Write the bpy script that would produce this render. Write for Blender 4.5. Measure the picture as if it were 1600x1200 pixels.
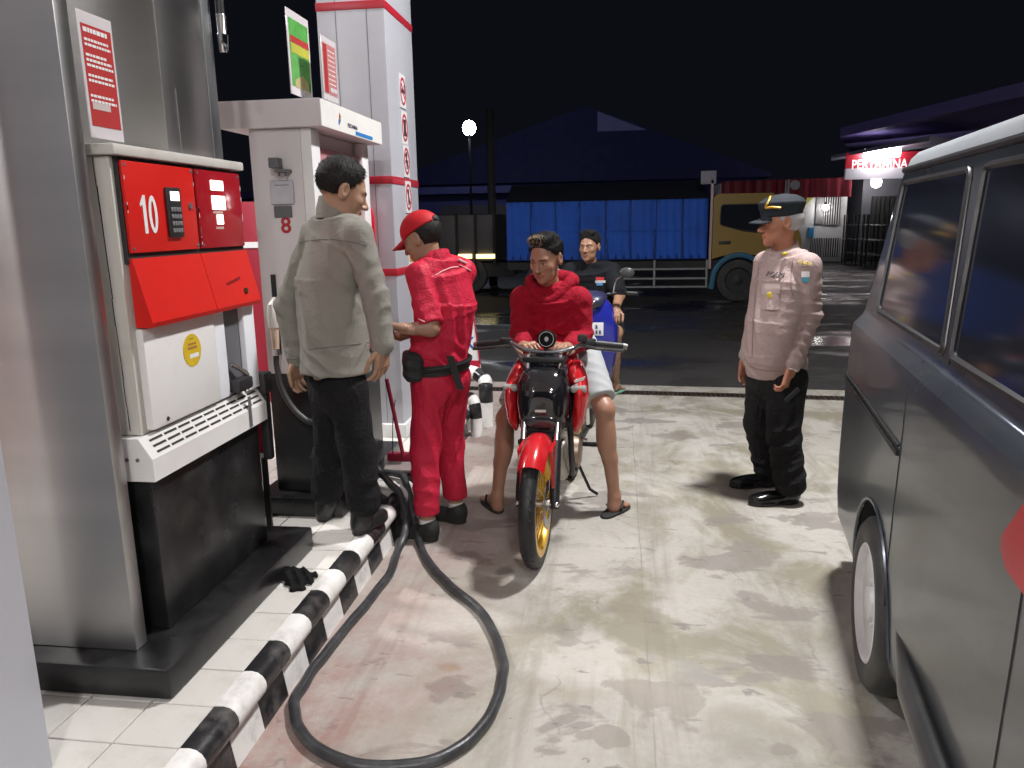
import bpy, bmesh, math, random
import numpy as np
from mathutils import Vector, Matrix
random.seed(7); np.random.seed(7)
scene = bpy.context.scene
for o in list(bpy.data.objects): bpy.data.objects.remove(o)
col = scene.collection
R_ = math.radians

# ------------------------------------------------------------------ camera
CAM_H, FPX = 1.55, 1200.0                     # metres, pixels of a 1600 px wide picture
PITCH, YAW, ROLL = 11.9, 7.9, 1.0
p_, y_, r_ = R_(PITCH), R_(YAW), R_(ROLL)
cf = np.array([-math.sin(y_)*math.cos(p_), math.cos(y_)*math.cos(p_), -math.sin(p_)])
cr0 = np.array([math.cos(y_), math.sin(y_), 0.0]); cu0 = np.cross(cr0, cf)
cr = math.cos(r_)*cr0 - math.sin(r_)*cu0; cu = math.sin(r_)*cr0 + math.cos(r_)*cu0
CPOS = np.array([0.0, 0.0, CAM_H])
cd = bpy.data.cameras.new('camera'); cam = bpy.data.objects.new('camera', cd); col.objects.link(cam)
cd.sensor_width = 36.0; cd.lens = FPX/1600*36; cd.clip_start = 0.05; cd.clip_end = 600
m = Matrix.Identity(4)
for i in range(3):
    m[i][0], m[i][1], m[i][2], m[i][3] = cr[i], cu[i], -cf[i], CPOS[i]
cam.matrix_world = m
scene.camera = cam

# ------------------------------------------------------------------ night sky, exposure
w = bpy.data.worlds.new('World'); scene.world = w; w.use_nodes = True
bg = w.node_tree.nodes['Background']
bg.inputs[0].default_value = (0.34, 0.38, 0.60, 1); bg.inputs[1].default_value = 0.011
moon = bpy.data.lights.new('moon', 'SUN'); moon.energy = 0.012; moon.angle = R_(0.5); moon.color = (.75, .82, 1)
mo = bpy.data.objects.new('moon', moon); col.objects.link(mo); mo.rotation_euler = (R_(50), 0, R_(30))
LAMP_E = 930.0                                # radiance of the canopy downlights
vs = scene.view_settings
vs.view_transform = 'Standard'; vs.look = 'None'; vs.exposure = 0.0; vs.gamma = 1.0
vs.use_curve_mapping = False
scene.render.engine = 'CYCLES'
scene.cycles.max_bounces = 6; scene.cycles.sample_clamp_indirect = 4.0

# pixel of the 1600x1200 photograph -> point on a plane of the place
def pray(px, py): return cf + cr*(px-800)/FPX - cu*(py-600)/FPX
def GP(px, py, z=0.0):
    d = pray(px, py); return Vector(CPOS + d*((z-CAM_H)/d[2]))
def AX(px, py, X):
    d = pray(px, py); return Vector(CPOS + d*(X/d[0]))
def AY(px, py, Y):
    d = pray(px, py); return Vector(CPOS + d*(Y/d[1]))

# ------------------------------------------------------------------ materials
MATS = {}
def mat(name, c, rough=.5, metal=0., var=.12, vscale=8., bump=0., bscale=60., spec=.5, coat=0., emit=None, es=0., aniso=0.,
        dirt=0., dirtc=(.12, .10, .08), dscale=3., stretch=(1, 1, 1), rvar=.12, vcol=False, sub=0., trans=0., sheen=0., fold=0., fscale=9.):
    if name in MATS: return MATS[name]
    M = bpy.data.materials.new(name); M.use_nodes = True; nt = M.node_tree; N = nt.nodes; L = nt.links
    b = N['Principled BSDF']
    b.inputs['Metallic'].default_value = metal; b.inputs['Roughness'].default_value = rough
    b.inputs['Specular IOR Level'].default_value = spec; b.inputs['Coat Weight'].default_value = coat
    b.inputs['Coat Roughness'].default_value = .08; b.inputs['Anisotropic'].default_value = aniso
    b.inputs['Transmission Weight'].default_value = trans; b.inputs['Sheen Weight'].default_value = sheen
    if sub: b.inputs['Subsurface Weight'].default_value = sub; b.inputs['Subsurface Radius'].default_value = (.012, .005, .003)
    tc = N.new('ShaderNodeTexCoord'); mp = N.new('ShaderNodeMapping'); mp.inputs['Scale'].default_value = stretch
    L.new(tc.outputs['Object'], mp.inputs['Vector'])
    n = N.new('ShaderNodeTexNoise'); n.inputs['Scale'].default_value = vscale; n.inputs['Detail'].default_value = 6
    L.new(mp.outputs[0], n.inputs['Vector'])
    mx = N.new('ShaderNodeMix'); mx.data_type = 'RGBA'
    mx.inputs['A'].default_value = tuple(max(0, k*(1-var)) for k in c)+(1,); mx.inputs['B'].default_value = tuple(min(1, k*(1+var)) for k in c)+(1,)
    L.new(n.outputs['Fac'], mx.inputs['Factor']); out = mx.outputs['Result']
    if vcol:
        a = N.new('ShaderNodeAttribute'); a.attribute_name = 'tone'
        m2 = N.new('ShaderNodeMix'); m2.data_type = 'RGBA'; m2.blend_type = 'MULTIPLY'; m2.inputs['Factor'].default_value = 1
        L.new(out, m2.inputs['A']); L.new(a.outputs['Color'], m2.inputs['B']); out = m2.outputs['Result']
    if dirt:
        n2 = N.new('ShaderNodeTexNoise'); n2.inputs['Scale'].default_value = dscale; n2.inputs['Detail'].default_value = 9; n2.inputs['Roughness'].default_value = .65
        L.new(tc.outputs['Object'], n2.inputs['Vector'])
        rp = N.new('ShaderNodeValToRGB'); rp.color_ramp.elements[0].position = .48; rp.color_ramp.elements[1].position = .72
        L.new(n2.outputs['Fac'], rp.inputs[0]); mu = N.new('ShaderNodeMath'); mu.operation = 'MULTIPLY'; mu.inputs[1].default_value = dirt
        L.new(rp.outputs[0], mu.inputs[0]); m3 = N.new('ShaderNodeMix'); m3.data_type = 'RGBA'; m3.inputs['B'].default_value = dirtc+(1,)
        L.new(mu.outputs[0], m3.inputs['Factor']); L.new(out, m3.inputs['A']); out = m3.outputs['Result']
    L.new(out, b.inputs['Base Color'])
    if rvar:
        mr = N.new('ShaderNodeMapRange'); mr.inputs['To Min'].default_value = max(.02, rough-rvar); mr.inputs['To Max'].default_value = min(1, rough+rvar)
        n4 = N.new('ShaderNodeTexNoise'); n4.inputs['Scale'].default_value = vscale*.7; n4.inputs['Detail'].default_value = 5
        L.new(mp.outputs[0], n4.inputs['Vector']); L.new(n4.outputs['Fac'], mr.inputs['Value']); L.new(mr.outputs[0], b.inputs['Roughness'])
    if bump:
        n3 = N.new('ShaderNodeTexNoise'); n3.inputs['Scale'].default_value = bscale; n3.inputs['Detail'].default_value = 4
        L.new(mp.outputs[0], n3.inputs['Vector']); bp = N.new('ShaderNodeBump'); bp.inputs['Strength'].default_value = bump; bp.inputs['Distance'].default_value = .01
        L.new(n3.outputs['Fac'], bp.inputs['Height']); L.new(bp.outputs[0], b.inputs['Normal'])
    if aniso:
        b.inputs['Anisotropic Rotation'].default_value = .25; tg = N.new('ShaderNodeTangent'); tg.direction_type = 'RADIAL'; tg.axis = 'Z'; L.new(tg.outputs[0], b.inputs['Tangent'])
    if fold:                                      # creases of cloth: ridged, warped noise
        hs = []
        for (sc_, st_, wt_) in ((fscale, (1, 1, .45), 1.), (fscale*2.1, (1, 1, 1.6), .5)):
            mp2 = N.new('ShaderNodeMapping'); mp2.inputs['Scale'].default_value = st_; mp2.inputs['Rotation'].default_value = (.35*wt_, .5, .2); L.new(tc.outputs['Object'], mp2.inputs['Vector'])
            nf = N.new('ShaderNodeTexNoise'); nf.inputs['Scale'].default_value = sc_; nf.inputs['Detail'].default_value = 2.5; nf.inputs['Distortion'].default_value = 1.6; L.new(mp2.outputs[0], nf.inputs['Vector'])
            s1 = N.new('ShaderNodeMath'); s1.operation = 'SUBTRACT'; s1.inputs[1].default_value = .5; L.new(nf.outputs['Fac'], s1.inputs[0])
            s2 = N.new('ShaderNodeMath'); s2.operation = 'ABSOLUTE'; L.new(s1.outputs[0], s2.inputs[0])
            s3 = N.new('ShaderNodeMath'); s3.operation = 'POWER'; s3.inputs[1].default_value = .6; L.new(s2.outputs[0], s3.inputs[0])
            s4 = N.new('ShaderNodeMath'); s4.operation = 'MULTIPLY'; s4.inputs[1].default_value = -wt_; L.new(s3.outputs[0], s4.inputs[0]); hs.append(s4.outputs[0])
        ad = N.new('ShaderNodeMath'); ad.operation = 'ADD'; L.new(hs[0], ad.inputs[0]); L.new(hs[1], ad.inputs[1])
        bf = N.new('ShaderNodeBump'); bf.inputs['Strength'].default_value = fold; bf.inputs['Distance'].default_value = .03; L.new(ad.outputs[0], bf.inputs['Height'])
        if bump: L.new(bp.outputs[0], bf.inputs['Normal'])
        L.new(bf.outputs[0], b.inputs['Normal'])
    if emit:
        b.inputs['Emission Color'].default_value = emit+(1,); b.inputs['Emission Strength'].default_value = es
    MATS[name] = M; return M

# ------------------------------------------------------------------ mesh builder
class MB:
    def __init__(s): s.v = []; s.f = []; s.mi = []; s.cur = 0
    def add(s, vs_, fs, M=None):
        o = len(s.v)
        for v in vs_:
            v = Vector(v); s.v.append(M @ v if M is not None else v)
        for f in fs: s.f.append(tuple(i+o for i in f)); s.mi.append(s.cur)
        return s
    def box(s, lo, hi, M=None, bev=0., seg=2):
        lo, hi = Vector(lo), Vector(hi)
        if bev <= 0:
            v = [(x, y, z) for x in (lo.x, hi.x) for y in (lo.y, hi.y) for z in (lo.z, hi.z)]
            return s.add(v, [(0,1,3,2),(4,6,7,5),(0,4,5,1),(2,3,7,6),(0,2,6,4),(1,5,7,3)], M)
        bm = bmesh.new(); bmesh.ops.create_cube(bm, size=1)
        for v in bm.verts: v.co = Vector(((lo[k]+hi[k])/2+v.co[k]*(hi[k]-lo[k]) for k in range(3)))
        bmesh.ops.bevel(bm, geom=bm.edges[:], offset=bev, segments=seg, profile=.6, affect='EDGES')
        return s.bm(bm, M)
    def bm(s, bm, M=None):
        bm.verts.index_update(); vv = [v.co.copy() for v in bm.verts]; ff = [tuple(v.index for v in f.verts) for f in bm.faces]
        bm.free(); return s.add(vv, ff, M)
    def cyl(s, p0, p1, r0, r1=None, n=16, caps=True, M=None):
        return s.tube([p0, p1], [r0, r0 if r1 is None else r1], n, caps, M=M)
    def tube(s, pts, r, n=10, caps=True, closed=False, M=None, flat=1.):
        pts = [Vector(p) for p in pts]; k = len(pts); rr = r if isinstance(r, (list, tuple)) else [r]*k
        T = []
        for i in range(k):
            a = pts[i-1] if (i > 0 or closed) else pts[i]; b = pts[(i+1) % k] if (i < k-1 or closed) else pts[i]
            d = (b-a); T.append(d.normalized() if d.length > 1e-9 else Vector((0,0,1)))
        u = T[0].orthogonal().normalized(); vv = []; ff = []
        for i in range(k):
            u = (u - T[i]*u.dot(T[i])); u = u.normalized() if u.length > 1e-6 else T[i].orthogonal().normalized()
            w_ = T[i].cross(u)
            for j in range(n):
                a = 2*math.pi*j/n; vv.append(pts[i]+(u*math.cos(a)+w_*math.sin(a)*flat)*rr[i])
        for i in range(k if closed else k-1):
            i2 = (i+1) % k
            for j in range(n):
                j2 = (j+1) % n; ff.append((i*n+j, i*n+j2, i2*n+j2, i2*n+j))
        if caps and not closed: ff.append(tuple(range(n-1, -1, -1))); ff.append(tuple((k-1)*n+j for j in range(n)))
        return s.add(vv, ff, M)
    def lathe(s, prof, n=24, M=None):            # profile (r, h) round local z
        vv = []; ff = []; k = len(prof)
        for r, h in prof:
            for j in range(n):
                a = 2*math.pi*j/n; vv.append((r*math.cos(a), r*math.sin(a), h))
        for i in range(k-1):
            for j in range(n):
                j2 = (j+1) % n; ff.append((i*n+j, i*n+j2, (i+1)*n+j2, (i+1)*n+j))
        ring = prof[0][0] > 1e-6 and prof[-1][0] > 1e-6      # open ring: no end caps
        if prof[0][0] > 1e-6 and not ring: ff.append(tuple(range(n-1, -1, -1)))
        if prof[-1][0] > 1e-6 and not ring: ff.append(tuple((k-1)*n+j for j in range(n)))
        return s.add(vv, ff, M)
    def prism(s, poly, z0, z1, M=None):          # polygon in local xy (ccw), extruded along z
        n = len(poly); vv = [(x, y, z0) for x, y in poly]+[(x, y, z1) for x, y in poly]
        ff = [tuple(range(n-1, -1, -1)), tuple(range(n, 2*n))]+[(i, (i+1) % n, n+(i+1) % n, n+i) for i in range(n)]
        return s.add(vv, ff, M)
    def ell(s, c, r, n=16, M=None):
        bm = bmesh.new(); bmesh.ops.create_uvsphere(bm, u_segments=n, v_segments=max(6, n//2+2), radius=1)
        r = r if isinstance(r, (list, tuple)) else (r, r, r)
        for v in bm.verts: v.co = Vector((c[0]+v.co.x*r[0], c[1]+v.co.y*r[1], c[2]+v.co.z*r[2]))
        return s.bm(bm, M)
    def torus(s, R, r, n=32, k=8, M=None, a0=0, a1=2*math.pi):
        full = abs(a1-a0-2*math.pi) < 1e-4
        pts = [(R*math.cos(a0+(a1-a0)*i/(n if full else n-1)), R*math.sin(a0+(a1-a0)*i/(n if full else n-1)), 0) for i in range(n)]
        return s.tube(pts, r, k, True, full, M)
    def mesh(s, name, smooth=True, ang=40):
        me = bpy.data.meshes.new(name); me.from_pydata([tuple(v) for v in s.v], [], s.f)
        if any(s.mi): me.polygons.foreach_set('material_index', s.mi)
        me.update()
        bm = bmesh.new(); bm.from_mesh(me); bmesh.ops.recalc_face_normals(bm, faces=bm.faces[:]); bm.to_mesh(me); bm.free()
        if smooth: me.shade_smooth(); me.set_sharp_from_angle(angle=R_(ang))
        return me
    def build(s, name, mats, parent=None, smooth=True, ang=40, **tags):
        me = s.mesh(name, smooth, ang); return obj(name, me, mats, parent, **tags)
def obj(name, me, mats=None, parent=None, loc=None, label=None, cat=None, group=None, kind=None):
    o = bpy.data.objects.new(name, me); col.objects.link(o)
    if mats is not None and len(me.materials) == 0:
        for mm in (mats if isinstance(mats, (list, tuple)) else [mats]): me.materials.append(mm)
    if parent is not None:
        o.parent = parent
        if not parent.get('_local'): o.matrix_parent_inverse = MW[parent.name].inverted()
        par = parent
    if loc is not None: o.location = loc
    MW[o.name] = (MW[parent.name] @ Matrix.Translation(o.location)) if (parent is not None and parent.get('_local')) else Matrix.Translation(o.location)
    if parent is not None and parent.get('_local'): o['_local'] = 1
    tag(o, label, cat, group, kind); return o
MW = {}
def tag(o, label=None, cat=None, group=None, kind=None):
    for k, v in (('label', label), ('category', cat), ('group', group), ('kind', kind)):
        if v: o[k] = v
    return o
def thing(name, loc, label, cat, group=None, rz=0., local=False):
    o = bpy.data.objects.new(name, None); col.objects.link(o); o.empty_display_size = .1
    o.location = loc; o.rotation_euler = (0, 0, rz)
    MW[o.name] = Matrix.Translation(Vector(loc)) @ Matrix.Rotation(rz, 4, 'Z')
    if local: o['_local'] = 1
    return tag(o, label, cat, group)
def FX(x, y, z): return Matrix(((0,0,1,x),(1,0,0,y),(0,1,0,z),(0,0,0,1)))      # a face that looks along +X
def FY(x, y, z): return Matrix(((1,0,0,x),(0,0,-1,y),(0,1,0,z),(0,0,0,1)))     # a face that looks along -Y
def text_mesh(txt, size, ext=.001, align='CENTER', bold=0.):
    c = bpy.data.curves.new('lettering', 'FONT'); c.body = txt; c.size = size; c.extrude = ext; c.align_x = align; c.align_y = 'CENTER'; c.offset = bold; c.resolution_u = 3
    o = bpy.data.objects.new('lettering', c); col.objects.link(o)
    dg = bpy.context.evaluated_depsgraph_get(); me = bpy.data.meshes.new_from_object(o.evaluated_get(dg))
    bpy.data.objects.remove(o); bpy.data.curves.remove(c); me.materials.clear(); return me
def lettering(txt, size, M, m_, parent, name='lettering', bold=0., ext=.001):
    me = text_mesh(txt, size, ext, bold=bold); me.transform(M); return obj(name, me, m_, parent)
def smooth_path(pts, n=8):                        # Catmull-Rom
    P = [Vector(p) for p in pts]; out = []
    for i in range(len(P)-1):
        a, b, c, d = P[max(i-1, 0)], P[i], P[i+1], P[min(i+2, len(P)-1)]
        for k in range(n):
            t = k/n; out.append(.5*((2*b)+(c-a)*t+(2*a-5*b+4*c-d)*t*t+(3*b-a-3*c+d)*t**3))
    out.append(P[-1]); return out
# ================================================================== the setting
def node_mat(name):
    M = bpy.data.materials.new(name); M.use_nodes = True; return M, M.node_tree.nodes, M.node_tree.links
class G:                                          # tiny helper for node graphs
    def __init__(s, N, L): s.N, s.L = N, L
    def noise(s, vec, scale, detail=6, rough=.55, dist=0.):
        n = s.N.new('ShaderNodeTexNoise'); n.inputs['Scale'].default_value = scale; n.inputs['Detail'].default_value = detail
        n.inputs['Roughness'].default_value = rough; n.inputs['Distortion'].default_value = dist; s.L.new(vec, n.inputs['Vector']); return n.outputs['Fac']
    def map(s, vec, sc=(1,1,1), loc=(0,0,0), rot=(0,0,0)):
        m_ = s.N.new('ShaderNodeMapping'); m_.inputs['Scale'].default_value = sc; m_.inputs['Location'].default_value = loc; m_.inputs['Rotation'].default_value = rot
        s.L.new(vec, m_.inputs['Vector']); return m_.outputs[0]
    def ramp(s, f, a, b, ca=0., cb=1.):
        r = s.N.new('ShaderNodeMapRange'); r.inputs['From Min'].default_value = a; r.inputs['From Max'].default_value = b
        r.inputs['To Min'].default_value = ca; r.inputs['To Max'].default_value = cb; s.L.new(f, r.inputs['Value']); return r.outputs[0]
    def math(s, op, a, b):
        n = s.N.new('ShaderNodeMath'); n.operation = op
        for i, x in enumerate((a, b)):
            if isinstance(x, (int, float)): n.inputs[i].default_value = x
            else: s.L.new(x, n.inputs[i])
        return n.outputs[0]
    def mix(s, f, a, b, mode='MIX'):
        n = s.N.new('ShaderNodeMix'); n.data_type = 'RGBA'; n.blend_type = mode
        for k, x in (('Factor', f), ('A', a), ('B', b)):
            if isinstance(x, (int, float)): n.inputs[k].default_value = x
            elif isinstance(x, tuple): n.inputs[k].default_value = x+(1,)
            else: s.L.new(x, n.inputs[k])
        return n.outputs['Result']
def concrete():
    M, N, L = node_mat('stained concrete'); g = G(N, L); b = N['Principled BSDF']
    P = N.new('ShaderNodeTexCoord').outputs['Object']
    sx = N.new('ShaderNodeSeparateXYZ'); L.new(P, sx.inputs[0]); X, Y = sx.outputs['X'], sx.outputs['Y']
    base = g.mix(g.ramp(g.noise(P, 1.1, 8, .6), .3, .7), (.36, .343, .308), (.485, .468, .435))
    base = g.mix(g.ramp(g.noise(P, 42, 6), .3, .75), base, g.mix(1., base, (.90, .88, .86), 'MULTIPLY'))
    # yellow-brown grime in cloudy patches
    f = g.ramp(g.noise(g.map(P, (1.1, .75, 1), (3.1, 1.7, 0)), 1.5, 10, .68, .7), .47, .60)
    f = g.math('MULTIPLY', f, g.ramp(Y, 1.0, 3.6, .6, .95))
    f = g.math('MULTIPLY', f, g.ramp(X, -1.0, -.2, .1, 1.))
    base = g.mix(g.math('MULTIPLY', f, .92), base, (.215, .197, .135))
    # scuffed patches with hard edges
    f = g.ramp(g.noise(g.map(P, (1., 1.5, 1), (7.3, .4, 0)), 2.6, 7, .55, .35), .55, .585)
    f = g.math('MULTIPLY', f, g.ramp(g.noise(g.map(P, (1, 1, 1), (4, 8, 0)), .9, 2), .40, .5))
    base = g.mix(g.math('MULTIPLY', f, .72), base, (.215, .195, .175))
    f = g.ramp(g.noise(g.map(P, (1., 2.2, 1), (1.3, 9.4, 0)), 5.5, 5, .6, .3), .645, .675)
    base = g.mix(g.math('MULTIPLY', f, .7), base, (.17, .16, .15))
    # single stains where something was spilt: place, size, colour, how hard the rim is
    wn = N.new('ShaderNodeTexNoise'); wn.inputs['Scale'].default_value = 6.5; wn.inputs['Detail'].default_value = 6; L.new(P, wn.inputs['Vector'])
    wsub = N.new('ShaderNodeVectorMath'); wsub.operation = 'SUBTRACT'; wsub.inputs[1].default_value = (.5, .5, .5); L.new(wn.outputs['Color'], wsub.inputs[0])
    for (px, py, rx, ry, cc, hard, st) in ((1030, 1095, .15, .10, (.235, .21, .18), .16, .65), (960, 1150, .09, .05, (.22, .195, .17), .12, .6), (1085, 1040, .13, .07, (.25, .245, .235), .35, .6), (980, 935, .13, .20, (.22, .20, .15), .5, .7),
                                    (1130, 740, .30, .35, (.22, .20, .13), .9, .75), (880, 1080, .16, .06, (.30, .27, .21), .6, .6), (700, 1040, .04, .03, (.30, .22, .15), .6, .7), (1180, 1140, .22, .12, (.27, .25, .20), .8, .6), (790, 890, .05, .04, (.13, .12, .11), .3, .6)):
        q = GP(px, py, 0); sb = N.new('ShaderNodeVectorMath'); sb.operation = 'SUBTRACT'; sb.inputs[1].default_value = (q.x, q.y, 0); L.new(P, sb.inputs[0])
        wv2 = N.new('ShaderNodeVectorMath'); wv2.operation = 'MULTIPLY_ADD'; wv2.inputs[1].default_value = (rx*4.2, ry*4.2, 0); L.new(wsub.outputs[0], wv2.inputs[0]); L.new(sb.outputs[0], wv2.inputs[2])
        sc2 = N.new('ShaderNodeVectorMath'); sc2.operation = 'MULTIPLY'; sc2.inputs[1].default_value = (1/rx, 1/ry, 0); L.new(wv2.outputs[0], sc2.inputs[0])
        ln = N.new('ShaderNodeVectorMath'); ln.operation = 'LENGTH'; L.new(sc2.outputs[0], ln.inputs[0])
        base = g.mix(g.ramp(ln.outputs['Value'], 1-hard, 1+hard*.4, st, 0.), base, cc)
    # tyre tracks that run along the lane
    tr = N.new('ShaderNodeTexWave'); tr.wave_type = 'BANDS'; tr.bands_direction = 'X'; tr.inputs['Scale'].default_value = .62; tr.inputs['Distortion'].default_value = 1.2; tr.inputs['Detail'].default_value = 2; tr.inputs['Detail Scale'].default_value = .4
    L.new(g.map(P, (1, .25, 1), (.12, 0, 0), (0, 0, R_(3))), tr.inputs['Vector'])
    f = g.math('MULTIPLY', g.ramp(tr.outputs['Fac'], .72, .95), g.ramp(g.noise(g.map(P, (14, .9, 1)), 2.2, 6, .6), .4, .7))
    base = g.mix(g.math('MULTIPLY', f, .42), base, (.19, .17, .145))
    f = g.math('MULTIPLY', g.ramp(g.noise(g.map(P, (26, .55, 1), (0, 0, 0), (0, 0, R_(-2))), 1.3, 4), .60, .72), g.ramp(g.noise(P, .8, 3), .42, .6))
    base = g.mix(g.math('MULTIPLY', f, .35), base, (.2, .19, .17))
    # worn red paint beside the kerb
    f = g.ramp(g.math('ADD', g.math('MULTIPLY', g.noise(P, 2.3, 9, .65), 1.1), g.math('MULTIPLY', X, -1.)), .92, 1.50)
    f = g.math('MULTIPLY', f, g.ramp(g.noise(g.map(P, (1, 1, 1), (2, 3, 0)), 5, 8, .7), .30, .62))
    f = g.math('MULTIPLY', f, g.ramp(Y, 1.5, 2.8, 1.0, .38))
    base = g.mix(g.math('MULTIPLY', f, .8), base, (.27, .06, .05))
    # specks, chips and fine cracks
    f = g.ramp(g.noise(g.map(P, (1, 1.4, 1)), 33, 3), .735, .755)
    base = g.mix(g.math('MULTIPLY', f, .75), base, (.09, .085, .08))
    vo = N.new('ShaderNodeTexVoronoi'); vo.feature = 'DISTANCE_TO_EDGE'; vo.inputs['Scale'].default_value = .8
    wv = N.new('ShaderNodeVectorMath'); wv.operation = 'ADD'; nz = N.new('ShaderNodeTexNoise'); nz.inputs['Scale'].default_value = 3; nz.inputs['Detail'].default_value = 7
    L.new(P, nz.inputs['Vector']); sc = N.new('ShaderNodeVectorMath'); sc.operation = 'SCALE'; sc.inputs['Scale'].default_value = .5; L.new(nz.outputs['Color'], sc.inputs[0])
    L.new(P, wv.inputs[0]); L.new(sc.outputs[0], wv.inputs[1]); L.new(wv.outputs[0], vo.inputs['Vector'])
    f = g.math('MULTIPLY', g.ramp(vo.outputs['Distance'], .0, .006, 1., 0.), g.ramp(g.noise(P, 1.6, 3), .5, .58))
    base = g.mix(g.math('MULTIPLY', f, .5), base, (.13, .12, .11))
    jn = g.math('ABSOLUTE', g.math('ADD', g.math('ADD', X, -.14), g.math('MULTIPLY', g.noise(P, 2.5, 3), .03)), 0.)
    f = g.math('MULTIPLY', g.ramp(jn, .0015, .004, 1., 0.), g.ramp(g.noise(P, 1.9, 4), .38, .62))
    base = g.mix(g.math('MULTIPLY', f, .6), base, (.15, .14, .125))
    L.new(base, b.inputs['Base Color'])
    L.new(g.ramp(g.noise(P, 3, 8, .6), .3, .7, .52, .85), b.inputs['Roughness'])
    bp = N.new('ShaderNodeBump'); bp.inputs['Strength'].default_value = .22; bp.inputs['Distance'].default_value = .01
    L.new(g.math('ADD', g.noise(P, 85, 6), g.math('MULTIPLY', g.noise(P, 9, 5), 1.4)), bp.inputs['Height']); L.new(bp.outputs[0], b.inputs['Normal'])
    return M
def wet_asphalt():
    M, N, L = node_mat('wet asphalt'); g = G(N, L); b = N['Principled BSDF']
    P = N.new('ShaderNodeTexCoord').outputs['Object']
    pud = g.ramp(g.noise(g.map(P, (.5, 1, 1)), .55, 6, .6), .50, .60)
    c = g.mix(g.ramp(g.noise(P, 60, 4), .35, .7), (.022, .021, .021), (.05, .047, .044))
    c = g.mix(g.math('MULTIPLY', pud, .6), c, (.012, .012, .014))
    L.new(c, b.inputs['Base Color'])
    r = g.mix(pud, (.68, .68, .68), (.17, .17, .17)); L.new(r, b.inputs['Roughness'])
    bp = N.new('ShaderNodeBump'); bp.inputs['Distance'].default_value = .012
    L.new(g.ramp(pud, 0, 1, .55, .04), bp.inputs['Strength']); L.new(g.noise(P, 45, 5), bp.inputs['Height']); L.new(bp.outputs[0], b.inputs['Normal'])
    return M
M_CONC = concrete(); M_ASPH = wet_asphalt()
def rot_edge(x): return 6.86-.068*(x-.4)           # the forecourt ends on a line that is not quite square to the island
s = MB(); s.add([(-60, rot_edge(-60)+.30-4.2, -.02), (60, rot_edge(60)+.30+4.2, -.02), (90, 160, -.02), (-90, 160, -.02)], [(0,1,2,3)])
s.v[0].y = 6.5; s.v[1].y = 6.5
s.build('road', M_ASPH, smooth=False, kind='structure')
s = MB(); s.add([(-14, -14, 0), (14, -14, 0), (14, rot_edge(14), 0), (-14, rot_edge(-14), 0), (-14, rot_edge(-14), -.12), (14, rot_edge(14), -.12)], [(0,1,2,3), (3,2,5,4)])
s.build('forecourt', M_CONC, smooth=False, kind='structure')
s = MB(); s.add([(-14, rot_edge(-14)+.16, .0), (14, rot_edge(14)+.16, .0), (14, rot_edge(14)+.44, -.004), (-14, rot_edge(-14)+.44, -.004), (-14, rot_edge(-14)+.44, -.06), (14, rot_edge(14)+.44, -.06)], [(0,1,2,3), (3,2,5,4)])
s.build('pavement_strip', M_CONC, smooth=False, kind='structure')
# drain grate
dm = mat('rusty iron', (.07, .055, .045), .6, .6, .4, 20)
t = thing('drain_grate', (0, rot_edge(0)+.08, 0), 'long rusty drain grate set across the edge of the concrete', 'grate')
fr = MB(); bars = MB(); x0, x1 = -3.2, 4.2
for dy in (.012, .148):
    fr.add([(x0, rot_edge(x0)+dy-.012, .004), (x1, rot_edge(x1)+dy-.012, .004), (x1, rot_edge(x1)+dy+.012, .004), (x0, rot_edge(x0)+dy+.012, .004),
            (x0, rot_edge(x0)+dy-.012, -.05), (x1, rot_edge(x1)+dy-.012, -.05), (x1, rot_edge(x1)+dy+.012, -.05), (x0, rot_edge(x0)+dy+.012, -.05)],
           [(0,1,2,3), (0,4,5,1), (2,6,7,3)])
fr.build('frame', dm, t, smooth=False)
i = 0; x = x0
while x < x1:
    bars.box((x, rot_edge(x)+.02, -.03), (x+.014, rot_edge(x)+.14, .003)); x += .042
bars.build('bars', dm, t, smooth=False, kind='stuff')
MB().box((x0, rot_edge(x0)-.05, -.14), (x1, rot_edge(x0)+.0, -.13)).build('channel', mat('drain mud', (.012, .011, .01), .9), t)

# ------------------------------------------------------------------ pump island: slab, tiles, striped kerb
IZ = .20
mt = mat('white floor tile', (.66, .64, .60), .22, 0, .06, 5, dirt=.35, dirtc=(.33, .30, .25), dscale=6, rvar=.1)
mg = mat('grey tile grout', (.16, .15, .14), .8, 0, .3, 30)
isl = thing('pump_island', (-1.9, 2.5, 0), 'raised pump island with white floor tiles and black and white striped kerb', 'pump island')
MB().box((-2.70, -2.2, 0), (-1.16, 5.62, IZ-.012)).build('slab', mg, isl, smooth=False)
TP, TQ = .195, .1795
tm = MB().box((.0022, .0022, -.02), (TP-.0022, TQ-.0022, 0), bev=.0018, seg=1).mesh('tile', ang=30); tm.materials.append(mt)
for i in range(5):
    for j in range(27):
        obj('tile', tm, None, isl, loc=(-1.137-TP*(i+1), 1.6565+TQ*(j-5), IZ+random.uniform(-.0008, .0008)))
rest = MB().box((-2.69, -2.2, IZ-.02), (-1.137-5*TP-.002, 5.61, IZ)); rest.box((-1.137-5*TP, -2.2, IZ-.02), (-1.137, 1.6565-5*TQ-.003, IZ))
rest.build('tile_field', mt, isl, smooth=False)
kb = mat('black kerb paint', (.016, .016, .018), .3, 0, .3, 12, dirt=.7, dirtc=(.13, .125, .12), dscale=13, bump=.12, bscale=30)
kw = mat('white kerb paint', (.78, .77, .75), .36, 0, .07, 9, dirt=.62, dirtc=(.33, .30, .26), dscale=11, bump=.12, bscale=30)
prof = [(-1.136, IZ+.001)]
for k in range(9):
    a = math.pi/2-k*(math.pi*1.08)/8; prof.append((-1.108+.045*math.cos(a), IZ-.042+.045*math.sin(a)))
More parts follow.
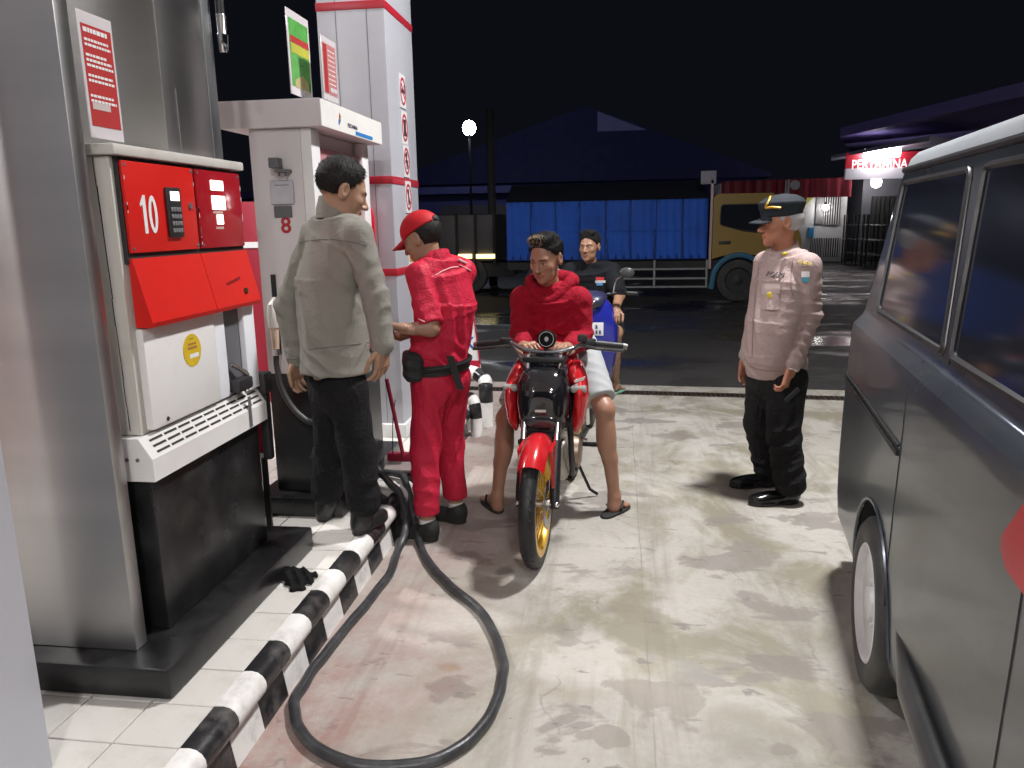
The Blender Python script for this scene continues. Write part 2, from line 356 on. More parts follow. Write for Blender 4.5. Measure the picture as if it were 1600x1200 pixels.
prof += [(-1.101, .108), (-1.084, .0), (-1.136, 0)]
MK = Matrix(((1,0,0,0),(0,0,1,0),(0,1,0,0),(0,0,0,1)))
for j in range(26):
    y0 = 1.6565+TQ*(j-5); blk = (j % 2 == 1)
    k_ = MB(); jit = random.uniform(-.004, .004)
    # the painted stripe on the face leans a little, as it does under a hand-held brush
    n = len(prof); vv = []
    for (yy, sgn) in ((y0+.0008, 0), (y0+TQ-.0008, 1)):
        for (px_, pz) in prof: vv.append((px_, yy+jit*0, pz))
    ff = [tuple(range(n-1, -1, -1)), tuple(range(n, 2*n))]+[(q, (q+1) % n, n+(q+1) % n, n+q) for q in range(n)]
    k_.add(vv, ff); k_.build('kerb_stone', kb if blk else kw, isl, ang=35)
MB().box((-1.136, 5.572, 0), (-1.085, 5.62, IZ-.01), bev=.01).build('kerb_end', kw, isl)
MB().box((-1.134, -2.2, 0), (-1.07, .755, IZ), bev=.02).build('kerb_run', kw, isl)

# ------------------------------------------------------------------ canopy roof overhead with its downlights
cs = mat('white canopy soffit', (.80, .80, .81), .55, 0, .04, 2)
can = thing('forecourt_canopy', (0, 0, 0), 'wide flat white canopy roof over the pumps', 'canopy')
MB().box((-6.5, -9, 5.2), (5.5, 7.2, 5.75)).build('soffit', cs, can, smooth=False)
lens = mat('lamp lens', (.9, .9, .9), .4, emit=(1.0, .98, .975), es=LAMP_E); hous = mat('lamp housing', (.6, .6, .6), .4, .2)
for (lx, ly) in ((1.35, 4.15), (1.35, -4.4), (1.35, -8.6), (-5.4, 4.15), (-5.4, -4.4), (-5.4, -8.6)):
    t = thing('canopy_downlight', (lx, ly, 5.1), 'square white downlight under the canopy roof', 'lamp', 'canopy downlights')
    MB().box((lx-.24, ly-.24, 5.09), (lx+.24, ly+.24, 5.198), bev=.02).build('housing', hous, t)
    MB().add([(lx-.18, ly-.18, 5.08), (lx+.18, ly-.18, 5.08), (lx+.18, ly+.18, 5.08), (lx-.18, ly+.18, 5.08)], [(3,2,1,0)]).build('lens', lens, t, smooth=False)
# ================================================================== columns
pw = mat('column cladding', (.50, .51, .56), .36, .1, .05, 3, dirt=.25, dirtc=(.36, .35, .35), dscale=2.2)
mred = mat('red band paint', (.42, .018, .035), .35, 0, .15, 8)
mwht = mat('white sheet', (.78, .78, .78), .4, 0, .05, 8)
mblk = mat('black plastic', (.02, .02, .022), .45, 0, .3, 20, bump=.05, bscale=200)
mblkg = mat('black gloss paint', (.009, .009, .010), .3, 0, .3, 9, dirt=.5, dirtc=(.05, .05, .05), dscale=6, bump=.06, bscale=14)
seamm = mat('dark seam', (.10, .10, .11), .8)
def column(y0, y1, x0, x1, label, signs):
    t = thing('canopy_column', ((x0+x1)/2, (y0+y1)/2, IZ), label, 'column')
    bands = (.98, 1.262, 1.812, 2.80)
    MB().box((x0, y0, IZ+.002), (x1, y1, 5.2), bev=.006).build('cladding', pw, t)
    zs = [1.235, 1.79, 2.775] if signs else [2.775]
    for z in zs: MB().box((x0-.004, y0-.004, z-.0), (x1+.004, y1+.004, z+.046), bev=.003).build('band', mred, t)
    sm = MB()
    for fx in (.28, .74): sm.box((x0+(x1-x0)*fx-.0015, y0-.0012, IZ+.1), (x0+(x1-x0)*fx+.0015, y0+.002, 5.0))
    sm.build('panel_joint', seamm, t)
    if signs: MB().box((x0-.02, y0-.02, IZ+.001), (x1+.02, y1+.02, IZ+.09), bev=.006).build('base_trim', mwht, t)
    return t
CX1, CX0, CY0, CY1 = -1.355, -1.765, 4.655, 5.27
c2 = column(CY0, CY1, CX0, CX1, 'pale grey canopy column with red bands and round prohibition signs', True)
column(.93, 1.55, -1.86, -1.42, 'plain pale grey canopy column at the end of the pump island before the steel pump cabinet', False)
# prohibition signs on the drive side of the column
sg_w = mat('sign white', (.74, .73, .74), .4, 0, .05, 10); sg_r = mat('sign red', (.45, .03, .05), .4); sg_k = mat('sign black', (.03, .03, .035), .5)
sg_y = mat('sign amber', (.55, .33, .03), .4)
icons = [
    [('b', -.05, -.012, .05, .012), ('b', .03, .012, .045, .04)],                       # cigarette
    [('b', -.035, -.05, .035, .05)],                                                     # handset
    [('b', -.012, -.05, .012, .02), ('c', .0, .04, .018), ('b', -.04, -.012, .04, .006)],  # figure
    [('b', -.016, -.05, .016, .045), ('b', -.03, .03, .01, .05)]]
zs = [(628, 143), (631, 200), (634, 252), (637, 308)]
for k, (px, py) in enumerate(zs):
    p = AX(px, py, CX1); hh = .088
    names = ('cigarette', 'mobile phone', 'human figure', 'upright bar')
    s_ = thing('prohibition_sign', (CX1+.002, p.y, p.z), 'square white sign with a red ring round a black %s on the column' % names[k], 'sign')
    Mx = FX(CX1+.001, p.y, p.z)
    MB().box((-.066, -hh-.012, 0), (.066, hh+.012, .005), Mx).build('plate', sg_w, s_, smooth=False)
    MB().torus(.056, .0065, 28, 6, Mx @ Matrix.Translation((0, 0, .006)) @ Matrix.Diagonal((1, 1.35, .4, 1))).build('ring', sg_r, s_)
    sl = MB(); sl.box((-.055, -.004, .0055), (.055, .004, .0085), Mx @ Matrix.Rotation(R_(-50), 4, 'Z')); sl.build('slash', sg_r, s_, smooth=False)
    ic = MB()
    for q in icons[k]:
        if q[0] == 'b': ic.box((q[1]*.75, q[2], .0052), (q[3]*.75, q[4], .0072), Mx)
        else: ic.lathe([(q[3], .0052), (q[3], .0072), (0, .0072)], 14, Mx @ Matrix.Translation((q[1], q[2], 0)))
    ic.build('icon', sg_k, s_, smooth=False)
for (px, py, mm, lb) in ((639, 356, sg_r, 'small white notice with a red square on the column'), (641, 404, sg_y, 'small white notice with an amber square on the column')):
    p = AX(px, py, CX1); Mx = FX(CX1+.001, p.y, p.z); s_ = thing('notice', (CX1, p.y, p.z), lb, 'sign')
    MB().box((-.05, -.075, 0), (.05, .075, .004), Mx).build('plate', sg_w, s_, smooth=False)
    MB().box((-.035, -.02, .004), (.035, .05, .0055), Mx).build('print', mm, s_, smooth=False)
# fire extinguisher on the column
exm = mat('extinguisher red', (.50, .012, .03), .25, 0, .1, 6, coat=.4)
ex = thing('fire_extinguisher', (-1.515, 4.53, 1.15), 'red fire extinguisher hung on the canopy column', 'extinguisher')
ME = Matrix.Translation((-1.535, 4.545, 1.17))
MB().lathe([(0, 0), (.085, .0), (.092, .012), (.092, .42), (.082, .47), (.05, .505), (.026, .52), (.024, .545), (0, .545)], 28, ME).build('cylinder', exm, ex)
MB().lathe([(.028, .545), (.03, .585), (.018, .60), (0, .60)], 16, ME).build('valve', mat('magenta plastic', (.4, .01, .09), .35), ex)
MB().box((-.012, -.075, .58), (.012, .02, .595), ME, bev=.003).box((-.012, -.08, .61), (.012, .02, .622), ME, bev=.003).build('handle', mblk, ex)
MB().tube(smooth_path([(-.02, 0, .57), (-.11, -.02, .54), (-.125, -.01, .40), (-.105, 0, .12)]), .009, 8, M=ME).build('hose', mblk, ex)
lb = MB()
for (z0, z1, a0, a1) in ((.36, .43, -70, -35),): pass
def wrap(mb, r, z0, z1, a0, a1, M, n=8):
    vv = []; ff = []
    for i in range(n+1):
        a = R_(a0+(a1-a0)*i/n); vv += [(r*math.cos(a), r*math.sin(a), z0), (r*math.cos(a), r*math.sin(a), z1)]
    for i in range(n): ff.append((2*i, 2*i+2, 2*i+3, 2*i+1))
    mb.add(vv, ff, M); return mb
wrap(MB(), .0935, .365, .425, -80, -45, ME).build('sticker', mat('mint sticker', (.42, .55, .45), .5), ex)
wrap(MB(), .0935, .27, .34, -105, -50, ME).build('sticker', mat('orange sticker', (.75, .22, .06), .5), ex)
wrap(MB(), .0935, .10, .25, -110, -45, ME).build('sticker', mat('pale sticker', (.55, .42, .45), .5, 0, .35, 60), ex)

# ================================================================== pump with number 10
steel = mat('brushed steel', (.46, .455, .45), .36, 1., .30, 1.1, bump=.03, bscale=40, stretch=(.25, .25, 4.), aniso=.7, rvar=.05, dirt=.12, dirtc=(.30, .28, .25), dscale=1.5)  # horizontal colour bands imitate streaky reflections in the metal
offw = mat('cream enamel', (.56, .54, .50), .38, 0, .06, 4, dirt=.32, dirtc=(.30, .27, .23), dscale=5)
whte = mat('white enamel', (.74, .73, .72), .35, 0, .04, 4, dirt=.18, dirtc=(.45, .40, .34), dscale=5)
predm = mat('pump red', (.62, .016, .012), .33, 0, .08, 5, dirt=.12, dirtc=(.30, .02, .02), dscale=3)
predd = mat('pump dark red gloss', (.34, .012, .02), .14, 0, .15, 3, dirt=.2, dirtc=(.45, .10, .10), dscale=5, rvar=.08)
gap = mat('dark gap', (.02, .02, .02), .7); greym = mat('grey plastic', (.12, .12, .13), .45, 0, .2, 12)
lit = mat('lit display', (.9, .9, .85), .4, emit=(1, .96, .86), es=2.6)
chrome = mat('chrome', (.75, .75, .76), .16, 1., .1, 10)
sheetw = mat('laminated white', (.62, .58, .60), .25, 0, .05, 5)
p10 = thing('fuel_pump', (-1.7, 2.42, IZ), 'red and white fuel pump with number 10 and a tall brushed steel cabinet', 'fuel pump')
PX = -1.40
MB().box((-2.25, 1.845, IZ+.002), (-1.272, 2.925, .30), bev=.014).build('plinth', mblkg, p10)
MB().box((-2.0, 2.062, .302), (PX, 2.772, .80), bev=.006).build('base', mblkg, p10)
MF = Matrix(((1,0,0,0),(0,0,1,0),(0,1,0,0),(0,0,0,1)))   # prism profile in XZ, extruded along Y
MB().prism([(-2.0, .802), (PX+.028, .802), (PX+.028, .872), (PX-.012, .935), (-2.0, .935)], 2.036, 2.80, MF).build('ledge', whte, p10, smooth=False)
for r in range(3):
    f0 = .16+.27*r
    for q in range(9):
        y0 = 2.075+q*.079
        a = Vector((PX+.028-.04*f0, 0, .872+.063*f0)); nrm = Vector((.063, 0, .04)).normalized()
        s = MB(); dx, dz = -.040*.085, .063*.085
        s.add([(a.x+nrm.x*.0012, y0, a.z+nrm.z*.0012), (a.x+nrm.x*.0012, y0+.068, a.z+nrm.z*.0012), (a.x+dx*1.2+nrm.x*.0012, y0+.068, a.z+dz*1.2+nrm.z*.0012), (a.x+dx*1.2+nrm.x*.0012, y0, a.z+dz*1.2+nrm.z*.0012)], [(0,1,2,3)])
        s.build('vent_slot', gap, p10, smooth=False)
for dx in (.02, .055):
    MB().lathe([(.006, 0), (.006, .003), (0, .004)], 12, FY(PX-dx, 2.036, .87)).build('bolt', greym, p10)
MB().box((-2.0, 2.07, .937), (PX-.02, 2.80, 1.752), bev=.004).build('body', offw, p10)
MB().box((-2.0, 2.05, 1.754), (PX+.012, 2.815, 1.785), bev=.008).build('top_cap', offw, p10)
# crack line on the end panel
cr_ = MB(); zz = [.95+i*.08 for i in range(11)]
for i in range(10):
    xa = PX-.058+random.uniform(-.0015, .0015)-.001*i; wd = .0015+.0045*(1 if 6 < i else .25)*random.random()
    cr_.add([(xa, 2.0685, zz[i]), (xa+wd+.0012, 2.0685, zz[i]), (xa+wd, 2.0685, zz[i+1]), (xa-.001, 2.0685, zz[i+1])], [(0,1,2,3)])
cr_.build('open_seam', gap, p10, smooth=False)
# fascia: two doors, dark strip, two sloping panels
MB().box((PX-.021, 2.085, 1.45), (PX-.008, 2.797, 1.75)).build('door_recess', gap, p10)
MB().box((PX-.01, 2.094, 1.480), (PX+.002, 2.468, 1.742), bev=.004).build('door', predm, p10)
MB().box((PX-.01, 2.482, 1.480), (PX+.002, 2.792, 1.742), bev=.004).build('display_door', predd, p10)
for yy in ((2.092, 2.468), (2.472, 2.80)):
    s = MB(); s.prism([(PX-.012, 1.464), (PX+.0, 1.464), (PX+.043, 1.276), (PX+.037, 1.262), (PX-.012, 1.262)], yy[0], yy[1], MF); s.build('sloping_panel', predm, p10, ang=20)
s = MB(); s.box((-.05, -.004, 0), (.05, .004, .004), FX(PX+.024, 2.63, 1.36) @ Matrix.Rotation(R_(10), 4, 'Z')); s.build('finger_grip', mat('deep red', (.25, .01, .012), .4), p10, smooth=False)
MB().lathe([(.011, 0), (.011, .012), (0, .014)], 16, FX(PX+.028, 2.70, 1.318)).build('lock', mat('dull brass', (.12, .09, .05), .4, .8), p10)
for (yy, zz) in ((2.105, 1.73), (2.455, 1.73), (2.105, 1.492), (2.455, 1.492), (2.495, 1.73), (2.78, 1.73), (2.495, 1.492), (2.78, 1.492)):
    MB().lathe([(.0045, 0), (.004, .002), (0, .0025)], 10, FX(PX+.002, yy, zz)).build('screw', greym, p10)
for k in range(16):
    yy, zz = random.choice((2.0965, 2.464, 2.485, 2.789)), random.uniform(1.49, 1.735)
    MB().box((-.0015, -random.uniform(.004, .018), 0), (.0018, random.uniform(.002, .012), .0006), FX(PX+.0022, yy, zz)).build('paint_chip', sheetw if k % 3 else greym, p10, smooth=False)
# keypad
kp = AX(270, 332, PX+.002)
K = FX(PX+.002, kp.y, kp.z)
MB().box((-.038, -.077, 0), (.038, .077, .012), K, bev=.006).build('keypad', mblk, p10)
MB().box((-.024, .036, .0122), (.024, .064, .0135), K).build('keypad_screen', lit, p10, smooth=False)
for r in range(4):
    for q in range(4):
        MB().box((-.028+q*.0145, -.062+r*.0215, .0122), (-.028+q*.0145+.0105, -.062+r*.0215+.013, .0150), K, bev=.001, seg=1).build('key', mat('key cap', (.20, .20, .21), .4), p10)
lk = AX(297, 322, PX+.002); MB().lathe([(.010, 0), (.010, .004), (0, .005)], 16, FX(PX+.002, lk.y, lk.z)).build('lock', greym, p10)
nn = AX(234, 335, PX+.004); NM = FX(PX+.0028, nn.y, nn.z)
MB().prism([(-.030, -.056), (-.015, -.056), (-.015, .056), (-.026, .056), (-.043, .030), (-.041, .022), (-.030, .030)], 0, .001, NM).build('number', mwht, p10, smooth=False)
o8 = [(.019+.0225*math.cos(a), .056*math.sin(a)) for a in [2*math.pi*k/28 for k in range(28)]]; i8 = [(.019+.0085*math.cos(a), .040*math.sin(a)) for a in [2*math.pi*k/28 for k in range(28)]]
s = MB(); s.add([(x, y, .001) for x, y in o8]+[(x, y, .001) for x, y in i8], [(k, (k+1) % 28, 28+(k+1) % 28, 28+k) for k in range(28)], NM); s.build('number', mwht, p10, smooth=False)
for (px, py, ww, hh) in ((338, 290, .085, .034), (341, 317, .09, .048), (343.5, 343, .042, .034)):
    q = AX(px, py, PX+.002); s = MB(); s.box((-ww/2, -hh/2, 0), (ww/2, hh/2, .004), FX(PX+.002, q.y, q.z), bev=.0015, seg=1); s.build('price_display', lit, p10)
for (px, py, ww) in ((341, 332, .07), (344, 356, .055)):
    q = AX(px, py, PX+.002); s = MB()
    for k in range(9): s.box((-ww/2+k*ww/9, -.004, 0), (-ww/2+k*ww/9+ww/14, .004, .0008), FX(PX+.0022, q.y, q.z))
    s.build('fine_print', mat('pale print', (.6, .5, .42), .5), p10, smooth=False)
# lower panel, round sticker, nozzle bay
MB().box((PX-.021, 2.094, .945), (PX+.006, 2.508, 1.258), bev=.01).build('lower_panel', whte, p10)
sp = AX(300, 547, PX+.006); S_ = FX(PX+.0062, sp.y, sp.z)
MB().lathe([(.054, 0), (.054, .0012), (0, .0012)], 32, S_).build('round_sticker', mat('yellow sticker', (.62, .43, .02), .4, 0, .25, 25), p10, smooth=False)
s = MB()
for (x0_, y0_, x1_, y1_) in ((-.022, .018, .026, .024), (-.026, .004, .03, .012), (-.012, .036, .012, .040)): s.box((x0_, y0_, .0013), (x1_, y1_, .0018), S_)
s.build('sticker_print', mat('brown print', (.35, .16, .05), .5), p10, smooth=False)
MB().box((-.018, -.026, .0013), (.036, -.012, .0018), S_).build('sticker_print', mwht, p10, smooth=False)
MB().box((PX-.02, 2.508, .945), (PX-.001, 2.585, 1.258), bev=.002).build('bay_cheek', mat('cool white', (.76, .78, .82), .35), p10)
MB().box((PX-.02, 2.587, .95), (PX-.012, 2.712, 1.256)).build('nozzle_bay', greym, p10)
MB().box((PX-.02, 2.714, .935), (PX+.008, 2.80, 1.256), bev=.003).build('bay_cheek', mat('cool white', (.76, .78, .82), .35), p10)
s = MB(); s.tube(smooth_path([(PX+.002, 2.60, 1.06), (PX+.012, 2.65, 1.03), (PX+.016, 2.69, 1.0), (PX+.01, 2.69, .94)]), .009, 8); s.build('hook', chrome, p10)
MB().box((PX-.01, 2.59, .952), (PX+.035, 2.70, 1.0), bev=.012).build('nozzle_tray', mblk, p10)
MB().box((PX-.02, 2.80, .90), (PX+.03, 2.87, .985), bev=.012).box((PX-.02, 2.83, .62), (PX+.015, 2.87, .90), bev=.01).build('nozzle_boot', mblk, p10)
MB().box((PX+.03, 2.65, .808), (PX+.0315, 2.67, .925)).build('tape_strip', greym, p10)
MB().lathe([(.008, 0), (.008, .003), (0, .003)], 4, FX(PX+.0065, 2.17, .965)).build('small_hole', gap, p10)
# steel cabinet and hose mast
SX = -1.426
MB().box((-2.35, 1.93, .302), (SX, 1.985, 3.2), bev=.003).build('steel_front', steel, p10)
MB().box((-2.35, 1.987, .302), (-1.56, 2.06, 3.2)).build('steel_body', steel, p10)
mY0, mY1 = 2.43, 2.72
MB().box((-1.80, mY0, 1.787), (-1.452, mY1, 3.2), bev=.003).build('hose_mast', steel, p10)
MB().box((-1.80, mY1+.001, 1.787), (-1.448, mY1+.062, 3.2), bev=.003).build('mast_channel', mat('dull steel', (.32, .33, .34), .45, 1., .1, 4), p10)
MB().box((-1.451, mY0+.075, 1.79), (-1.4495, mY0+.079, 2.0)).build('mast_joint', mat('bright edge', (.7, .7, .7), .3, 1.), p10)
s = MB(); q0 = AX(349, 78, -1.42); s.tube([q0+Vector((0, 0, .9)), q0+Vector((0, 0, .5)), q0+Vector((0, .0, .11))], .016, 10); s.build('overhead_hose', mblk, p10)
MB().lathe([(.011, -.01), (.017, 0), (.019, .03), (.02, .05), (.016, .055), (.018, .115), (.012, .125)], 16, Matrix.Translation(q0)).build('hose_coupling', chrome, p10)
# red notice sheet standing on the pump
def notice(name, label, X, c4, border, pm, rows, extra=None, off=0.):
    """sheet on a plane X = const; c4 = photo corners tl, tr, br, bl"""
    P4 = [AX(px, py, X) for px, py in c4]
    y0 = sum(P4[i].y for i in (0, 3))/2; y1 = sum(P4[i].y for i in (1, 2))/2; z1 = (P4[0].z+P4[1].z)/2; z0 = (P4[2].z+P4[3].z)/2
    t = thing(name, (X, (y0+y1)/2, z0), label, 'notice'); W, Hh = y1-y0, z1-z0; Mx = FX(X, y0, z0)
    MB().box((0, 0, 0), (W, Hh, .004), Mx, bev=.0015, seg=1).build('board', border, t)
    MB().box((W*.07, Hh*.10, .0042), (W*.93, Hh*.90, .0050), Mx).build('print', pm, t, smooth=False)
    s = MB()
    for (a, b, ya, yb) in rows: 
        n = max(2, int((b-a)*14)); xx = a
        while xx < b:
            L_ = random.uniform(.05, .11); s.box((W*xx, Hh*ya, .0052), (W*min(b, xx+L_), Hh*yb, .0056), Mx); xx += L_+.02
    s.build('print_lines', mwht, t, smooth=False, kind='stuff')
    if extra: extra(t, W, Hh, Mx)
    return t
sheetw = mat('laminated white', (.62, .58, .60), .25, 0, .05, 5); sheetr = mat('notice red', (.44, .05, .05), .25, 0, .12, 6)
rows = [(.12, .80, .84, .875)]+[(.12, random.uniform(.7, .9), .80-.04*i-.028, .80-.04*i-.008) for i in (0, 1, 3, 4, 5, 7, 8, 11, 12)]
def ex1(t, W, Hh, Mx): MB().box((W*.14, Hh*.235, .0053), (W*.66, Hh*.29, .0058), Mx).build('blank_box', mat('pale box', (.55, .48, .46), .4), t, smooth=False)
notice('notice_sheet', 'red notice sheet with white lines of text standing on the pump beside the steel cabinet', -1.425, ((118, 10), (176, 38), (188, 218), (139, 219)), sheetw, sheetr, rows, ex1)
# ================================================================== pump with number 8, under its own small fascia roof
pinkw = mat('pump white sheet', (.66, .62, .63), .38, 0, .04, 3, dirt=.15, dirtc=(.42, .38, .38), dscale=3)  # pink tinge of bounced red light is mixed into the white
p8 = thing('fuel_pump', (-1.48, 3.75, IZ), 'white fuel pump with red number 8 under a white fascia roof', 'fuel pump')
BX0, BX1, BY0, BY1 = -1.622, -1.335, 3.36, 4.15
MB().box((BX0-.08, BY0-.10, IZ+.002), (BX1+.07, BY1+.1, .295), bev=.012).build('plinth', mblkg, p8)
MB().box((BX0, BY0, .297), (BX1, BY1, .87), bev=.005).build('base', mat('black sheet', (.02, .022, .023), .32, 0, .2, 4), p8)
MB().box((BX0, BY0, .872), (BX1-.05, BY1, 1.968), bev=.004).build('body', pinkw, p8)
for (ya, yb) in ((BY0, BY0+.10), (BY1-.10, BY1)): MB().box((BX1-.049, ya, .872), (BX1, yb, 1.968), bev=.004).build('corner_post', mwht, p8)
MB().box((BX1-.0495, BY0+.101, 1.45), (BX1-.02, BY1-.101, 1.90), bev=.004).build('front_panel', mat('faded pink panel', (.50, .22, .25), .35, 0, .08, 3), p8)
MB().box((BX1-.0495, BY0+.101, .88), (BX1-.012, BY1-.101, 1.44), bev=.004).build('front_panel', predm, p8)
MB().box((-1.735, 3.325, 1.97), (-1.272, 4.205, 2.086), bev=.005).build('fascia_roof', pinkw, p8)
MB().box((-1.2715, 3.328, 1.972), (-1.2695, 4.202, 2.084)).build('fascia_face', mat('fascia white', (.80, .79, .76), .35), p8, smooth=False)
lq = AX(560, 196, -1.269); 
lg = AX(530, 187, -1.2695); Ml = FX(-1.269, lg.y, lg.z)
for (pol, c) in ((((-.014, -.022), (.0, -.022), (.006, .002), (-.008, .002)), (.03, .09, .5)), (((-.006, .005), (.008, .005), (.012, .028), (.004, .030)), (.45, .03, .05)), (((.008, -.01), (.016, -.01), (.024, .022), (.014, .02)), (.16, .40, .08))):
    s = MB(); s.prism(pol, 0, .001, Ml); s.build('emblem', mat('emblem %.2f' % c[0], c, .4), p8, smooth=False)
lt = AX(551, 198.5, -1.269); lettering('PERTAMINA', .026, FX(-1.2692, lt.y, lt.z), mat('print ink', (.06, .07, .10), .5), p8, bold=.0004)
sa, sb = AX(556, 212, -1.269), AX(582, 219, -1.269)
MB().box((0, 0, 0), (sb.y-sa.y, .017, .001), FX(-1.2692, sa.y, 1.978)).build('blue_stripe', mat('stripe blue', (.02, .20, .55), .4), p8, smooth=False)
# end face: camera-like box, document pocket, dark slot, number
q = AY(437, 256, BY0); MB().box((-.022, -.022, .02), (.022, .022, .07), FY(q.x, BY0, q.z), bev=.004).build('lock_box', greym, p8)
q2 = AY(446, 268, BY0); s = MB(); s.box((-.03, -.006, .0), (.03, .006, .05), FY(q2.x, BY0, q2.z)); s.box((-.02, -.022, .03), (-.012, -.004, .04), FY(q2.x, BY0, q2.z)); s.box((.012, -.022, .03), (.02, -.004, .04), FY(q2.x, BY0, q2.z)); s.build('lock_bracket', greym, p8)
q = AY(442, 301, BY0); MB().box((-.055, -.052, 0), (.055, .052, .012), FY(q.x, BY0-.001, q.z), bev=.008).build('document_pocket', mat('clear pocket', (.50, .49, .54), .15, 0, .15, 30), p8)
s = MB()
for k in range(6): s.box((-.028+k*.011, .03, .0125), (-.028+k*.011+.008, .034, .013), FY(q.x, BY0-.001, q.z))
s.build('fine_print', mat('print ink', (.06, .07, .10), .5), p8, smooth=False)
q = AY(443, 331, BY0); MB().box((-.042, -.026, 0), (.042, .026, .006), FY(q.x, BY0-.001, q.z), bev=.003).build('dark_slot', greym, p8)
q = AY(447, 353, BY0); lettering('8', .10, FY(q.x, BY0-.001, q.z), mat('number red', (.45, .012, .03), .4), p8, 'number', bold=.002)
s = MB(); q = AY(430, 470, BY0); s.box((q.x-.012, BY0-.004, q.z-.25), (q.x+.012, BY0-.001, q.z+.12)); s.build('holster_slot', gap, p8, smooth=False)
# its nozzle and hose on the near end
nz = thing('fuel_nozzle', (-1.57, 3.29, 1.0), 'cream fuel nozzle hung on the end of the white pump with a black hose', 'nozzle')
beige = mat('nozzle beige', (.55, .40, .30), .4, 0, .1, 8); cream = mat('nozzle cream', (.62, .59, .55), .35, 0, .08, 8)
a = AY(426, 478, 3.29); b_ = AY(429, 512, 3.285); c_ = AY(431, 545, 3.28)
MB().tube([a+Vector((0, .03, .03)), a, (a+b_)/2, b_], [.012, .024, .03, .024], 14).build('spout_guard', cream, nz)
MB().tube([b_, (b_+c_)/2, c_], [.019, .018, .016], 12).build('grip', beige, nz)
MB().tube([c_, c_-Vector((0, 0, .03))], [.018, .018], 12).build('swivel', chrome, nz)
pts = [c_-Vector((0, 0, .025)), AY(432, 570, 3.28), AY(440, 605, 3.27), AY(456, 635, 3.26), AY(478, 656, 3.26), AY(500, 668, 3.27), (BX1-.1, BY0-.0, .46)]
MB().tube(smooth_path(pts), .0135, 10).build('hose', mat('hose rubber', (.028, .028, .03), .42, 0, .3, 30, bump=.1, bscale=120), nz)
# two sheets that stand on the fascia roof
def plane_for(px, py, z):
    lo_, hi_ = -.4, -3.5
    for _ in range(40):
        md = (lo_+hi_)/2
        if AX(px, py, md).z > z: hi_ = md
        else: lo_ = md
    return md
def ex2(t, W, Hh, Mx):
    MB().box((W*.10, Hh*.62, .0052), (W*.93, Hh*.70, .0058), Mx).build('print', sheetr, t, smooth=False)
    MB().box((W*.12, Hh*.50, .0052), (W*.93, Hh*.615, .0057), Mx).build('print', mat('poster yellow', (.45, .45, .06), .3), t, smooth=False)
    MB().prism([(W*.2, Hh*.10), (W*.8, Hh*.10), (W*.8, Hh*.2), (W*.55, Hh*.27), (W*.2, Hh*.18)], .0052, .0058, Mx).build('print', mat('poster straw', (.42, .36, .16), .3), t, smooth=False)
def ex3(t, W, Hh, Mx):
    MB().box((W*.10, Hh*.12, .0057), (W*.32, Hh*.88, .0062), Mx).build('print', sheetr, t, smooth=False)
    MB().box((W*.45, Hh*.15, .0057), (W*.88, Hh*.22, .0062), Mx).build('print', sheetw, t, smooth=False)
xg = plane_for(458, 153, 2.088)
notice('poster_sheet', 'white poster sheet with a green and yellow picture standing on the pump fascia roof', xg, ((444, 11), (480, 31), (487, 152), (455, 153)), sheetw, mat('poster green', (.10, .36, .08), .3, 0, .5, 18), [(.15, .85, .645, .675)], ex2)
xr = plane_for(507, 158, 2.088)
notice('notice_sheet', 'small faded pink notice sheet standing on the pump fascia roof', xr, ((499, 49), (524, 72), (527, 160), (505, 156)), sheetw, mat('notice pink', (.50, .20, .20), .3), [(.4, .85, .82-.075*i-.028, .82-.075*i-.01) for i in range(8)], ex3)

# ================================================================== the van
VA = R_(8.2); hub = GP(1347, 940, .29)
vn = Vector((math.cos(VA), -math.sin(VA), 0)); VO = Vector((hub.x, hub.y, 0))+vn*.014
van = thing('minibus', VO, 'dark grey minibus with tinted windows standing beside the officer', 'van', rz=-VA, local=True)
paint = mat('dark grey car paint', (.060, .074, .090), .30, .45, .12, 1.5, coat=.35, dirt=.38, dirtc=(.13, .13, .125), dscale=1.6, rvar=.08)
glass = mat('tinted glass', (.016, .019, .027), .10, 0, .2, 3, spec=.5, rvar=.05)
rub = mat('black rubber trim', (.02, .02, .022), .5, 0, .2, 20)
SEC = [(.19, .075), (.215, .035), (.27, .012), (.36, .004), (.52, 0), (.72, .002), (.92, .008), (1.085, .014), (1.115, .020), (1.150, .050), (1.168, .058), (1.175, .060), (1.42, .107), (1.685, .153), (1.715, .162), (1.736, .170), (1.765, .180), (1.79, .205), (1.81, .26), (1.825, .40), (1.832, .83)]
def sx(z):
    for i in range(len(SEC)-1):
        if SEC[i][0] <= z <= SEC[i+1][0]:
            t_ = (z-SEC[i][0])/(SEC[i+1][0]-SEC[i][0]); return SEC[i][1]+t_*(SEC[i+1][1]-SEC[i][1])
    return SEC[0][1]
YR, YF, VW = .98, -3.05, 1.66
zsec = []
for i in range(len(SEC)-1):
    a, b = SEC[i], SEC[i+1]; n = max(1, int((b[0]-a[0])/.028))
    for k in range(n): zsec.append(a[0]+(b[0]-a[0])*k/n)
ys = [YR-.11*(1-math.sin(math.pi/2*k/6)) for k in range(6, 0, -1)]
yy = YR-.12
while yy > YF+.35: ys.append(yy); yy -= .0265
ys += [YF+.35, YF+.25, YF+.15, YF+.06, YF]
def inset(y):
    d = YR-y
    if d < .11: return .11*(1-math.sqrt(max(0, 1-(1-d/.11)**2)))
    d = y-YF
    if d < .35: return .22*(1-math.sqrt(max(0, 1-(1-d/.35)**2)))
    return 0
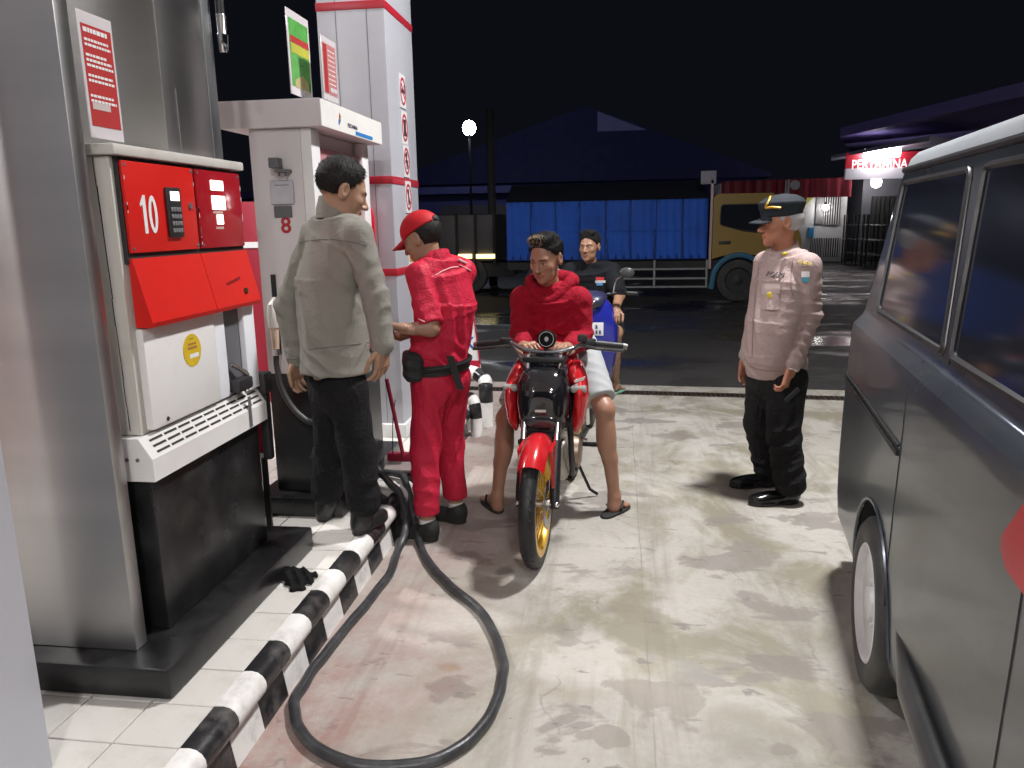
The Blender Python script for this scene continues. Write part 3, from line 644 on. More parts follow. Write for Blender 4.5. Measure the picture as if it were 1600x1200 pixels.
def ysh(y, z):                                    # rear leans forward a little, the nose slopes back above the belt
    if y > .8: return y-max(0, z-1.0)*.03
    if y < -1.9: return y+max(0, z-.95)*.75*min(1, (-1.9-y)/1.0)
    return y
AR = .345
wheels = [(0, .29), (-2.32, .29)]
zl = zsec+[SEC[-1][0]]
vv = []; idx = {}
for side in (0, 1):
    for i, y in enumerate(ys):
        for j, z in enumerate(zl):
            x = sx(z) if j < len(zl)-1 else SEC[-1][1]
            if j < len(zl)-1 and z > 1.75:                       # roof crown keeps its own spacing
                pass
            x = x+inset(y)*(1 if z < 1.77 else max(0, (.83-x)/.7))
            Y_, Z_ = ysh(y, z), z
            for (wy, wz) in wheels:
                d = math.hypot(Y_-wy, Z_-wz)
                if abs(d-AR) < .0145 and z < .75: Y_ = wy+(Y_-wy)*AR/d; Z_ = wz+(Z_-wz)*AR/d
            idx[side, i, j] = len(vv); vv.append((x if side == 0 else VW-x, Y_, Z_))
ff = []
for side in (0, 1):
    for i in range(len(ys)-1):
        for j in range(len(zl)-1):
            q = [idx[side, i, j], idx[side, i, j+1], idx[side, i+1, j+1], idx[side, i+1, j]]
            cy = sum(vv[k][1] for k in q)/4; cz = sum(vv[k][2] for k in q)/4
            if any(math.hypot(cy-wy, cz-wz) < AR-.002 for wy, wz in wheels): continue
            ff.append(tuple(q if side else q[::-1]))
for e in (0, len(ys)-1):                          # rear and front ends
    for j in range(len(zl)-1):
        ff.append((idx[0, e, j], idx[0, e, j+1], idx[1, e, j+1], idx[1, e, j]))
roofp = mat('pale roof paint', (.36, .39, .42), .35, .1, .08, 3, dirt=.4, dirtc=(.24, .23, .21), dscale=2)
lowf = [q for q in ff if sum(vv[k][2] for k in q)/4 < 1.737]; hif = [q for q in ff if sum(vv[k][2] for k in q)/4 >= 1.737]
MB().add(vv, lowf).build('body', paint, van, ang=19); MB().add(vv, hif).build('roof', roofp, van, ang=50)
for (wy, wz) in wheels:
    for sd in (0, 1):
        s = MB(); n = 24; pts = [(.0, wy+AR*math.cos(R_(-18+216*k/n)), wz+AR*math.sin(R_(-18+216*k/n))) for k in range(n+1)]
        va = []
        for (_, a, b) in pts:
            xo = sx(max(.2, min(b, 1.0)))
            for dx in (.0, .30): va.append(((xo+dx) if sd == 0 else VW-xo-dx, a, b))
        s.add(va, [(2*k, 2*k+1, 2*k+3, 2*k+2) for k in range(n)])
        s.add([va[2*k+1] for k in range(n+1)]+[(.33 if sd == 0 else VW-.33, wy, wz-.1)], [(k, k+1, n+1) for k in range(n)])
        s.build('wheel_arch', mat('arch black', (.02, .02, .02), .8, 0, .3, 9), van)
        lp = MB(); lp.tube([((sx(max(.2, min(b, 1.0)))-.001) if sd == 0 else VW-sx(max(.2, min(b, 1.)))+.001, a, b) for (_, a, b) in pts], .007, 6); lp.build('arch_lip', paint, van)
tyre = mat('tyre rubber', (.028, .028, .028), .62, 0, .25, 14, dirt=.5, dirtc=(.10, .095, .085), dscale=8)
rimm = mat('silver wheel', (.60, .60, .61), .45, .1, .08, 7, dirt=.25, dirtc=(.2, .18, .15), dscale=9)
def van_wheel(x, y, flip):
    Mw = Matrix.Translation((x, y, .29)) @ Matrix.Rotation(R_(-90 if not flip else 90), 4, 'Y')   # local z points outwards
    wt = MB().lathe([(.185, -.155), (.225, -.16), (.268, -.145), (.289, -.12), (.29, -.05), (.284, -.022), (.262, -.004), (.225, .0), (.198, -.006), (.186, -.02)], 48, Mw).build('wheel', tyre, van)
    MB().lathe([(.186, -.03), (.196, -.008), (.190, -.004), (.180, -.012), (.172, -.035), (.160, -.05), (.150, -.052), (.120, -.040), (.085, -.030), (.062, -.028), (.055, -.016), (.04, -.012), (0, -.012)], 40, Mw).build('rim', rimm, wt)
    for k in range(8):
        a = k*math.pi/4+.2; MB().lathe([(.013, 0), (.013, .002), (0, .002)], 10, Mw @ Matrix.Translation((.148*math.cos(a), .148*math.sin(a), -.0505))).build('slot', gap, wt)
    for k in range(5):
        a = k*2*math.pi/5; MB().lathe([(.011, 0), (.010, .01), (0, .011)], 6, Mw @ Matrix.Translation((.072*math.cos(a), .072*math.sin(a), -.029))).build('wheel_nut', rimm, wt)
for (wy, wz) in wheels:
    van_wheel(-.014, wy, False); van_wheel(VW+.014, wy, True)
def on_side(y, z, off=0.): return Vector((sx(z)-off, y, z))
def rounded(poly, r, n=5):
    out = []; k = len(poly)
    for i in range(k):
        p, a, b = Vector(poly[i]), Vector(poly[i-1]), Vector(poly[(i+1) % k])
        da, db = (a-p), (b-p); rr = min(r, da.length*.45, db.length*.45); p0, p1 = p+da.normalized()*rr, p+db.normalized()*rr
        for t_ in range(n+1):
            u = t_/n; out.append(p0*(1-u)**2+p*2*u*(1-u)+p1*u*u)
    return out
wins = [((.58, 1.20), (.75, 1.672), (-.13, 1.672), (-.385, 1.20)), ((-.47, 1.20), (-.27, 1.672), (-1.05, 1.668), (-1.16, 1.20)), ((-1.28, 1.20), (-1.20, 1.66), (-1.72, 1.64), (-2.12, 1.19))]
for k, wq in enumerate(wins):
    pl = rounded([Vector((a, b)) for a, b in wq], .03)
    for sd in (0, 1):
        def P3(p, o): v = on_side(p.x, p.y, o); return v if sd == 0 else Vector((VW-v.x, v.y, v.z))
        wd = MB(); wd.add([P3(p, .004) for p in pl], [tuple(range(len(pl)))])
        wo = wd.build('window', glass, van, smooth=False)
        MB().tube([P3(p, .003) for p in pl], .011, 6, closed=True, flat=1.).build('window_seal', rub, wo)
        big = [p*1.0 for p in pl]; c_ = sum(pl, Vector((0, 0)))/len(pl)
        MB().tube([P3(c_+(p-c_)*Vector((1.0, 1.0)).length/1.41421*1.03, .004) for p in pl], .0035, 5, closed=True).build('window_trim', mat('dull trim', (.05, .05, .055), .35, .3), wo)
# dark pillar panels, rain gutter, door joint, slide rail, sill moulding
for (a0, a1, b0, b1) in ((-.40, -.455, -.145, -.255), (-1.175, -1.265, -1.035, -1.19)):
    s = MB(); s.add([on_side(a0, 1.18, .003), on_side(a1, 1.18, .003), on_side(b1, 1.675, .003), on_side(b0, 1.675, .003)], [(0,1,2,3)]); s.build('pillar_panel', mat('pillar black', (.03, .03, .034), .3), van, smooth=False)
MB().tube([(sx(1.722)-.004, y, 1.722) for y in (.84, .5, 0, -.8, -1.7)], .013, 8).build('rain_gutter', rub, van)
for ya, yb in ((-.25, -.24), (-1.215, -1.215)):
    MB().tube([on_side(ya+(yb-ya)*k/11 - .02*math.sin(k/11*3.1), .40+.75*k/11, -.001) for k in range(12)], .0035, 5).build('door_joint', gap, van)
s = MB(); s.box((-.001, -.24, .872), (.02, .88, .886)); s.box((.001, -.24, .898), (.02, .88, .906)); s.build('slide_rail', gap, van, smooth=False)
s = MB(); s.tube([(.022-.03*min(1, k/3, (14-k)/3), -.33-k*.125, .42-.02*math.sin(k/14*3.14)) for k in range(15)], [.006+.030*min(1, k/3, (14-k)/3) for k in range(15)], 12); s.build('sill_moulding', mat('sill paint', (.09, .097, .10), .35, .4, .1, 3, dirt=.6, dirtc=(.19, .17, .15), dscale=3), van)
s = MB(); stk = rounded([Vector(p) for p in ((-1.205, 1.112), (-1.108, .985), (-1.118, .962), (-1.155, .943), (-1.75, .92), (-1.75, 1.112))], .006)
s.add([on_side(p.x, p.y, .003) for p in stk], [tuple(range(len(stk)))]); s.build('red_decal', mat('decal red', (.50, .015, .03), .3), van, smooth=False)
MB().box((.06, YR-.10, .20), (VW-.06, YR+.04, .40), bev=.03).build('rear_bumper', paint, van)
for xx in (.05, VW-.17): MB().box((xx, YR-.06, .78), (xx+.12, YR+.004, 1.08), bev=.015).build('tail_lamp', mat('tail lamp red', (.25, .01, .015), .15), van)
MB().box((.28, YR-.075, 1.15), (VW-.28, YR-.035, 1.62), bev=.012).build('rear_window', glass, van)
MB().box((.0, -1.42, 1.02), (.025, -1.55, 1.05), bev=.008).build('door_handle', rub, van)
MB().box((.25, YF+.02, .5), (VW-.25, YF-.03, .75), bev=.02).build('grille', rub, van)
for xx in (.2, VW-.46): MB().box((xx, YF+.0, .78), (xx+.26, YF+.06, .95), bev=.02).build('headlight', chrome, van)
# ================================================================== across the road
def B(px, py, Y): return AY(px, py, Y)
TY = 15.1                                          # near side of the parked truck
tr = thing('cargo_truck', (0, TY+1, -.02), 'cargo truck with yellow cab and bright blue tarpaulin sides', 'truck')
blue = mat('blue tarpaulin', (.014, .11, .60), .7, 0, .3, 2.5, bump=.5, bscale=7, stretch=(1, 1, .4), dirt=.35, dirtc=(.01, .03, .12), dscale=1.5)
blued = mat('blue tarpaulin rib', (.007, .04, .22), .7, 0, .2, 3)
tyel = mat('cab yellow', (.30, .19, .03), .35, 0, .1, 3, dirt=.2)
tblu = mat('cab blue', (.05, .17, .27), .4, 0, .12, 3, dirt=.25)
tdk = mat('chassis black', (.02, .02, .022), .7, 0, .3, 4); galv = mat('galvanised rail', (.20, .20, .20), .5, .6, .2, 6)
a0, a1 = B(790, 325, TY), B(1108, 309, TY); b0 = B(790, 412, TY); b1 = B(1110, 404, TY)
bx0, bx1, bz0, bz1 = a0.x, a1.x, .80, 1.90
MB().box((bx0, TY+.03, bz0), (bx1, TY+1.9, bz1), bev=.02).build('cargo_box', blued, tr)
n = 8; wv_ = (bx1-bx0)/n
for i in range(n):
    x0 = bx0+i*wv_
    # each bulging tarpaulin bay
    s = MB(); N_ = 14; vv = []
    for p in range(N_+1):
        for q in range(N_+1):
            u, v = p/N_, q/N_; bul = .018*(1-(2*u-1)**4)*(1-(2*v-1)**4)+.012*math.sin(u*19+i*2.3+v*1.5)*(1-v*.4)+random.uniform(-.003, .003)
            vv.append((x0+.012+(wv_-.024)*u, TY+.028-bul, bz0+.02+(bz1-bz0-.0)*v))
    s.add(vv, [(p*(N_+1)+q, p*(N_+1)+q+1, (p+1)*(N_+1)+q+1, (p+1)*(N_+1)+q) for p in range(N_) for q in range(N_)]); s.build('tarpaulin_bay', blue, tr, ang=60)
MB().box((bx0, TY-.012, 1.345), (bx1, TY-.002, 1.36)).build('lashing_rope', blue, tr)
# sloping top sheet
s = MB(); s.prism([(0, 1.9), (.95, 2.28), (1.9, 1.9)], bx0, bx1, Matrix(((0,0,1,0),(1,0,0,TY+.02),(0,1,0,.004),(0,0,0,1)))); s.build('top_sheet', mat('dark tarpaulin', (.008, .010, .022), .8, 0, .3, 2), tr, smooth=False)
MB().box((bx0, TY+.15, .62), (bx1+1.3, TY+1.7, .79)).build('chassis', tdk, tr)
s = MB()
for z in (.62, .44, .28): s.box((bx0+.9, TY+.02, z-.018), (bx1, TY+.05, z+.018))
s.build('side_rail', galv, tr)
for x in np.arange(bx0+.9, bx1+.01, (bx1-bx0-.9)/3): MB().box((x-.02, TY+.0, .26), (x+.02, TY+.03, .79)).build('rail_post', galv, tr)
MB().box((bx1+.03, TY+.0, .62), (bx1+.075, TY+.045, 2.25)).build('front_post', mat('pale post', (.45, .32, .34), .4, .2), tr)
MB().box((bx1-.16, TY+.0, 2.18), (bx1+.12, TY+.05, 2.42), bev=.01).build('board', mat('pale board', (.30, .30, .36), .5), tr)
def truck_wheel(x, y, parent):
    Mw = Matrix.Translation((x, y, .39)) @ Matrix.Rotation(R_(90), 4, 'X')
    wt = MB().lathe([(.2, -.22), (.39, -.2), (.41, -.16), (.41, -.05), (.39, -.01), (.25, .0), (.22, -.03)], 32, Mw).build('wheel', tyre, parent)
    MB().lathe([(.225, -.03), (.21, -.05), (.15, -.06), (.08, -.02), (0, -.02)], 24, Mw).build('rim', mat('dull rim', (.025, .025, .025), .6, .2), wt)
cx0 = bx1+.09; cx1 = cx0+1.62
wcx = B(1152, 440, TY).x+.02
# cab side with window opening and wheel arch
prof = [(cx0, .80), (cx0, 1.93), (cx0+.06, 2.0), (cx0+1.05, 2.0), (cx0+1.22, 1.93), (cx1-.03, 1.25), (cx1, 1.1), (cx1, .55), (wcx+.55, .55), (wcx+.5, .72), (wcx+.36, .86), (wcx, .9), (wcx-.30, .86)]
MY = Matrix(((1,0,0,0),(0,0,-1,0),(0,1,0,0),(0,0,0,1)))
MB().prism(prof, -(TY+1.75), -(TY+.03), MY).build('cab', tyel, tr, smooth=False)
wp = rounded([Vector(p) for p in ((cx0+.13, 1.44), (cx0+.14, 1.80), (cx0+1.02, 1.80), (cx1-.22, 1.22), (cx0+.55, 1.32))], .06)
MB().prism([(p.x, p.y) for p in wp], -(TY+.04), -(TY+.02), MY).build('side_window', glass, tr, smooth=False)
MB().tube([(p.x, TY+.022, p.y) for p in wp], .012, 6, closed=True).build('window_seal', rub, tr)
MB().box((cx0+.12, TY+.008, 1.075), (cx0+.34, TY+.028, 1.135), bev=.008).build('door_handle', rub, tr)
fa = [(wcx+.48*math.cos(R_(a)), .39+.48*math.sin(R_(a))) for a in range(0, 181, 12)]
s = MB(); s.tube([(x, TY+.02, z) for x, z in fa]+[(fa[-1][0]-.03, TY+.02, .24)], .055, 8); s.build('wheel_arch', tblu, tr)
MB().box((wcx+.53, TY+.0, .36), (cx1+.03, TY+.2, .6), bev=.03).build('bumper', tblu, tr)
truck_wheel(wcx, TY+.05, tr); truck_wheel(bx0+.75, TY+.05, tr)
# grey box truck with two lit strips
T2 = 17.2
t2 = thing('box_truck', (-3.9, T2+1, -.02), 'grey slatted box truck with two glowing yellow strips along its side', 'truck')
gb = mat('grey van box', (.085, .075, .078), .55, 0, .25, 3, dirt=.4)
l0, l1 = B(655, 350, T2), B(772, 346, T2)
for i in range(4):
    w_ = (l1.x-l0.x)/4; MB().box((l0.x+i*w_+.02, T2, .72), (l0.x+(i+1)*w_-.02, T2+2, 1.72), bev=.015).build('panel', gb, t2)
MB().box((l0.x, T2+.02, .7), (l1.x, T2+1.98, 1.735)).build('box', tdk, t2)
for k in range(5): MB().box((l0.x+k*(l1.x-l0.x)/4-.03, T2-.03, .62), (l0.x+k*(l1.x-l0.x)/4+.03, T2, 1.76)).build('stake', tdk, t2)
for (pa, pb) in ((716, 737), (744, 773)):
    u, v = B(pa, 404, T2-.05), B(pb, 397, T2-.05)
    MB().box((u.x, T2-.05, u.z), (v.x, T2-.02, v.z)).build('light_strip', mat('lit strip', (.9, .8, .3), .4, emit=(1, .80, .30), es=3.0), t2, smooth=False)
MB().box((l0.x, T2+.1, .35), (l1.x+.4, T2+1.7, .66)).build('chassis', tdk, t2)
for xx in (l0.x+.5, l1.x-.6): truck_wheel(xx, T2+.02, t2)
# street lamp and utility pole
SY = 24.; lp = B(733, 200, SY)
sl_ = thing('street_lamp', (lp.x, SY, 0), 'tall street lamp with a bright white glowing head', 'street lamp')
MB().cyl((lp.x, SY, 0), (lp.x, SY, lp.z-.1), .05, .03, 12).build('pole', tdk, sl_)
MB().ell((lp.x, SY, lp.z), (.20, .20, .22), 18).build('lamp_head', mat('lit street lamp', (.9, .9, .9), .4, emit=(.82, .86, 1.0), es=95), sl_)
MB().cyl((lp.x, SY, lp.z-.28), (lp.x, SY, lp.z-.18), .05, .09, 14).build('collar', tdk, sl_)
up = B(772, 480, 19.); uq = B(772, 150, 19.)
s = MB(); s.cyl((up.x, 19., 0), (up.x, 19., 4.2), .11, .09, 14).build('utility_pole', mat('dark concrete pole', (.05, .05, .055), .8), label='dark concrete utility pole behind the trucks', cat='pole')
# dark house with a gable roof
hs = mat('dark house wall', (.045, .05, .18), .8, 0, .2, 2); rf = mat('dark roof tile', (.05, .055, .20), .7, 0, .25, 3, bump=.3, bscale=12)
HY = 34.; gp_ = B(915, 165, HY); ge = B(1205, 270, HY); gl = B(800, 215, HY)
hz = thing('house', (gp_.x, HY+4, 0), 'dark house with a low gabled roof behind the blue truck', 'house')
MB().box((gl.x-6, HY+.5, 0), (ge.x-.3, HY+9, ge.z-.1)).build('wall', hs, hz, smooth=False)
s = MB(); eL = gp_.x-(ge.x-gp_.x)*1.15
s.prism([(eL, ge.z-.15), (ge.x, ge.z-.15), (ge.x, ge.z), (gp_.x, gp_.z), (eL, ge.z)], -(HY+9.5), -HY, MY); s.build('roof', rf, hz, smooth=False)
g2 = B(1010, 203, HY); s = MB(); s.prism([(gp_.x+.5, g2.z), (g2.x, g2.z), (gp_.x+.5, gp_.z-.25)], -HY, -(HY-.06), MY); s.build('gable_panel', mat('gable lit blue', (.42, .42, .85), .7), hz, smooth=False)  # bluish light falling on the gable is put into this pale blue
for (wx_) in (-7, -3, 1): MB().box((gp_.x+wx_, HY+.44, .9), (gp_.x+wx_+1.4, HY+.51, 2.1)).build('window', glass, hz, smooth=False)
# long dark wall of shops to the left
sh = thing('shop_row', (-9, 30, 0), 'long dark low shop building behind the grey truck', 'building')
MB().box((-24, 29, 0), (-2.5, 36, 2.6)).build('wall', hs, sh, smooth=False)
MB().box((-24.4, 28.4, 2.6), (-2.2, 36.5, 2.85)).build('roof', rf, sh, smooth=False)
for k in range(5): MB().box((-23+k*4.1, 28.96, .1), (-20.2+k*4.1, 29.02, 2.2)).build('shutter', mat('shutter', (.05, .05, .06), .6), sh, smooth=False)
# white kiosk with red valance
KY = 28.; kw0 = mat('kiosk white', (.66, .66, .68), .5, 0, .08, 2, dirt=.25)
kio = thing('kiosk', (5.5, KY+1, 0), 'small white kiosk with barred door under a red valance', 'kiosk')
v0, v1 = B(1126, 284, KY), B(1326, 301, KY); d0, d1 = B(1250, 300, KY), B(1319, 404, KY)
MB().box((v0.x, KY+.25, 0), (d1.x, KY+3, v0.z-.05)).build('wall', kw0, kio, smooth=False)
s = MB(); NN = 40; vv = []
for i in range(NN+1):
    x = v0.x+(v1.x-v0.x)*i/NN; w_ = .05*math.sin(i*1.9)+.03*math.sin(i*.7)
    zt = v0.z+(B(1326, 278, KY).z-v0.z)*i/NN
    vv += [(x, KY-.35+w_, zt-.62), (x, KY-.3+w_*.3, zt)]
s.add(vv, [(2*i, 2*i+2, 2*i+3, 2*i+1) for i in range(NN)]); s.build('valance', mat('valance red', (.36, .02, .045), .4, 0, .25, 4), kio, ang=80)
s = MB(); cq = B(1238, 290, KY); s.lathe([(.16, 0), (.16, .01), (0, .01)], 20, FY(cq.x, KY-.42, cq.z)); s.build('round_mark', mwht, kio, smooth=False)
for (px, hh) in ((1224, .30), (1228, .34)):
    q = B(px, 291, KY); MB().box((q.x-.03, KY-.43, q.z-hh), (q.x+.03, KY-.41, q.z+hh*.6)).build('stroke_mark', mwht, kio, smooth=False)
door = MB().box((d0.x, KY+.1, .05), (d1.x, KY+.2, d0.z), bev=.01).build('barred_door', kw0, kio)
for (pa, pb, ya, yb) in ((1277, 1286, 302, 350), (1289, 1312, 303, 351), (1268, 1285, 372, 402), (1289, 1312, 372, 402)):
    u, v = B(pa, ya, KY), B(pb, yb, KY)
    MB().box((u.x, KY+.06, v.z), (v.x, KY+.1, u.z)).build('opening', mat('dark opening', (.05, .04, .045), .7), door, smooth=False)
    n = 7
    for k in range(n): MB().box((u.x+(v.x-u.x)*(k+.3)/n, KY+.03, v.z), (u.x+(v.x-u.x)*(k+.55)/n, KY+.06, u.z)).build('bar', kw0, door, smooth=False)
q = B(1268, 361, KY); MB().box((q.x-.09, KY+.04, q.z-.22), (q.x+.09, KY+.1, q.z+.12)).build('blue_sticker', mat('sticker blue', (.02, .20, .42), .5), kio, smooth=False)
q = B(1263, 315, KY); s = MB(); s.prism([(q.x-.2, q.z-.25), (q.x+.15, q.z+.1), (q.x+.25, q.z+.3), (q.x-.02, q.z+.2)], -(KY+.1), -(KY+.05), MY); s.build('yellow_paper', mat('paper yellow', (.4, .38, .10), .6), kio, smooth=False)
bulb = mat('lit bulb', (.9, .9, .9), .4, emit=(1, .97, .93), es=45)
def hung_lamp(px, py, Y, r, label, e=bulb):
    q = B(px, py, Y); t = thing('wall_lamp', q, label, 'lamp'); MB().ell(q, (r, r, r), 14).build('bulb', e, t); MB().cyl(q+Vector((0, 0, r*.8)), q+Vector((0, 0, r*1.8)), r*.5, r*.5, 10).build('fitting', tdk, t)
hung_lamp(1290, 324, KY-.3, .10, 'small glowing bulb in front of the barred kiosk door')
# filling-station office at the right with its lit red sign
OY = 27.; off = thing('station_office', (11, OY+3, 0), 'dark station office with overhanging roof beside the kiosk', 'building')
o0 = B(1310, 213, OY); o1 = B(1600, 150, OY-3)
MB().box((8.3, OY+1.5, 0), (20, OY+8, 3.0)).build('wall', mat('office wall', (.10, .10, .12), .6, 0, .2, 2), off, smooth=False)
s = MB(); e0, e1 = B(1312, 214, OY), B(1640, 141, OY-8)
s.add([e0, e1, e1+Vector((0, 0, .32)), e0+Vector((0, 0, .28)), e0+Vector((3, 9, .28)), e1+Vector((6, 9, .32)), e0+Vector((3, 9, 0)), e1+Vector((6, 9, 0))], [(0,1,2,3), (3,2,5,4), (0,6,7,1)])
s.build('roof_edge', mat('violet roof edge', (.24, .19, .52), .5), off, smooth=False)
s = MB(); f0, f1 = B(1300, 248, OY), B(1452, 220, OY-3); s.add([f0, f1, f1+Vector((0, 0, .14)), f0+Vector((0, 0, .10)), f0+Vector((.6, 2.5, .1)), f1+Vector((2, 2.5, .14))], [(0,1,2,3), (3,2,5,4)]); s.build('gutter', mat('gutter grey', (.3, .3, .38), .5), off, smooth=False)
for k in range(9): 
    q = B(1365+k*7, 305+(k % 2)*3, OY+1.4); MB().box((q.x-.05, OY+1.3, 0), (q.x+.05, OY+1.4, 2.2)).build('window_bar', tdk, off, smooth=False)
sg = thing('lit_sign', B(1365, 252, OY-.6), 'lit red and white fuel station sign under the office roof', 'sign')
SYg = OY-.6
g0, g1 = B(1322, 262, SYg), B(1440, 228, SYg); rdz0 = B(1370, 262, SYg).z; rdz1 = B(1370, 238, SYg).z
MB().box((g0.x, SYg, rdz0), (g1.x, SYg+.12, rdz1)).build('red_panel', mat('sign panel red', (.36, .02, .035), .4, emit=(.6, .02, .04), es=.25), sg, smooth=False)
MB().box((g0.x, SYg+.0, rdz0-.34), (g1.x, SYg+.12, rdz0-.01)).build('white_panel', mat('sign panel white', (.6, .6, .65), .4, emit=(.9, .9, 1), es=.12), sg, smooth=False)
q = B(1374, 257, SYg); lettering('PERTAMINA', .40, FY(q.x, SYg-.005, q.z) @ Matrix.Diagonal((.78, 1, 1, 1)), mat('sign letter white', (.75, .7, .7), .4, emit=(1, .9, .9), es=.7), sg, bold=.006)
q0, q1 = B(1350, 243, SYg-.25), B(1408, 236, SYg-.25)
MB().box((q0.x, SYg-.25, q0.z-.06), (q1.x, SYg-.15, q1.z+.10), bev=.02).build('tube_lamp', mat('lit tube', (.9, .9, .9), .4, emit=(1, .93, .95), es=20), sg)
MB().ell(B(1372, 247, SYg-.3), (.26, .05, .15), 16).build('flood_lamp', mat('lit tube', (.9, .9, .9), .4, emit=(1, .93, .95), es=20), sg)
hung_lamp(1369, 285, OY+.6, .17, 'round glowing lamp under the lit red sign')
# metal racks beside the kiosk
for k, (px, yy) in enumerate(((1335, 27.), (1352, 26.), (1368, 25.))):
    b = B(px, 412, yy); t = thing('metal_rack', (b.x, yy, 0), 'dark open metal rack standing between the kiosk and the van', 'rack', 'dark racks beside the kiosk')
    s = MB()
    for dx in (-.3, .3):
        for dy in (0, .4): MB().box((b.x+dx-.02, yy+dy-.02, 0), (b.x+dx+.02, yy+dy+.02, 1.6)).build('leg', tdk, t, smooth=False)
    for z in (.35, .8, 1.25): MB().box((b.x-.32, yy-.02, z), (b.x+.32, yy+.42, z+.03)).build('shelf', galv, t, smooth=False)
# red stand and low barrier seen between the two pumps
q0, q1 = AY(392, 315, 6.4), AY(404, 440, 6.4)
t = thing('red_stand', (q0.x, 6.4, 0), 'narrow red stand seen between the two pumps', 'stand')
MB().box((q0.x-.25, 6.4, .0), (q0.x+.09, 6.55, q0.z), bev=.01).build('panel', mat('stand red', (.30, .012, .03), .4), t)
MB().box((q0.x-.1, 6.39, 1.37), (q0.x+.085, 6.399, 1.42)).build('white_tag', mwht, t, smooth=False)
t = thing('parked_car', (-4.3, 10, 0), 'dim grey parked car seen between the two pumps', 'car')
MB().box((-5.4, 9.2, .35), (-2.9, 10.7, .85), bev=.12, seg=4).build('body', paint, t); MB().box((-5.0, 9.3, .84), (-3.5, 10.6, 1.30), bev=.14, seg=4).build('cabin', glass, t)
for xx in (-4.9, -3.4):
    MB().lathe([(.2, -.1), (.3, -.1), (.3, .08), (.2, .1), (0, .1)], 24, Matrix.Translation((xx, 9.22, .30)) @ Matrix.Rotation(R_(90), 4, 'X')).build('wheel', tyre, t)
MB().box((-5.3, 9.185, .60), (-3.0, 9.2, .63)).build('side_trim', mat('brass trim', (.3, .2, .05), .4), t)
q0, q1 = AX(404, 626, -1.75), AX(418, 700, -1.75)
t = thing('sign_board', (-1.80, 3.02, IZ), 'red board with a white lower edge behind the red and white pump', 'board')
q = AY(413, 715, 3.02); qt = AY(408, 622, 3.02)
MB().box((qt.x-.30, 3.02, q.z), (q.x+.005, 3.05, qt.z), bev=.003).build('panel', mat('stand red', (.30, .012, .03), .4), t)
MB().box((qt.x-.30, 3.017, q.z), (q.x+.006, 3.052, q.z+.02)).build('lower_edge', mwht, t, smooth=False)
for dx in (-.28, -.01): MB().box((q.x+dx-.012, 3.03, IZ+.001), (q.x+dx+.012, 3.045, q.z)).build('foot', mblk, t, smooth=False)
# ================================================================== bodies: smooth implicit surfaces meshed with surface nets
V3 = lambda *a: np.array(a, dtype=np.float32)
def npv(v): return np.array(tuple(v), dtype=np.float32)
def unit(v): v = npv(v); return v/np.linalg.norm(v)
def cap(a, b, ra, rb=None):
    a, b = npv(a), npv(b); rb = ra if rb is None else rb; ab = b-a; L2 = max(1e-9, float(ab@ab))
    def f(P):
        t = np.clip(((P-a)@ab)/L2, 0, 1); q = P-a-t[:, None]*ab
        return np.sqrt((q*q).sum(1))-(ra+(rb-ra)*t)
    return f
def chain(pts, rs, k=.02):
    return union(k, *[cap(pts[i], pts[i+1], rs[i], rs[i+1]) for i in range(len(pts)-1)])
def ell(c, r, Rm=None):
    c = npv(c); r = V3(*r)
    def f(P):
        q = P-c
        if Rm is not None: q = q@Rm
        k0 = np.sqrt(((q/r)**2).sum(1)); k1 = np.sqrt(((q/(r*r))**2).sum(1))+1e-9
        return k0*(k0-1)/k1
    return f
def rbox(c, h, r, Rm=None):
    c = npv(c); h = V3(*h)-r
    def f(P):
        q = P-c
        if Rm is not None: q = q@Rm
        q = np.abs(q)-h
        return np.sqrt((np.maximum(q, 0)**2).sum(1))+np.minimum(q.max(1), 0)-r
    return f
def smin(a, b, k):
    if k <= 0: return np.minimum(a, b)
    h = np.clip(.5+.5*(b-a)/k, 0, 1); return b+(a-b)*h-k*h*(1-h)
def union(k, *fs):
    def f(P):
        d = fs[0](P)
        for g in fs[1:]: d = smin(d, g(P), k)
        return d
    return f
def cut(f, g, k=.0):                                # f minus g
    return lambda P: -smin(-f(P), g(P), k)
def inter(f, g, k=.0): return lambda P: -smin(-f(P), -g(P), k)
def plane(p, n):
    p, n = npv(p), unit(n); return lambda P: (P-p)@n
def loft(nodes, right, k=.0, flat=True):
    """elliptic sections (centre, rx, ry) along a spine; right = sideways axis"""
    right = unit(right); C = [npv(n[0]) for n in nodes]; rx = [n[1] for n in nodes]; ry = [n[2] for n in nodes]
    def f(P):
        out = None
        for i in range(len(C)-1):
            ab = C[i+1]-C[i]; L = np.linalg.norm(ab); ax = ab/L; t0 = ((P-C[i])@ax)/L; t = np.clip(t0, 0, 1)
            t = t*t*(3-2*t)*.5+t*.5
            a = rx[i]+(rx[i+1]-rx[i])*t; b = ry[i]+(ry[i+1]-ry[i])*t
            rt = right-ax*(right@ax); rt = rt/np.linalg.norm(rt); fw = np.cross(ax, rt)
            q = P-C[i]-np.clip(t0, 0, 1)[:, None]*ab; x = q@rt; y = q@fw
            k0 = np.sqrt((x/a)**2+(y/b)**2); k1 = np.sqrt((x/a**2)**2+(y/b**2)**2)+1e-6
            d = k0*(k0-1)/k1
            axd = np.where(t0 < 0, -t0*L-(0. if i == 0 else .04), (t0-1)*L-(0. if i == len(C)-2 else .04))
            dd = np.maximum(d, axd)
            out = dd if out is None else np.minimum(out, dd)
        return out
    return f
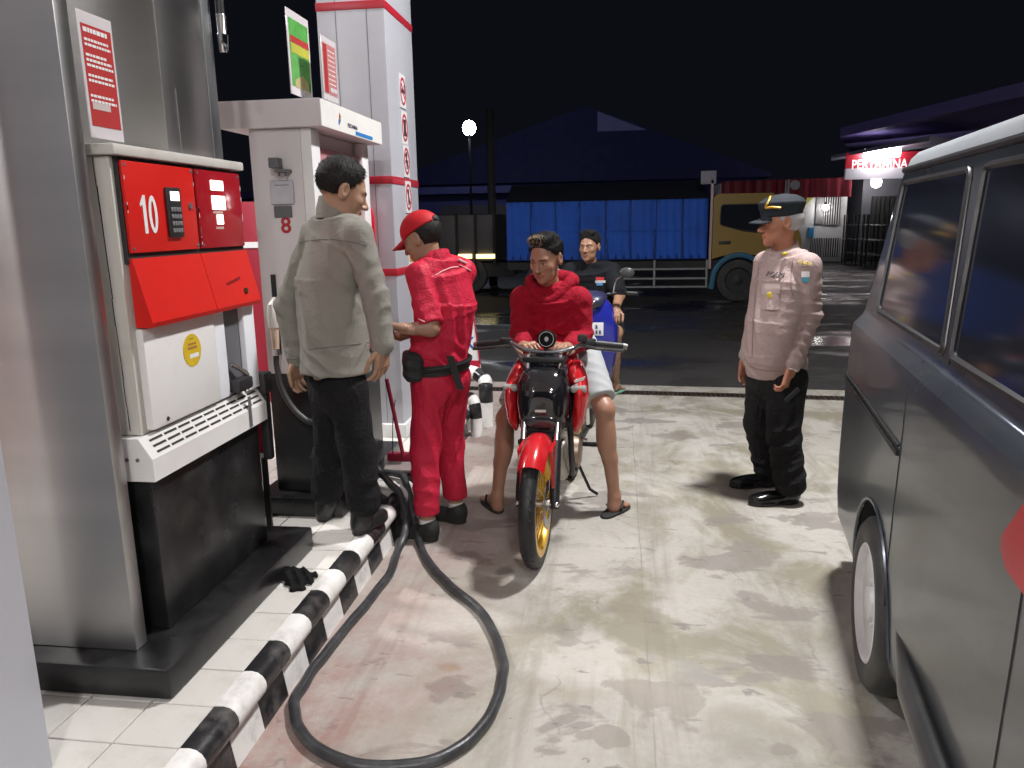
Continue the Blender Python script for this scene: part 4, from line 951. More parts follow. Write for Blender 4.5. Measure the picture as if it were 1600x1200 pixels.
def wrinkle(f, specs):
    """soft cloth folds: (centre, reach, wave vector, wavelength, height, seed)"""
    def g(P):
        d = f(P)
        for (c, reach, n, lam, amp, sd) in specs:
            c = npv(c); n = unit(n); rs = np.random.RandomState(sd); q = P-c
            w_ = np.exp(-((q/np.array(reach if isinstance(reach, (tuple, list)) else (reach,)*3))**2).sum(1))
            ph = (q@n)/lam*2*math.pi
            for m_ in range(3):
                kv = rs.normal(size=3)*(9+7*m_); ph = ph+(1.1/(m_+1))*np.sin(q@kv+rs.uniform(0, 6))
            d = d-amp*w_*(1-2*np.abs(np.sin(ph*.5)))*(.6+.4*np.sin(q@(rs.normal(size=3)*11)))
        return d
    return g
def surfnet(f, lo, hi, h, B=8):
    lo = npv(lo); hi = npv(hi); n = np.ceil((hi-lo)/h/B).astype(int)*B+1
    nb = (n-1)//B
    bc = np.stack(np.meshgrid(*[np.arange(k) for k in nb], indexing='ij'), -1).reshape(-1, 3)
    cen = (lo+(bc+.5)*B*h).astype(np.float32); dv = f(cen); act = np.abs(dv) < B*h*1.55
    V = np.repeat(np.repeat(np.repeat(np.where(dv.reshape(nb) < 0, -1., 1.), B, 0), B, 1), B, 2).astype(np.float32)
    V = np.pad(V, ((0, 1),)*3, mode='edge')
    off = np.stack(np.meshgrid(*[np.arange(B+1)]*3, indexing='ij'), -1).reshape(-1, 3)
    M_ = np.zeros(n, bool)
    for b in bc[act]: M_[b[0]*B:b[0]*B+B+1, b[1]*B:b[1]*B+B+1, b[2]*B:b[2]*B+B+1] = True
    I = np.argwhere(M_); out = np.empty(len(I), np.float32)
    for s0 in range(0, len(I), 200000): out[s0:s0+200000] = f((lo+I[s0:s0+200000]*h).astype(np.float32))
    V[M_] = out
    S = V < 0
    cn = [S[i:n[0]-1+i, j:n[1]-1+j, k:n[2]-1+k] for i in (0, 1) for j in (0, 1) for k in (0, 1)]
    any_ = np.logical_or.reduce(cn); all_ = np.logical_and.reduce(cn); cells = np.argwhere(any_ & ~all_)
    vid = -np.ones(tuple(n-1), int); vid[tuple(cells.T)] = np.arange(len(cells))
    acc = np.zeros((len(cells), 3)); cnt = np.zeros(len(cells))
    E8 = [(i, j, k) for i in (0, 1) for j in (0, 1) for k in (0, 1)]
    for a in E8:
        for ax in range(3):
            if a[ax]: continue
            b = list(a); b[ax] = 1
            va = V[tuple((cells+a).T)]; vb = V[tuple((cells+b).T)]; mk = (va < 0) != (vb < 0)
            t = np.where(mk, va/(va-vb+1e-12), 0); p = np.array(a, float)[None]+np.zeros((len(cells), 3)); p[:, ax] += t
            acc += np.where(mk[:, None], p, 0); cnt += mk
    verts = lo+(cells+acc/np.maximum(cnt, 1)[:, None])*h
    faces = []
    for ax in range(3):
        o1, o2 = [(1, 2), (2, 0), (0, 1)][ax]
        sl0 = [slice(None)]*3; sl1 = [slice(None)]*3; sl0[ax] = slice(0, -1); sl1[ax] = slice(1, None)
        ch = np.argwhere(S[tuple(sl0)] != S[tuple(sl1)])
        ch = ch[(ch[:, o1] > 0) & (ch[:, o2] > 0) & (ch[:, o1] < n[o1]-1) & (ch[:, o2] < n[o2]-1)]
        e1 = np.zeros(3, int); e1[o1] = 1; e2 = np.zeros(3, int); e2[o2] = 1
        q = np.stack([vid[tuple((ch-e1-e2).T)], vid[tuple((ch-e2).T)], vid[tuple(ch.T)], vid[tuple((ch-e1).T)]], 1)
        ins = S[tuple(ch.T)]; q[~ins] = q[~ins][:, ::-1]; faces.append(q)
    F_ = np.concatenate(faces); F_ = F_[(F_ >= 0).all(1)]
    return verts, F_
def blob(name, parts, m_, parent=None, tone=None, **tags):
    """parts: list of (sdf, lo, hi, voxel) -> one mesh"""
    VV = []; FF = []; o = 0
    for (f, lo, hi, h) in parts:
        v, q = surfnet(f, lo, hi, h); VV.append(v); FF.append(q+o); o += len(v)
    v = np.concatenate(VV); q = np.concatenate(FF)
    me = bpy.data.meshes.new(name); me.vertices.add(len(v)); me.vertices.foreach_set('co', v.astype(np.float32).ravel())
    me.loops.add(len(q)*4); me.loops.foreach_set('vertex_index', q.astype(np.int32).ravel())
    me.polygons.add(len(q)); me.polygons.foreach_set('loop_start', np.arange(0, len(q)*4, 4, dtype=np.int32))
    me.update(calc_edges=True); me.validate(); me.shade_smooth()
    if tone is not None:
        c = tone(v); at = me.color_attributes.new('tone', 'FLOAT_COLOR', 'POINT'); at.data.foreach_set('color', np.concatenate([c, np.ones((len(c), 1))], 1).astype(np.float32).ravel())
    o = obj(name, me, m_, parent, **tags)
    return o
def bounds(pts, pad):
    A = np.array([npv(p) for p in pts]); return A.min(0)-pad, A.max(0)+pad
def frame(f, up=(0, 0, 1)):
    """columns: right, forward, up"""
    f = unit(f); r = np.cross(f, npv(up)); r /= np.linalg.norm(r); u = np.cross(r, f); return np.stack([r, f, u], 1).astype(np.float32)
def local(f, Rm, t, s):
    t = npv(t); return lambda P: f(((P-t)@Rm)/s)*s
# ---------------------------------------------------------------- head in its own frame: x right, y forward, z up (adult, metres)
def head_sdf(jaw=1., nose=1., ear=1., full=0.):
    sk = ell((0, -.018, .035), (.074, .096, .088))
    fc = ell((0, .026, -.022), (.061+full, .062, .088))
    jw = ell((0, .030, -.072), (.050*jaw+full, .052, .036)); ch = ell((0, .070, -.096), (.022*jaw, .018, .017))
    ck = union(.02, ell((-.040, .058, -.018), (.022, .02, .02)), ell((.040, .058, -.018), (.022, .02, .02)))
    h = union(.03, sk, fc, jw); h = union(.02, h, ch, ck)
    br = union(.012, cap((-.042, .068, .024), (-.010, .082, .022), .010, .010), cap((.042, .068, .024), (.010, .082, .022), .010, .010)); h = union(.014, h, br)
    h = cut(h, union(.0, ell((-.031, .098, .006), (.018, .020, .011)), ell((.031, .098, .006), (.018, .020, .011))), .012)
    h = union(.004, h, ell((-.0305, .0735, .005), (.0145, .0125, .0105)), ell((.0305, .0735, .005), (.0145, .0125, .0105)))
    ns = union(.008, cap((0, .082, .014), (0, .106*1., -.026), .0075, .0125*nose), ell((-.0125*nose, .096, -.031), (.009, .010, .008)), ell((.0125*nose, .096, -.031), (.009, .010, .008)))
    h = union(.008, h, ns)
    lp = union(.004, chain([(-.023, .078, -.060), (-.008, .0885, -.056), (.008, .0885, -.056), (.023, .078, -.060)], [.004, .0068, .0068, .004], .004), chain([(-.021, .077, -.062), (0, .088, -.067), (.021, .077, -.062)], [.004, .0075, .004], .004))
    h = union(.005, h, lp); h = cut(h, chain([(-.024, .082, -.061), (0, .098, -.0612), (.024, .082, -.061)], [.0012, .0022, .0012], 0), .003)
    for sgn in (-1, 1):
        e = ell((sgn*.079, -.012, .0), (.010, .020*ear, .033*ear)); e = cut(e, ell((sgn*.090, -.006, .004), (.009, .012, .021)), .004)
        h = union(.006, h, e)
    return union(.02, h, cap((0, -.022, -.050), (0, -.012, -.095), .046, .044))
def head_tone(q, lip=(.95, .62, .60), stub=0.):
    """q: points in head frame -> multiplier"""
    c = np.ones((len(q), 3), np.float32); x, y, z = q[:, 0], q[:, 1], q[:, 2]; ax = np.abs(x)
    front = y > .055
    lipm = front & (ax < .024) & (((z+.061)/.0125)**2+(x/.026)**2 < 1) & (y > .07); c[lipm] = lip
    eye = ((ax-.0305)/.0125)**2+((z-.004)/.0052)**2 < 1; eye &= (y > .06); c[eye] = (1.9, 2.4, 2.9)
    iris = ((ax-.0300)**2+(z-.0045)**2 < .0055**2) & (y > .06); c[iris] = (.08, .06, .05)
    lid = (((ax-.0305)/.0155)**2+((z-.0095)/.0030)**2 < 1) & (y > .06); c[lid] = (.35, .3, .28)
    bw = (((ax-.030)/.021)**2+((z-.0245-.05*(ax-.02)*(ax < .03))/.0048)**2 < 1) & (y > .055); c[bw] = (.14, .11, .10)
    nos = front & (ax < .011) & (ax > .003) & (np.abs(z+.0385) < .003) & (y > .09); c[nos] = (.35, .28, .26)
    if stub:
        st = (z < -.045) & (y > -.01) & ~lipm; c[st] *= (1-stub)
    return c
def hand_sdf(w, f, n, side, curl=.5, s=1., spread=1., thumb=.6):
    """w wrist, f towards the fingers, n palm normal, side = thumb direction sign along f x n"""
    w, f, n = npv(w), unit(f), unit(n); n = unit(n-f*(n@f)); sd = np.cross(f, n)*side
    Rm = np.stack([sd, f, n], 1)
    fs = [rbox(w+f*.047*s, (.039*s, .050*s, .0145*s), .013*s, Rm), cap(w-f*.03*s, w+f*.02*s, .024*s, .026*s)]
    hs = union(.012*s, *fs); fing = []
    L = [(.026, .030, .026, .020), (.029, .034, .029, .021), (.028, .031, .027, .020), (.022, .024, .021, .017)]
    for i in range(4):
        b = w+f*(.092-.004*abs(i-1.2))*s+sd*(.029-.0193*i)*s; a = 0.; pts = [b]; sp = (.5-i/3.)*.22*spread
        for j, l in enumerate(L[i][1:]):
            a += curl*(.75+.25*j); d = f*math.cos(a)+n*math.sin(a)+sd*sp*math.cos(a); pts.append(pts[-1]+unit(d)*l*s)
        r = (.0092, .0086, .0078, .0068); fing.append(chain(pts, [q*s*(.92 if i == 3 else 1) for q in r], .002))
    tb = w+f*.030*s+sd*.034*s+n*.004*s; d1 = unit(f*.62+sd*(.75-.3*thumb)+n*.35*thumb); d2 = unit(f*.8+sd*(.35-.55*thumb)+n*.5*thumb)
    fing.append(chain([tb, tb+d1*.036*s, tb+d1*.036*s+d2*.030*s, tb+d1*.036*s+d2*.054*s], [.0135*s, .0108*s, .0098*s, .008*s], .003))
    return union(.004*s, hs, *fing)
def tufts(mb, verts, nrm, comb, L, count, rs, rad=.0022, lift=.35, jit=.35):
    idx = rs.choice(len(verts), min(count, len(verts)), replace=False)
    for i in idx:
        p, nn = verts[i], nrm[i]; d = comb(p) if callable(comb) else npv(comb); d = d-nn*(d@nn); d = d/(np.linalg.norm(d)+1e-6)+nn*lift+rs.normal(size=3)*jit; d = d/np.linalg.norm(d)
        l = L*rs.uniform(.6, 1.25); u = np.cross(d, nn); u = u/(np.linalg.norm(u)+1e-6); v = np.cross(d, u)
        a = p-nn*.003
        mb.add([a+u*rad, a-u*.5*rad+v*.87*rad, a-u*.5*rad-v*.87*rad, a+d*l], [(0, 1, 3), (1, 2, 3), (2, 0, 3)])
def hair_mesh(name, f, Rm, t, s, m_, parent, comb, L=.02, count=700, seed=3, box=((-.11, -.15, -.09), (.11, .13, .17)), vox=.0045, lift=.35, jit=.35, rad=.0022, tipmat=None, tipf=None):
    v, q = surfnet(f, box[0], box[1], vox); me0 = bpy.data.meshes.new('h'); me0.from_pydata(v.tolist(), [], q.tolist()); me0.update()
    nr = np.zeros(len(v)*3, np.float32); me0.vertices.foreach_get('normal', nr); nr = nr.reshape(-1, 3); bpy.data.meshes.remove(me0)
    mb = MB(); mb.v = [Vector(p) for p in v]; mb.f = [tuple(k) for k in q.tolist()]; mb.mi = [0]*len(mb.f)
    rs = np.random.RandomState(seed); tufts(mb, v, nr, comb, L, count, rs, rad, lift, jit)
    Rt = Rm*s; mb.v = [Vector((Rt@npv(p))+npv(t)) for p in mb.v]
    if tipf is not None:
        for i, fc in enumerate(mb.f):
            c = np.mean([npv(mb.v[k]) for k in fc[:3]], 0); lc = ((c-npv(t))@Rm)/s
            if len(fc) == 3 and tipf(lc): mb.mi[i] = 1
    me = bpy.data.meshes.new(name); me.from_pydata([tuple(p) for p in mb.v], [], mb.f); me.polygons.foreach_set('material_index', mb.mi); me.update(); me.shade_smooth()
    return obj(name, me, [m_]+([tipmat] if tipmat else []), parent)
def collar(nb, r, f, rx, ry, h, m_, parent, drop=.03, name='collar'):
    prof = [(.024, -.050), (.022, -.012), (.008, h), (.002, h), (-.004, -.010)]; n = 32; vv = []
    for k in range(n):
        a = 2*math.pi*k/n
        for (e, z) in prof:
            gapf = 1.
            vv.append(nb+r*(rx+e)*math.cos(a)+f*((ry+e)*math.sin(a)+.006)+V3(0, 0, z-drop*math.sin(a)-(.02*max(0, math.sin(a))**3 if z > 0 else 0)))
    p = len(prof)
    return MB().add(vv, [(k*p+i, ((k+1) % n)*p+i, ((k+1) % n)*p+i+1, k*p+i+1) for k in range(n) for i in range(p-1)]).build(name, m_, parent, ang=70)
def skin_mat(name, c): return mat(name, c, .46, 0, .10, 30, bump=.06, bscale=260, vcol=True, sub=.06)
# ---------------------------------------------------------------- a dressed figure
def shoe_sdf(heel, d, s=1., h=.075, toe=1.):
    d = npv(d); d[2] = 0; d = unit(d); r = np.cross(d, V3(0, 0, 1)); Rm = np.stack([r, d, V3(0, 0, 1)], 1); q = npv(heel)
    g = union(.03, ell((0, .035, .045), (.036, .048, .05)), ell((0, .12, .032), (.042, .075, .036)), ell((0, .195, .028), (.043*toe, .06, .028)), cap((0, .05, .05), (0, .04, h+.03), .038, .042))
    g = inter(g, lambda P: -(P[:, 2]-.004), .004)
    sole = inter(union(.02, ell((0, .055, .012), (.040, .062, .03)), ell((0, .17, .012), (.049, .088, .03))), lambda P: np.maximum(P[:, 2]-.022, -P[:, 2]+.0), .003)
    return local(union(.004, g, sole), Rm, q, s)
def build_person(o, joints, skin_m, head=None, limbs=(), hands=(), tone=None, extra=(), label=None):
    """one continuous skin mesh: head, neck, hidden trunk, arms, legs and hands"""
    parts = []
    core, lo, hi = joints
    parts.append((core, lo, hi, .0085))
    if head: Rm, t, s, hf = head; parts.append((local(hf, Rm, t, s), npv(t)-.23*s, npv(t)+.17*s, .0042))
    for (hf, w) in hands: parts.append((hf, npv(w)-.15, npv(w)+.15, .0034))
    for e in extra: parts.append(e)
    def tn(v):
        c = np.ones((len(v), 3), np.float32)
        if head:
            Rm, t, s, _ = head; q = ((v-npv(t))@Rm)/s; mk = (np.abs(q) < .125).all(1) & (q[:, 2] > -.12); c[mk] = (tone or head_tone)(q[mk])
        return c
    return blob(o, parts, skin_m, None, tn, label=label, cat='person')
Z = V3(0, 0, 1)
def rightof(f): f = unit(f); return unit(np.cross(f, Z))
black_tr = mat('black trousers cloth', (.010, .010, .011), .9, 0, .3, 20, bump=.15, bscale=180, spec=.25, fold=.5, fscale=8)
bootm = mat('black boot leather', (.012, .012, .013), .35, 0, .3, 12, bump=.1, bscale=50)
hairk = mat('black hair', (.010, .009, .008), .62, 0, .4, 60, spec=.3, bump=.5, bscale=140, stretch=(1, 1, .25))
N_ = lambda px, py, Y: npv(AY(px, py, Y))

SEAMS = []
# ================================================================ man in the grey shirt (seen from behind)
f = unit((.62, .78, 0)); r = rightof(f)
hip = N_(527, 598, 3.12); chest = N_(514, 440, 3.12); nb = N_(524, 338, 3.10)
hc = N_(536, 301, 3.08); hd = frame((.80, .48, -.36)); HS = .99
shR, shL = nb+r*.150+V3(0, 0, -.075), nb-r*.165+V3(0, 0, -.075)
elR, wrR = N_(588, 468, 2.99), N_(598, 540, 2.97); elL, wrL = N_(449, 478, 3.20), N_(464, 560, 3.19)
heelR, heelL = npv(GP(556, 838, IZ)), npv(GP(500, 816, IZ))
ankR, ankL = heelR+f*.05+Z*.10, heelL+f*.05+Z*.10
hjR, hjL = hip+r*.070, hip-r*.070
knR, knL = (hjR+ankR)/2+f*.012, (hjL+ankL)/2+f*.018
core = union(.03, cap(hip, chest, .10, .11), cap(chest, nb-Z*.03, .08, .04), cap(nb, hc-Z*.06, .046, .048), chain([shR, elR, wrR], [.045, .04, .027]), chain([shL, elL, wrL], [.045, .04, .027]), chain([hjR, knR, ankR], [.07, .05, .035]), chain([hjL, knL, ankL], [.07, .05, .035]))
hR = hand_sdf(wrR, (N_(596, 590, 2.98)-wrR), (-r*.9-f*.2), -1, .35); hL = hand_sdf(wrL, N_(462, 600, 3.2)-wrL, r*.9+f*.3, 1, .45)
lo, hi = bounds([hc, heelR, heelL, wrR, wrL, shL, shR], .13)
grey = build_person('person', (core, lo, hi), skin_mat('skin olive', (.36, .21, .135)), (hd, hc, HS, head_sdf(.95, 1.0, 1.1, .003)), hands=[(hR, wrR), (hL, wrL)], label='man in olive grey shirt and black trousers standing with his back turned on the tiles')
hem = hip+V3(0, 0, .022)
torso = loft([(hem+Z*.028, .168, .148), (hip+Z*.14, .163, .138), (chest-Z*.02, .168, .125), (nb-Z*.13, .165, .108), (nb-Z*.05, .125, .085), (nb+Z*.035, .062, .064)], r)
shirt = union(.04, torso, cap(nb+r*.08-Z*.055, shR, .068, .064), cap(nb-r*.08-Z*.055, shL, .068, .064))
shirt = union(.012, shirt, chain([shR, elR, wrR+(elR-wrR)*.02], [.066, .055, .047], .02), chain([shL, elL, wrL+(elL-wrL)*.02], [.066, .055, .046], .02))
shirt = wrinkle(shirt, [(chest-Z*.1-f*.1, .28, r+Z*.15, .085, .009, 1), (hip+Z*.09, (.26, .26, .12), Z+r*.6, .07, .010, 2), (elR, .11, unit(wrR-shR)+r*.6, .06, .006, 3), (elL, .11, unit(wrL-shL)-r*.6, .06, .007, 4), (shR-Z*.08, .10, r+Z, .045, .006, 5), (shL-Z*.08, .12, r-Z, .05, .008, 6)])
g_shirt = shirt
cloth = mat('olive grey shirt cloth', (.225, .217, .190), .85, 0, .07, 12, bump=.12, bscale=260, spec=.25, fold=.22, fscale=5)
lo, hi = bounds([hem, nb, wrR, wrL, shL, shR, elL], .16); blob('shirt', [(shirt, lo, hi, .0062)], cloth, grey)
collar(nb+Z*.026+(hc-nb)*V3(.25, .25, 0)-f*.006, r, f, .060, .064, .036, cloth, grey, .020)
MB().add(*[[tuple(nb-f*.132*1+r*x+Z*z) for x, z in ((-.17, -.098), (.17, -.098), (.17, -.102), (-.17, -.102))], [(0, 1, 2, 3)]]) if False else None
tr_ = union(.04, ell(hip-Z*.03, (.143, .115, .12), np.stack([r, f, Z], 1)), chain([hjR, knR, ankR+Z*.05], [.084, .080, .076]), chain([hjL, knL, ankL+Z*.05], [.084, .080, .076]))
tr_ = wrinkle(tr_, [(knR, .25, Z*.5+r, .10, .006, 7), (knL, .25, Z*.5-r, .10, .006, 8), (ankR+Z*.13, .12, Z+r*.5, .075, .008, 9), (ankL+Z*.13, .12, Z-r*.5, .075, .008, 10)])
lo, hi = bounds([hip+Z*.05, ankR, ankL], .17); blob('trousers', [(tr_, lo, hi, .007)], black_tr, grey)
for hl in (heelL, heelR):
    g = union(.02, shoe_sdf(hl, f*.55+V3(-.1, .6, 0), .98, .12), cap(hl+f*.045+Z*.08, hl+f*.05+Z*.20, .045, .058)); blob('boot', [(g, hl-V3(.18, .18, .02), hl+V3(.3, .3, .30), .005)], bootm, grey)
hf = cut(ell((0, -.020, .048), (.085, .106, .094)), union(.01, lambda P: -((P[:, 1]-.052)+np.maximum(0, .075-P[:, 2])*.75), lambda P: -(-(P[:, 2]+.098+(P[:, 1]+.02)*-.55)), cap((-.1, .040, -.080), (.1, .040, -.080), .062), cap((-.1, -.008, -.012), (.1, -.008, -.012), .020)), .006)
hair_mesh('hair', hf, hd, hc, HS, hairk, grey, lambda p: V3(0, .3, -.8) if p[2] < .05 else V3(.15, 1, -.1), .022, 3200, 5, lift=.22, jit=.2, rad=.0016)

SEAMS.append(lambda: (stripe([(446+k*10.6, 384-10*math.sin(k/12*3.14)) for k in range(13)], .0016, mat('seam shade', (.10, .097, .085), .9), grey, 'yoke_seam', g_shirt),
    stripe([(474+k*9, 547-1.0*k) for k in range(13)], .0015, mat('seam shade', (.10, .097, .085), .9), grey, 'hem_seam', g_shirt)))
for (el_, wr_) in ((elR, wrR), (elL, wrL)):
    dd_ = unit(wr_-el_); MB().tube([wr_-dd_*.055, wr_-dd_*.05, wr_-dd_*.004, wr_], [.045, .0485, .0475, .043], 18, caps=False).build('cuff', cloth, grey)

# ================================================================ pump attendant in red
redc = mat('red uniform cloth', (.50, .014, .045), .6, 0, .08, 10, bump=.12, bscale=240, spec=.3, fold=.3, fscale=8)
f = unit((-.80, .60, 0)); r = rightof(f)
hip = N_(689, 592, 3.62); chest = N_(698, 480, 3.61); nb = N_(690, 407, 3.60)
hc = N_(659, 374, 3.58); hd = frame((-.90, .22, -.42)); HS = .95
shL, shR = nb-r*.135+V3(0, 0, -.06), nb+r*.135+V3(0, 0, -.06)
elL, wrL = N_(673, 512, 3.43), N_(636, 514, 3.38); elR, wrR = N_(676, 510, 3.84), N_(640, 520, 3.62)
heelN, heelF = npv(GP(682, 846, 0)), npv(GP(726, 818, 0))
fd = unit((-.93, .36, 0)); ankN, ankF = heelN+fd*.05+Z*.09, heelF+fd*.05+Z*.09
hjN, hjF = hip-r*.068, hip+r*.068; knN, knF = (hjN+ankN)/2+f*.03, (hjF+ankF)/2+f*.04
core = union(.03, cap(hip, chest, .10, .10), cap(chest, nb-Z*.03, .08, .04), cap(nb, hc-Z*.06, .046, .048), chain([shL, elL, wrL], [.042, .040, .026]), chain([shR, elR, wrR], [.042, .038, .026]), chain([hjN, knN, ankN, ankN-Z*.05], [.07, .05, .036, .036]), chain([hjF, knF, ankF, ankF-Z*.05], [.07, .05, .036, .036]))
hL = hand_sdf(wrL, N_(605, 508, 3.36)-wrL, V3(.1, .3, .8), 1, .45, 1.0); hR = hand_sdf(wrR, N_(610, 530, 3.52)-wrR, V3(0, -.3, .9), -1, .5, 1.0)
lo, hi = bounds([hc, heelN, heelF, wrR, wrL, shL, shR], .13)
att = build_person('person', (core, lo, hi), skin_mat('skin brown', (.33, .185, .12)), (hd, hc, HS, head_sdf(.92, 1., 1.05)), hands=[(hL, wrL), (hR, wrR)], label='pump attendant in red uniform and red cap looking down at his hands')
torso = loft([(hip+Z*.07, .140, .118), (hip+Z*.16, .155, .128), (chest+Z*.0, .158, .122), (nb-Z*.10, .150, .105), (nb-Z*.035, .11, .08), (nb+Z*.018, .056, .06)], r)
slL = shL+(elL-shL)*.93; slR = shR+(elR-shR)*.9
shirt = union(.04, torso, cap(nb-r*.07-Z*.045, shL, .062, .06), cap(nb+r*.07-Z*.045, shR, .062, .06))
shirt = union(.014, shirt, inter(chain([shL, elL], [.064, .066], .02), lambda P, q=npv(slL), n=unit(elL-shL): (P-q)@n, .003), chain([shR, slR], [.064, .064], .02))
shirt = wrinkle(shirt, [(chest-f*.08, .25, r+Z*.2, .075, .008, 11), (hip+Z*.12, (.25, .25, .1), Z+r*.8, .06, .010, 12), (slL, .13, unit(elL-shL)+Z*.4, .055, .006, 13), (shL-Z*.1, .1, r+Z, .05, .006, 14)])
lo, hi = bounds([hip, nb, slL, slR, shL, shR], .17); blob('shirt', [(shirt, lo, hi, .0062)], redc, att)
collar(nb+Z*.004+(hc-nb)*V3(.35, .35, 0), r, f, .060, .064, .028, redc, att, .026)
tr_ = union(.04, ell(hip+Z*.0, (.138, .122, .13), np.stack([r, f, Z], 1)), chain([hjN, knN, ankN+Z*.035], [.092, .075, .062]), chain([hjF, knF, ankF+Z*.035], [.092, .075, .062]))
for an in (ankN, ankF): tr_ = cut(tr_, (lambda q: lambda P: np.maximum(P[:, 2]-q[2]-.05, np.linalg.norm(P[:, :2]-npv(q)[:2], axis=1)-.12))(an), .002)
tr_ = wrinkle(tr_, [(knN, .25, r+Z*.35, .085, .008, 15), (knF, .25, r-Z*.4, .085, .008, 16), (hip-Z*.05, .2, r+Z*.1, .07, .008, 17), (ankN+Z*.15, .15, Z+r*.4, .08, .006, 18)])
lo, hi = bounds([hip+Z*.05, ankN, ankF], .17); blob('trousers', [(tr_, lo, hi, .0068)], redc, att)
webb = mat('black webbing', (.014, .014, .015), .7, 0, .2, 30, bump=.1, bscale=200)
bc_ = hip+Z*.075
pts = [bc_+r*.150*math.cos(a)+f*.130*math.sin(a)+Z*(.015*math.cos(a)) for a in [2*math.pi*k/40 for k in range(40)]]
MB().tube(pts, .024, 8, closed=True, flat=.35).build('belt', webb, att)
b = MB(); n = len(pts); vv = []
for p in pts:
    o_ = unit((p-bc_)*V3(1, 1, 0)); vv += [p+Z*.026+o_*.004, p-Z*.026+o_*.004]
b.add(vv, [(2*i, 2*((i+1) % n), 2*((i+1) % n)+1, 2*i+1) for i in range(n)]).build('belt_strap', webb, att)
pp = N_(646, 572, 3.52); pouch = wrinkle(rbox(pp, (.065, .05, .075), .03, np.stack([unit(r*.6+f), unit(f*.6-r), Z], 1)), [(pp, .12, V3(.4, .2, 1), .05, .006, 19)])
blob('waist_bag', [(pouch, pp-.14, pp+.14, .005)], webb, att)
st0 = N_(703, 556, 3.42); st = MB(); sv = []
for k in range(8):
    q = N_(703+k*2.4, 556+k*7.5, 3.415-.002*k)+V3(0, 0, 0); sv += [q-V3(.018, 0, 0), q+V3(.018, -.004, 0)]
st.add(sv, [(2*i, 2*i+1, 2*i+3, 2*i+2) for i in range(7)]).build('hanging_strap', webb, att)
pip = mat('pale pink piping', (.72, .42, .44), .6)
def on_back(px, py, Y0=3.2, sdf=shirt):              # walk a photo ray onto the shirt
    d = pray(px, py); d = d/np.linalg.norm(d); t_ = 2.6
    for _ in range(90):
        p = (CPOS+d*t_).astype(np.float32); q = float(sdf(p[None])[0])
        if q < .0015: return p
        t_ += max(.001, q*.7)
        if t_ > 9: return None
    return None
def stripe(pxs, rad, m_, parent, name, sdf):
    pts = [on_back(x, y, sdf=sdf) for x, y in pxs]; pts = [p for p in pts if p is not None]
    if len(pts) > 2: MB().tube(smooth_path(pts, 3), rad, 6).build(name, m_, parent)
for sm_ in SEAMS: sm_()
stripe([(680+(6*k), 430-13*math.sin(k/6*1.6)) for k in range(7)], .0028, pip, att, 'piping', shirt)
stripe([(718, 414), (724, 417), (730, 420), (736, 423)], .0028, pip, att, 'piping', shirt)
stripe([(716, 405), (720, 407), (724, 409), (728, 411)], .006, pip, att, 'back_print', shirt)
stripe([(636+k*9, 490+k*4.2) for k in range(5)], .003, pip, att, 'sleeve_trim', shirt)
sockm = mat('white sock', (.62, .60, .60), .8, 0, .1, 40); shoem = mat('black canvas shoe', (.018, .02, .019), .7, 0, .2, 20, bump=.1, bscale=120)
for hl, an in ((heelN, ankN), (heelF, ankF)):
    MB().cyl(hl+fd*.048+Z*.055, hl+fd*.05+Z*.115, .043, .041, 18).build('sock', sockm, att)
    g = shoe_sdf(hl, fd, 1.05, .045, 1.0); blob('shoe', [(g, hl-V3(.32, .18, .01), hl+V3(.16, .3, .13), .005)], shoem, att)
# cap with visor and rear strap
capm = mat('red cap cloth', (.46, .008, .016), .6, 0, .08, 10, bump=.12, bscale=220, spec=.3)
dome = inter(ell((0, -.014, .045), (.086, .108, .094)), lambda P: -(P[:, 2]-.036+(P[:, 1])*.12), .004)
dome = cut(dome, ell((0, -.118, .05), (.030, .05, .022)), .004)
vis = lambda P: np.maximum(np.maximum(np.abs(P[:, 2]-.040+ (P[:, 0]**2)*5.5+(P[:, 1]-.08)*.28)-.0035, np.sqrt((P[:, 0]/.079)**2+((P[:, 1]-.075)/.092)**2)*.08-.08), .055-P[:, 1])
cap_l = union(.006, dome, vis)
def head_child(name, sdf, m_, parent, Rm, t, s, vox=.004, ext=.19): return blob(name, [(local(sdf, Rm, t, s), npv(t)-ext*s, npv(t)+ext*s, vox)], m_, parent)
head_child('cap', cap_l, capm, att, hd, hc, HS)
MB().ell((0, 0, 0), (1, 1, 1), 12, Matrix.Translation(Vector(hd@V3(0, -.118, .058)*HS+hc)) @ Matrix([list(x)+[0] for x in hd]+[[0, 0, 0, 1]]) @ Matrix.Diagonal((.026, .008, .016, 1))).build('cap_strap', webb, att)
hf = cut(ell((0, -.020, .030), (.080, .103, .090)), union(.01, lambda P: .05-P[:, 2], lambda P: -P[:, 1], lambda P: -(-(P[:, 2]+.050)), cap((-.1, .0, -.018), (.1, .0, -.018), .030)), .006)
hair_mesh('hair', hf, hd, hc, HS, hairk, att, V3(0, -.3, -1), .012, 700, 6, lift=.1, jit=.15)

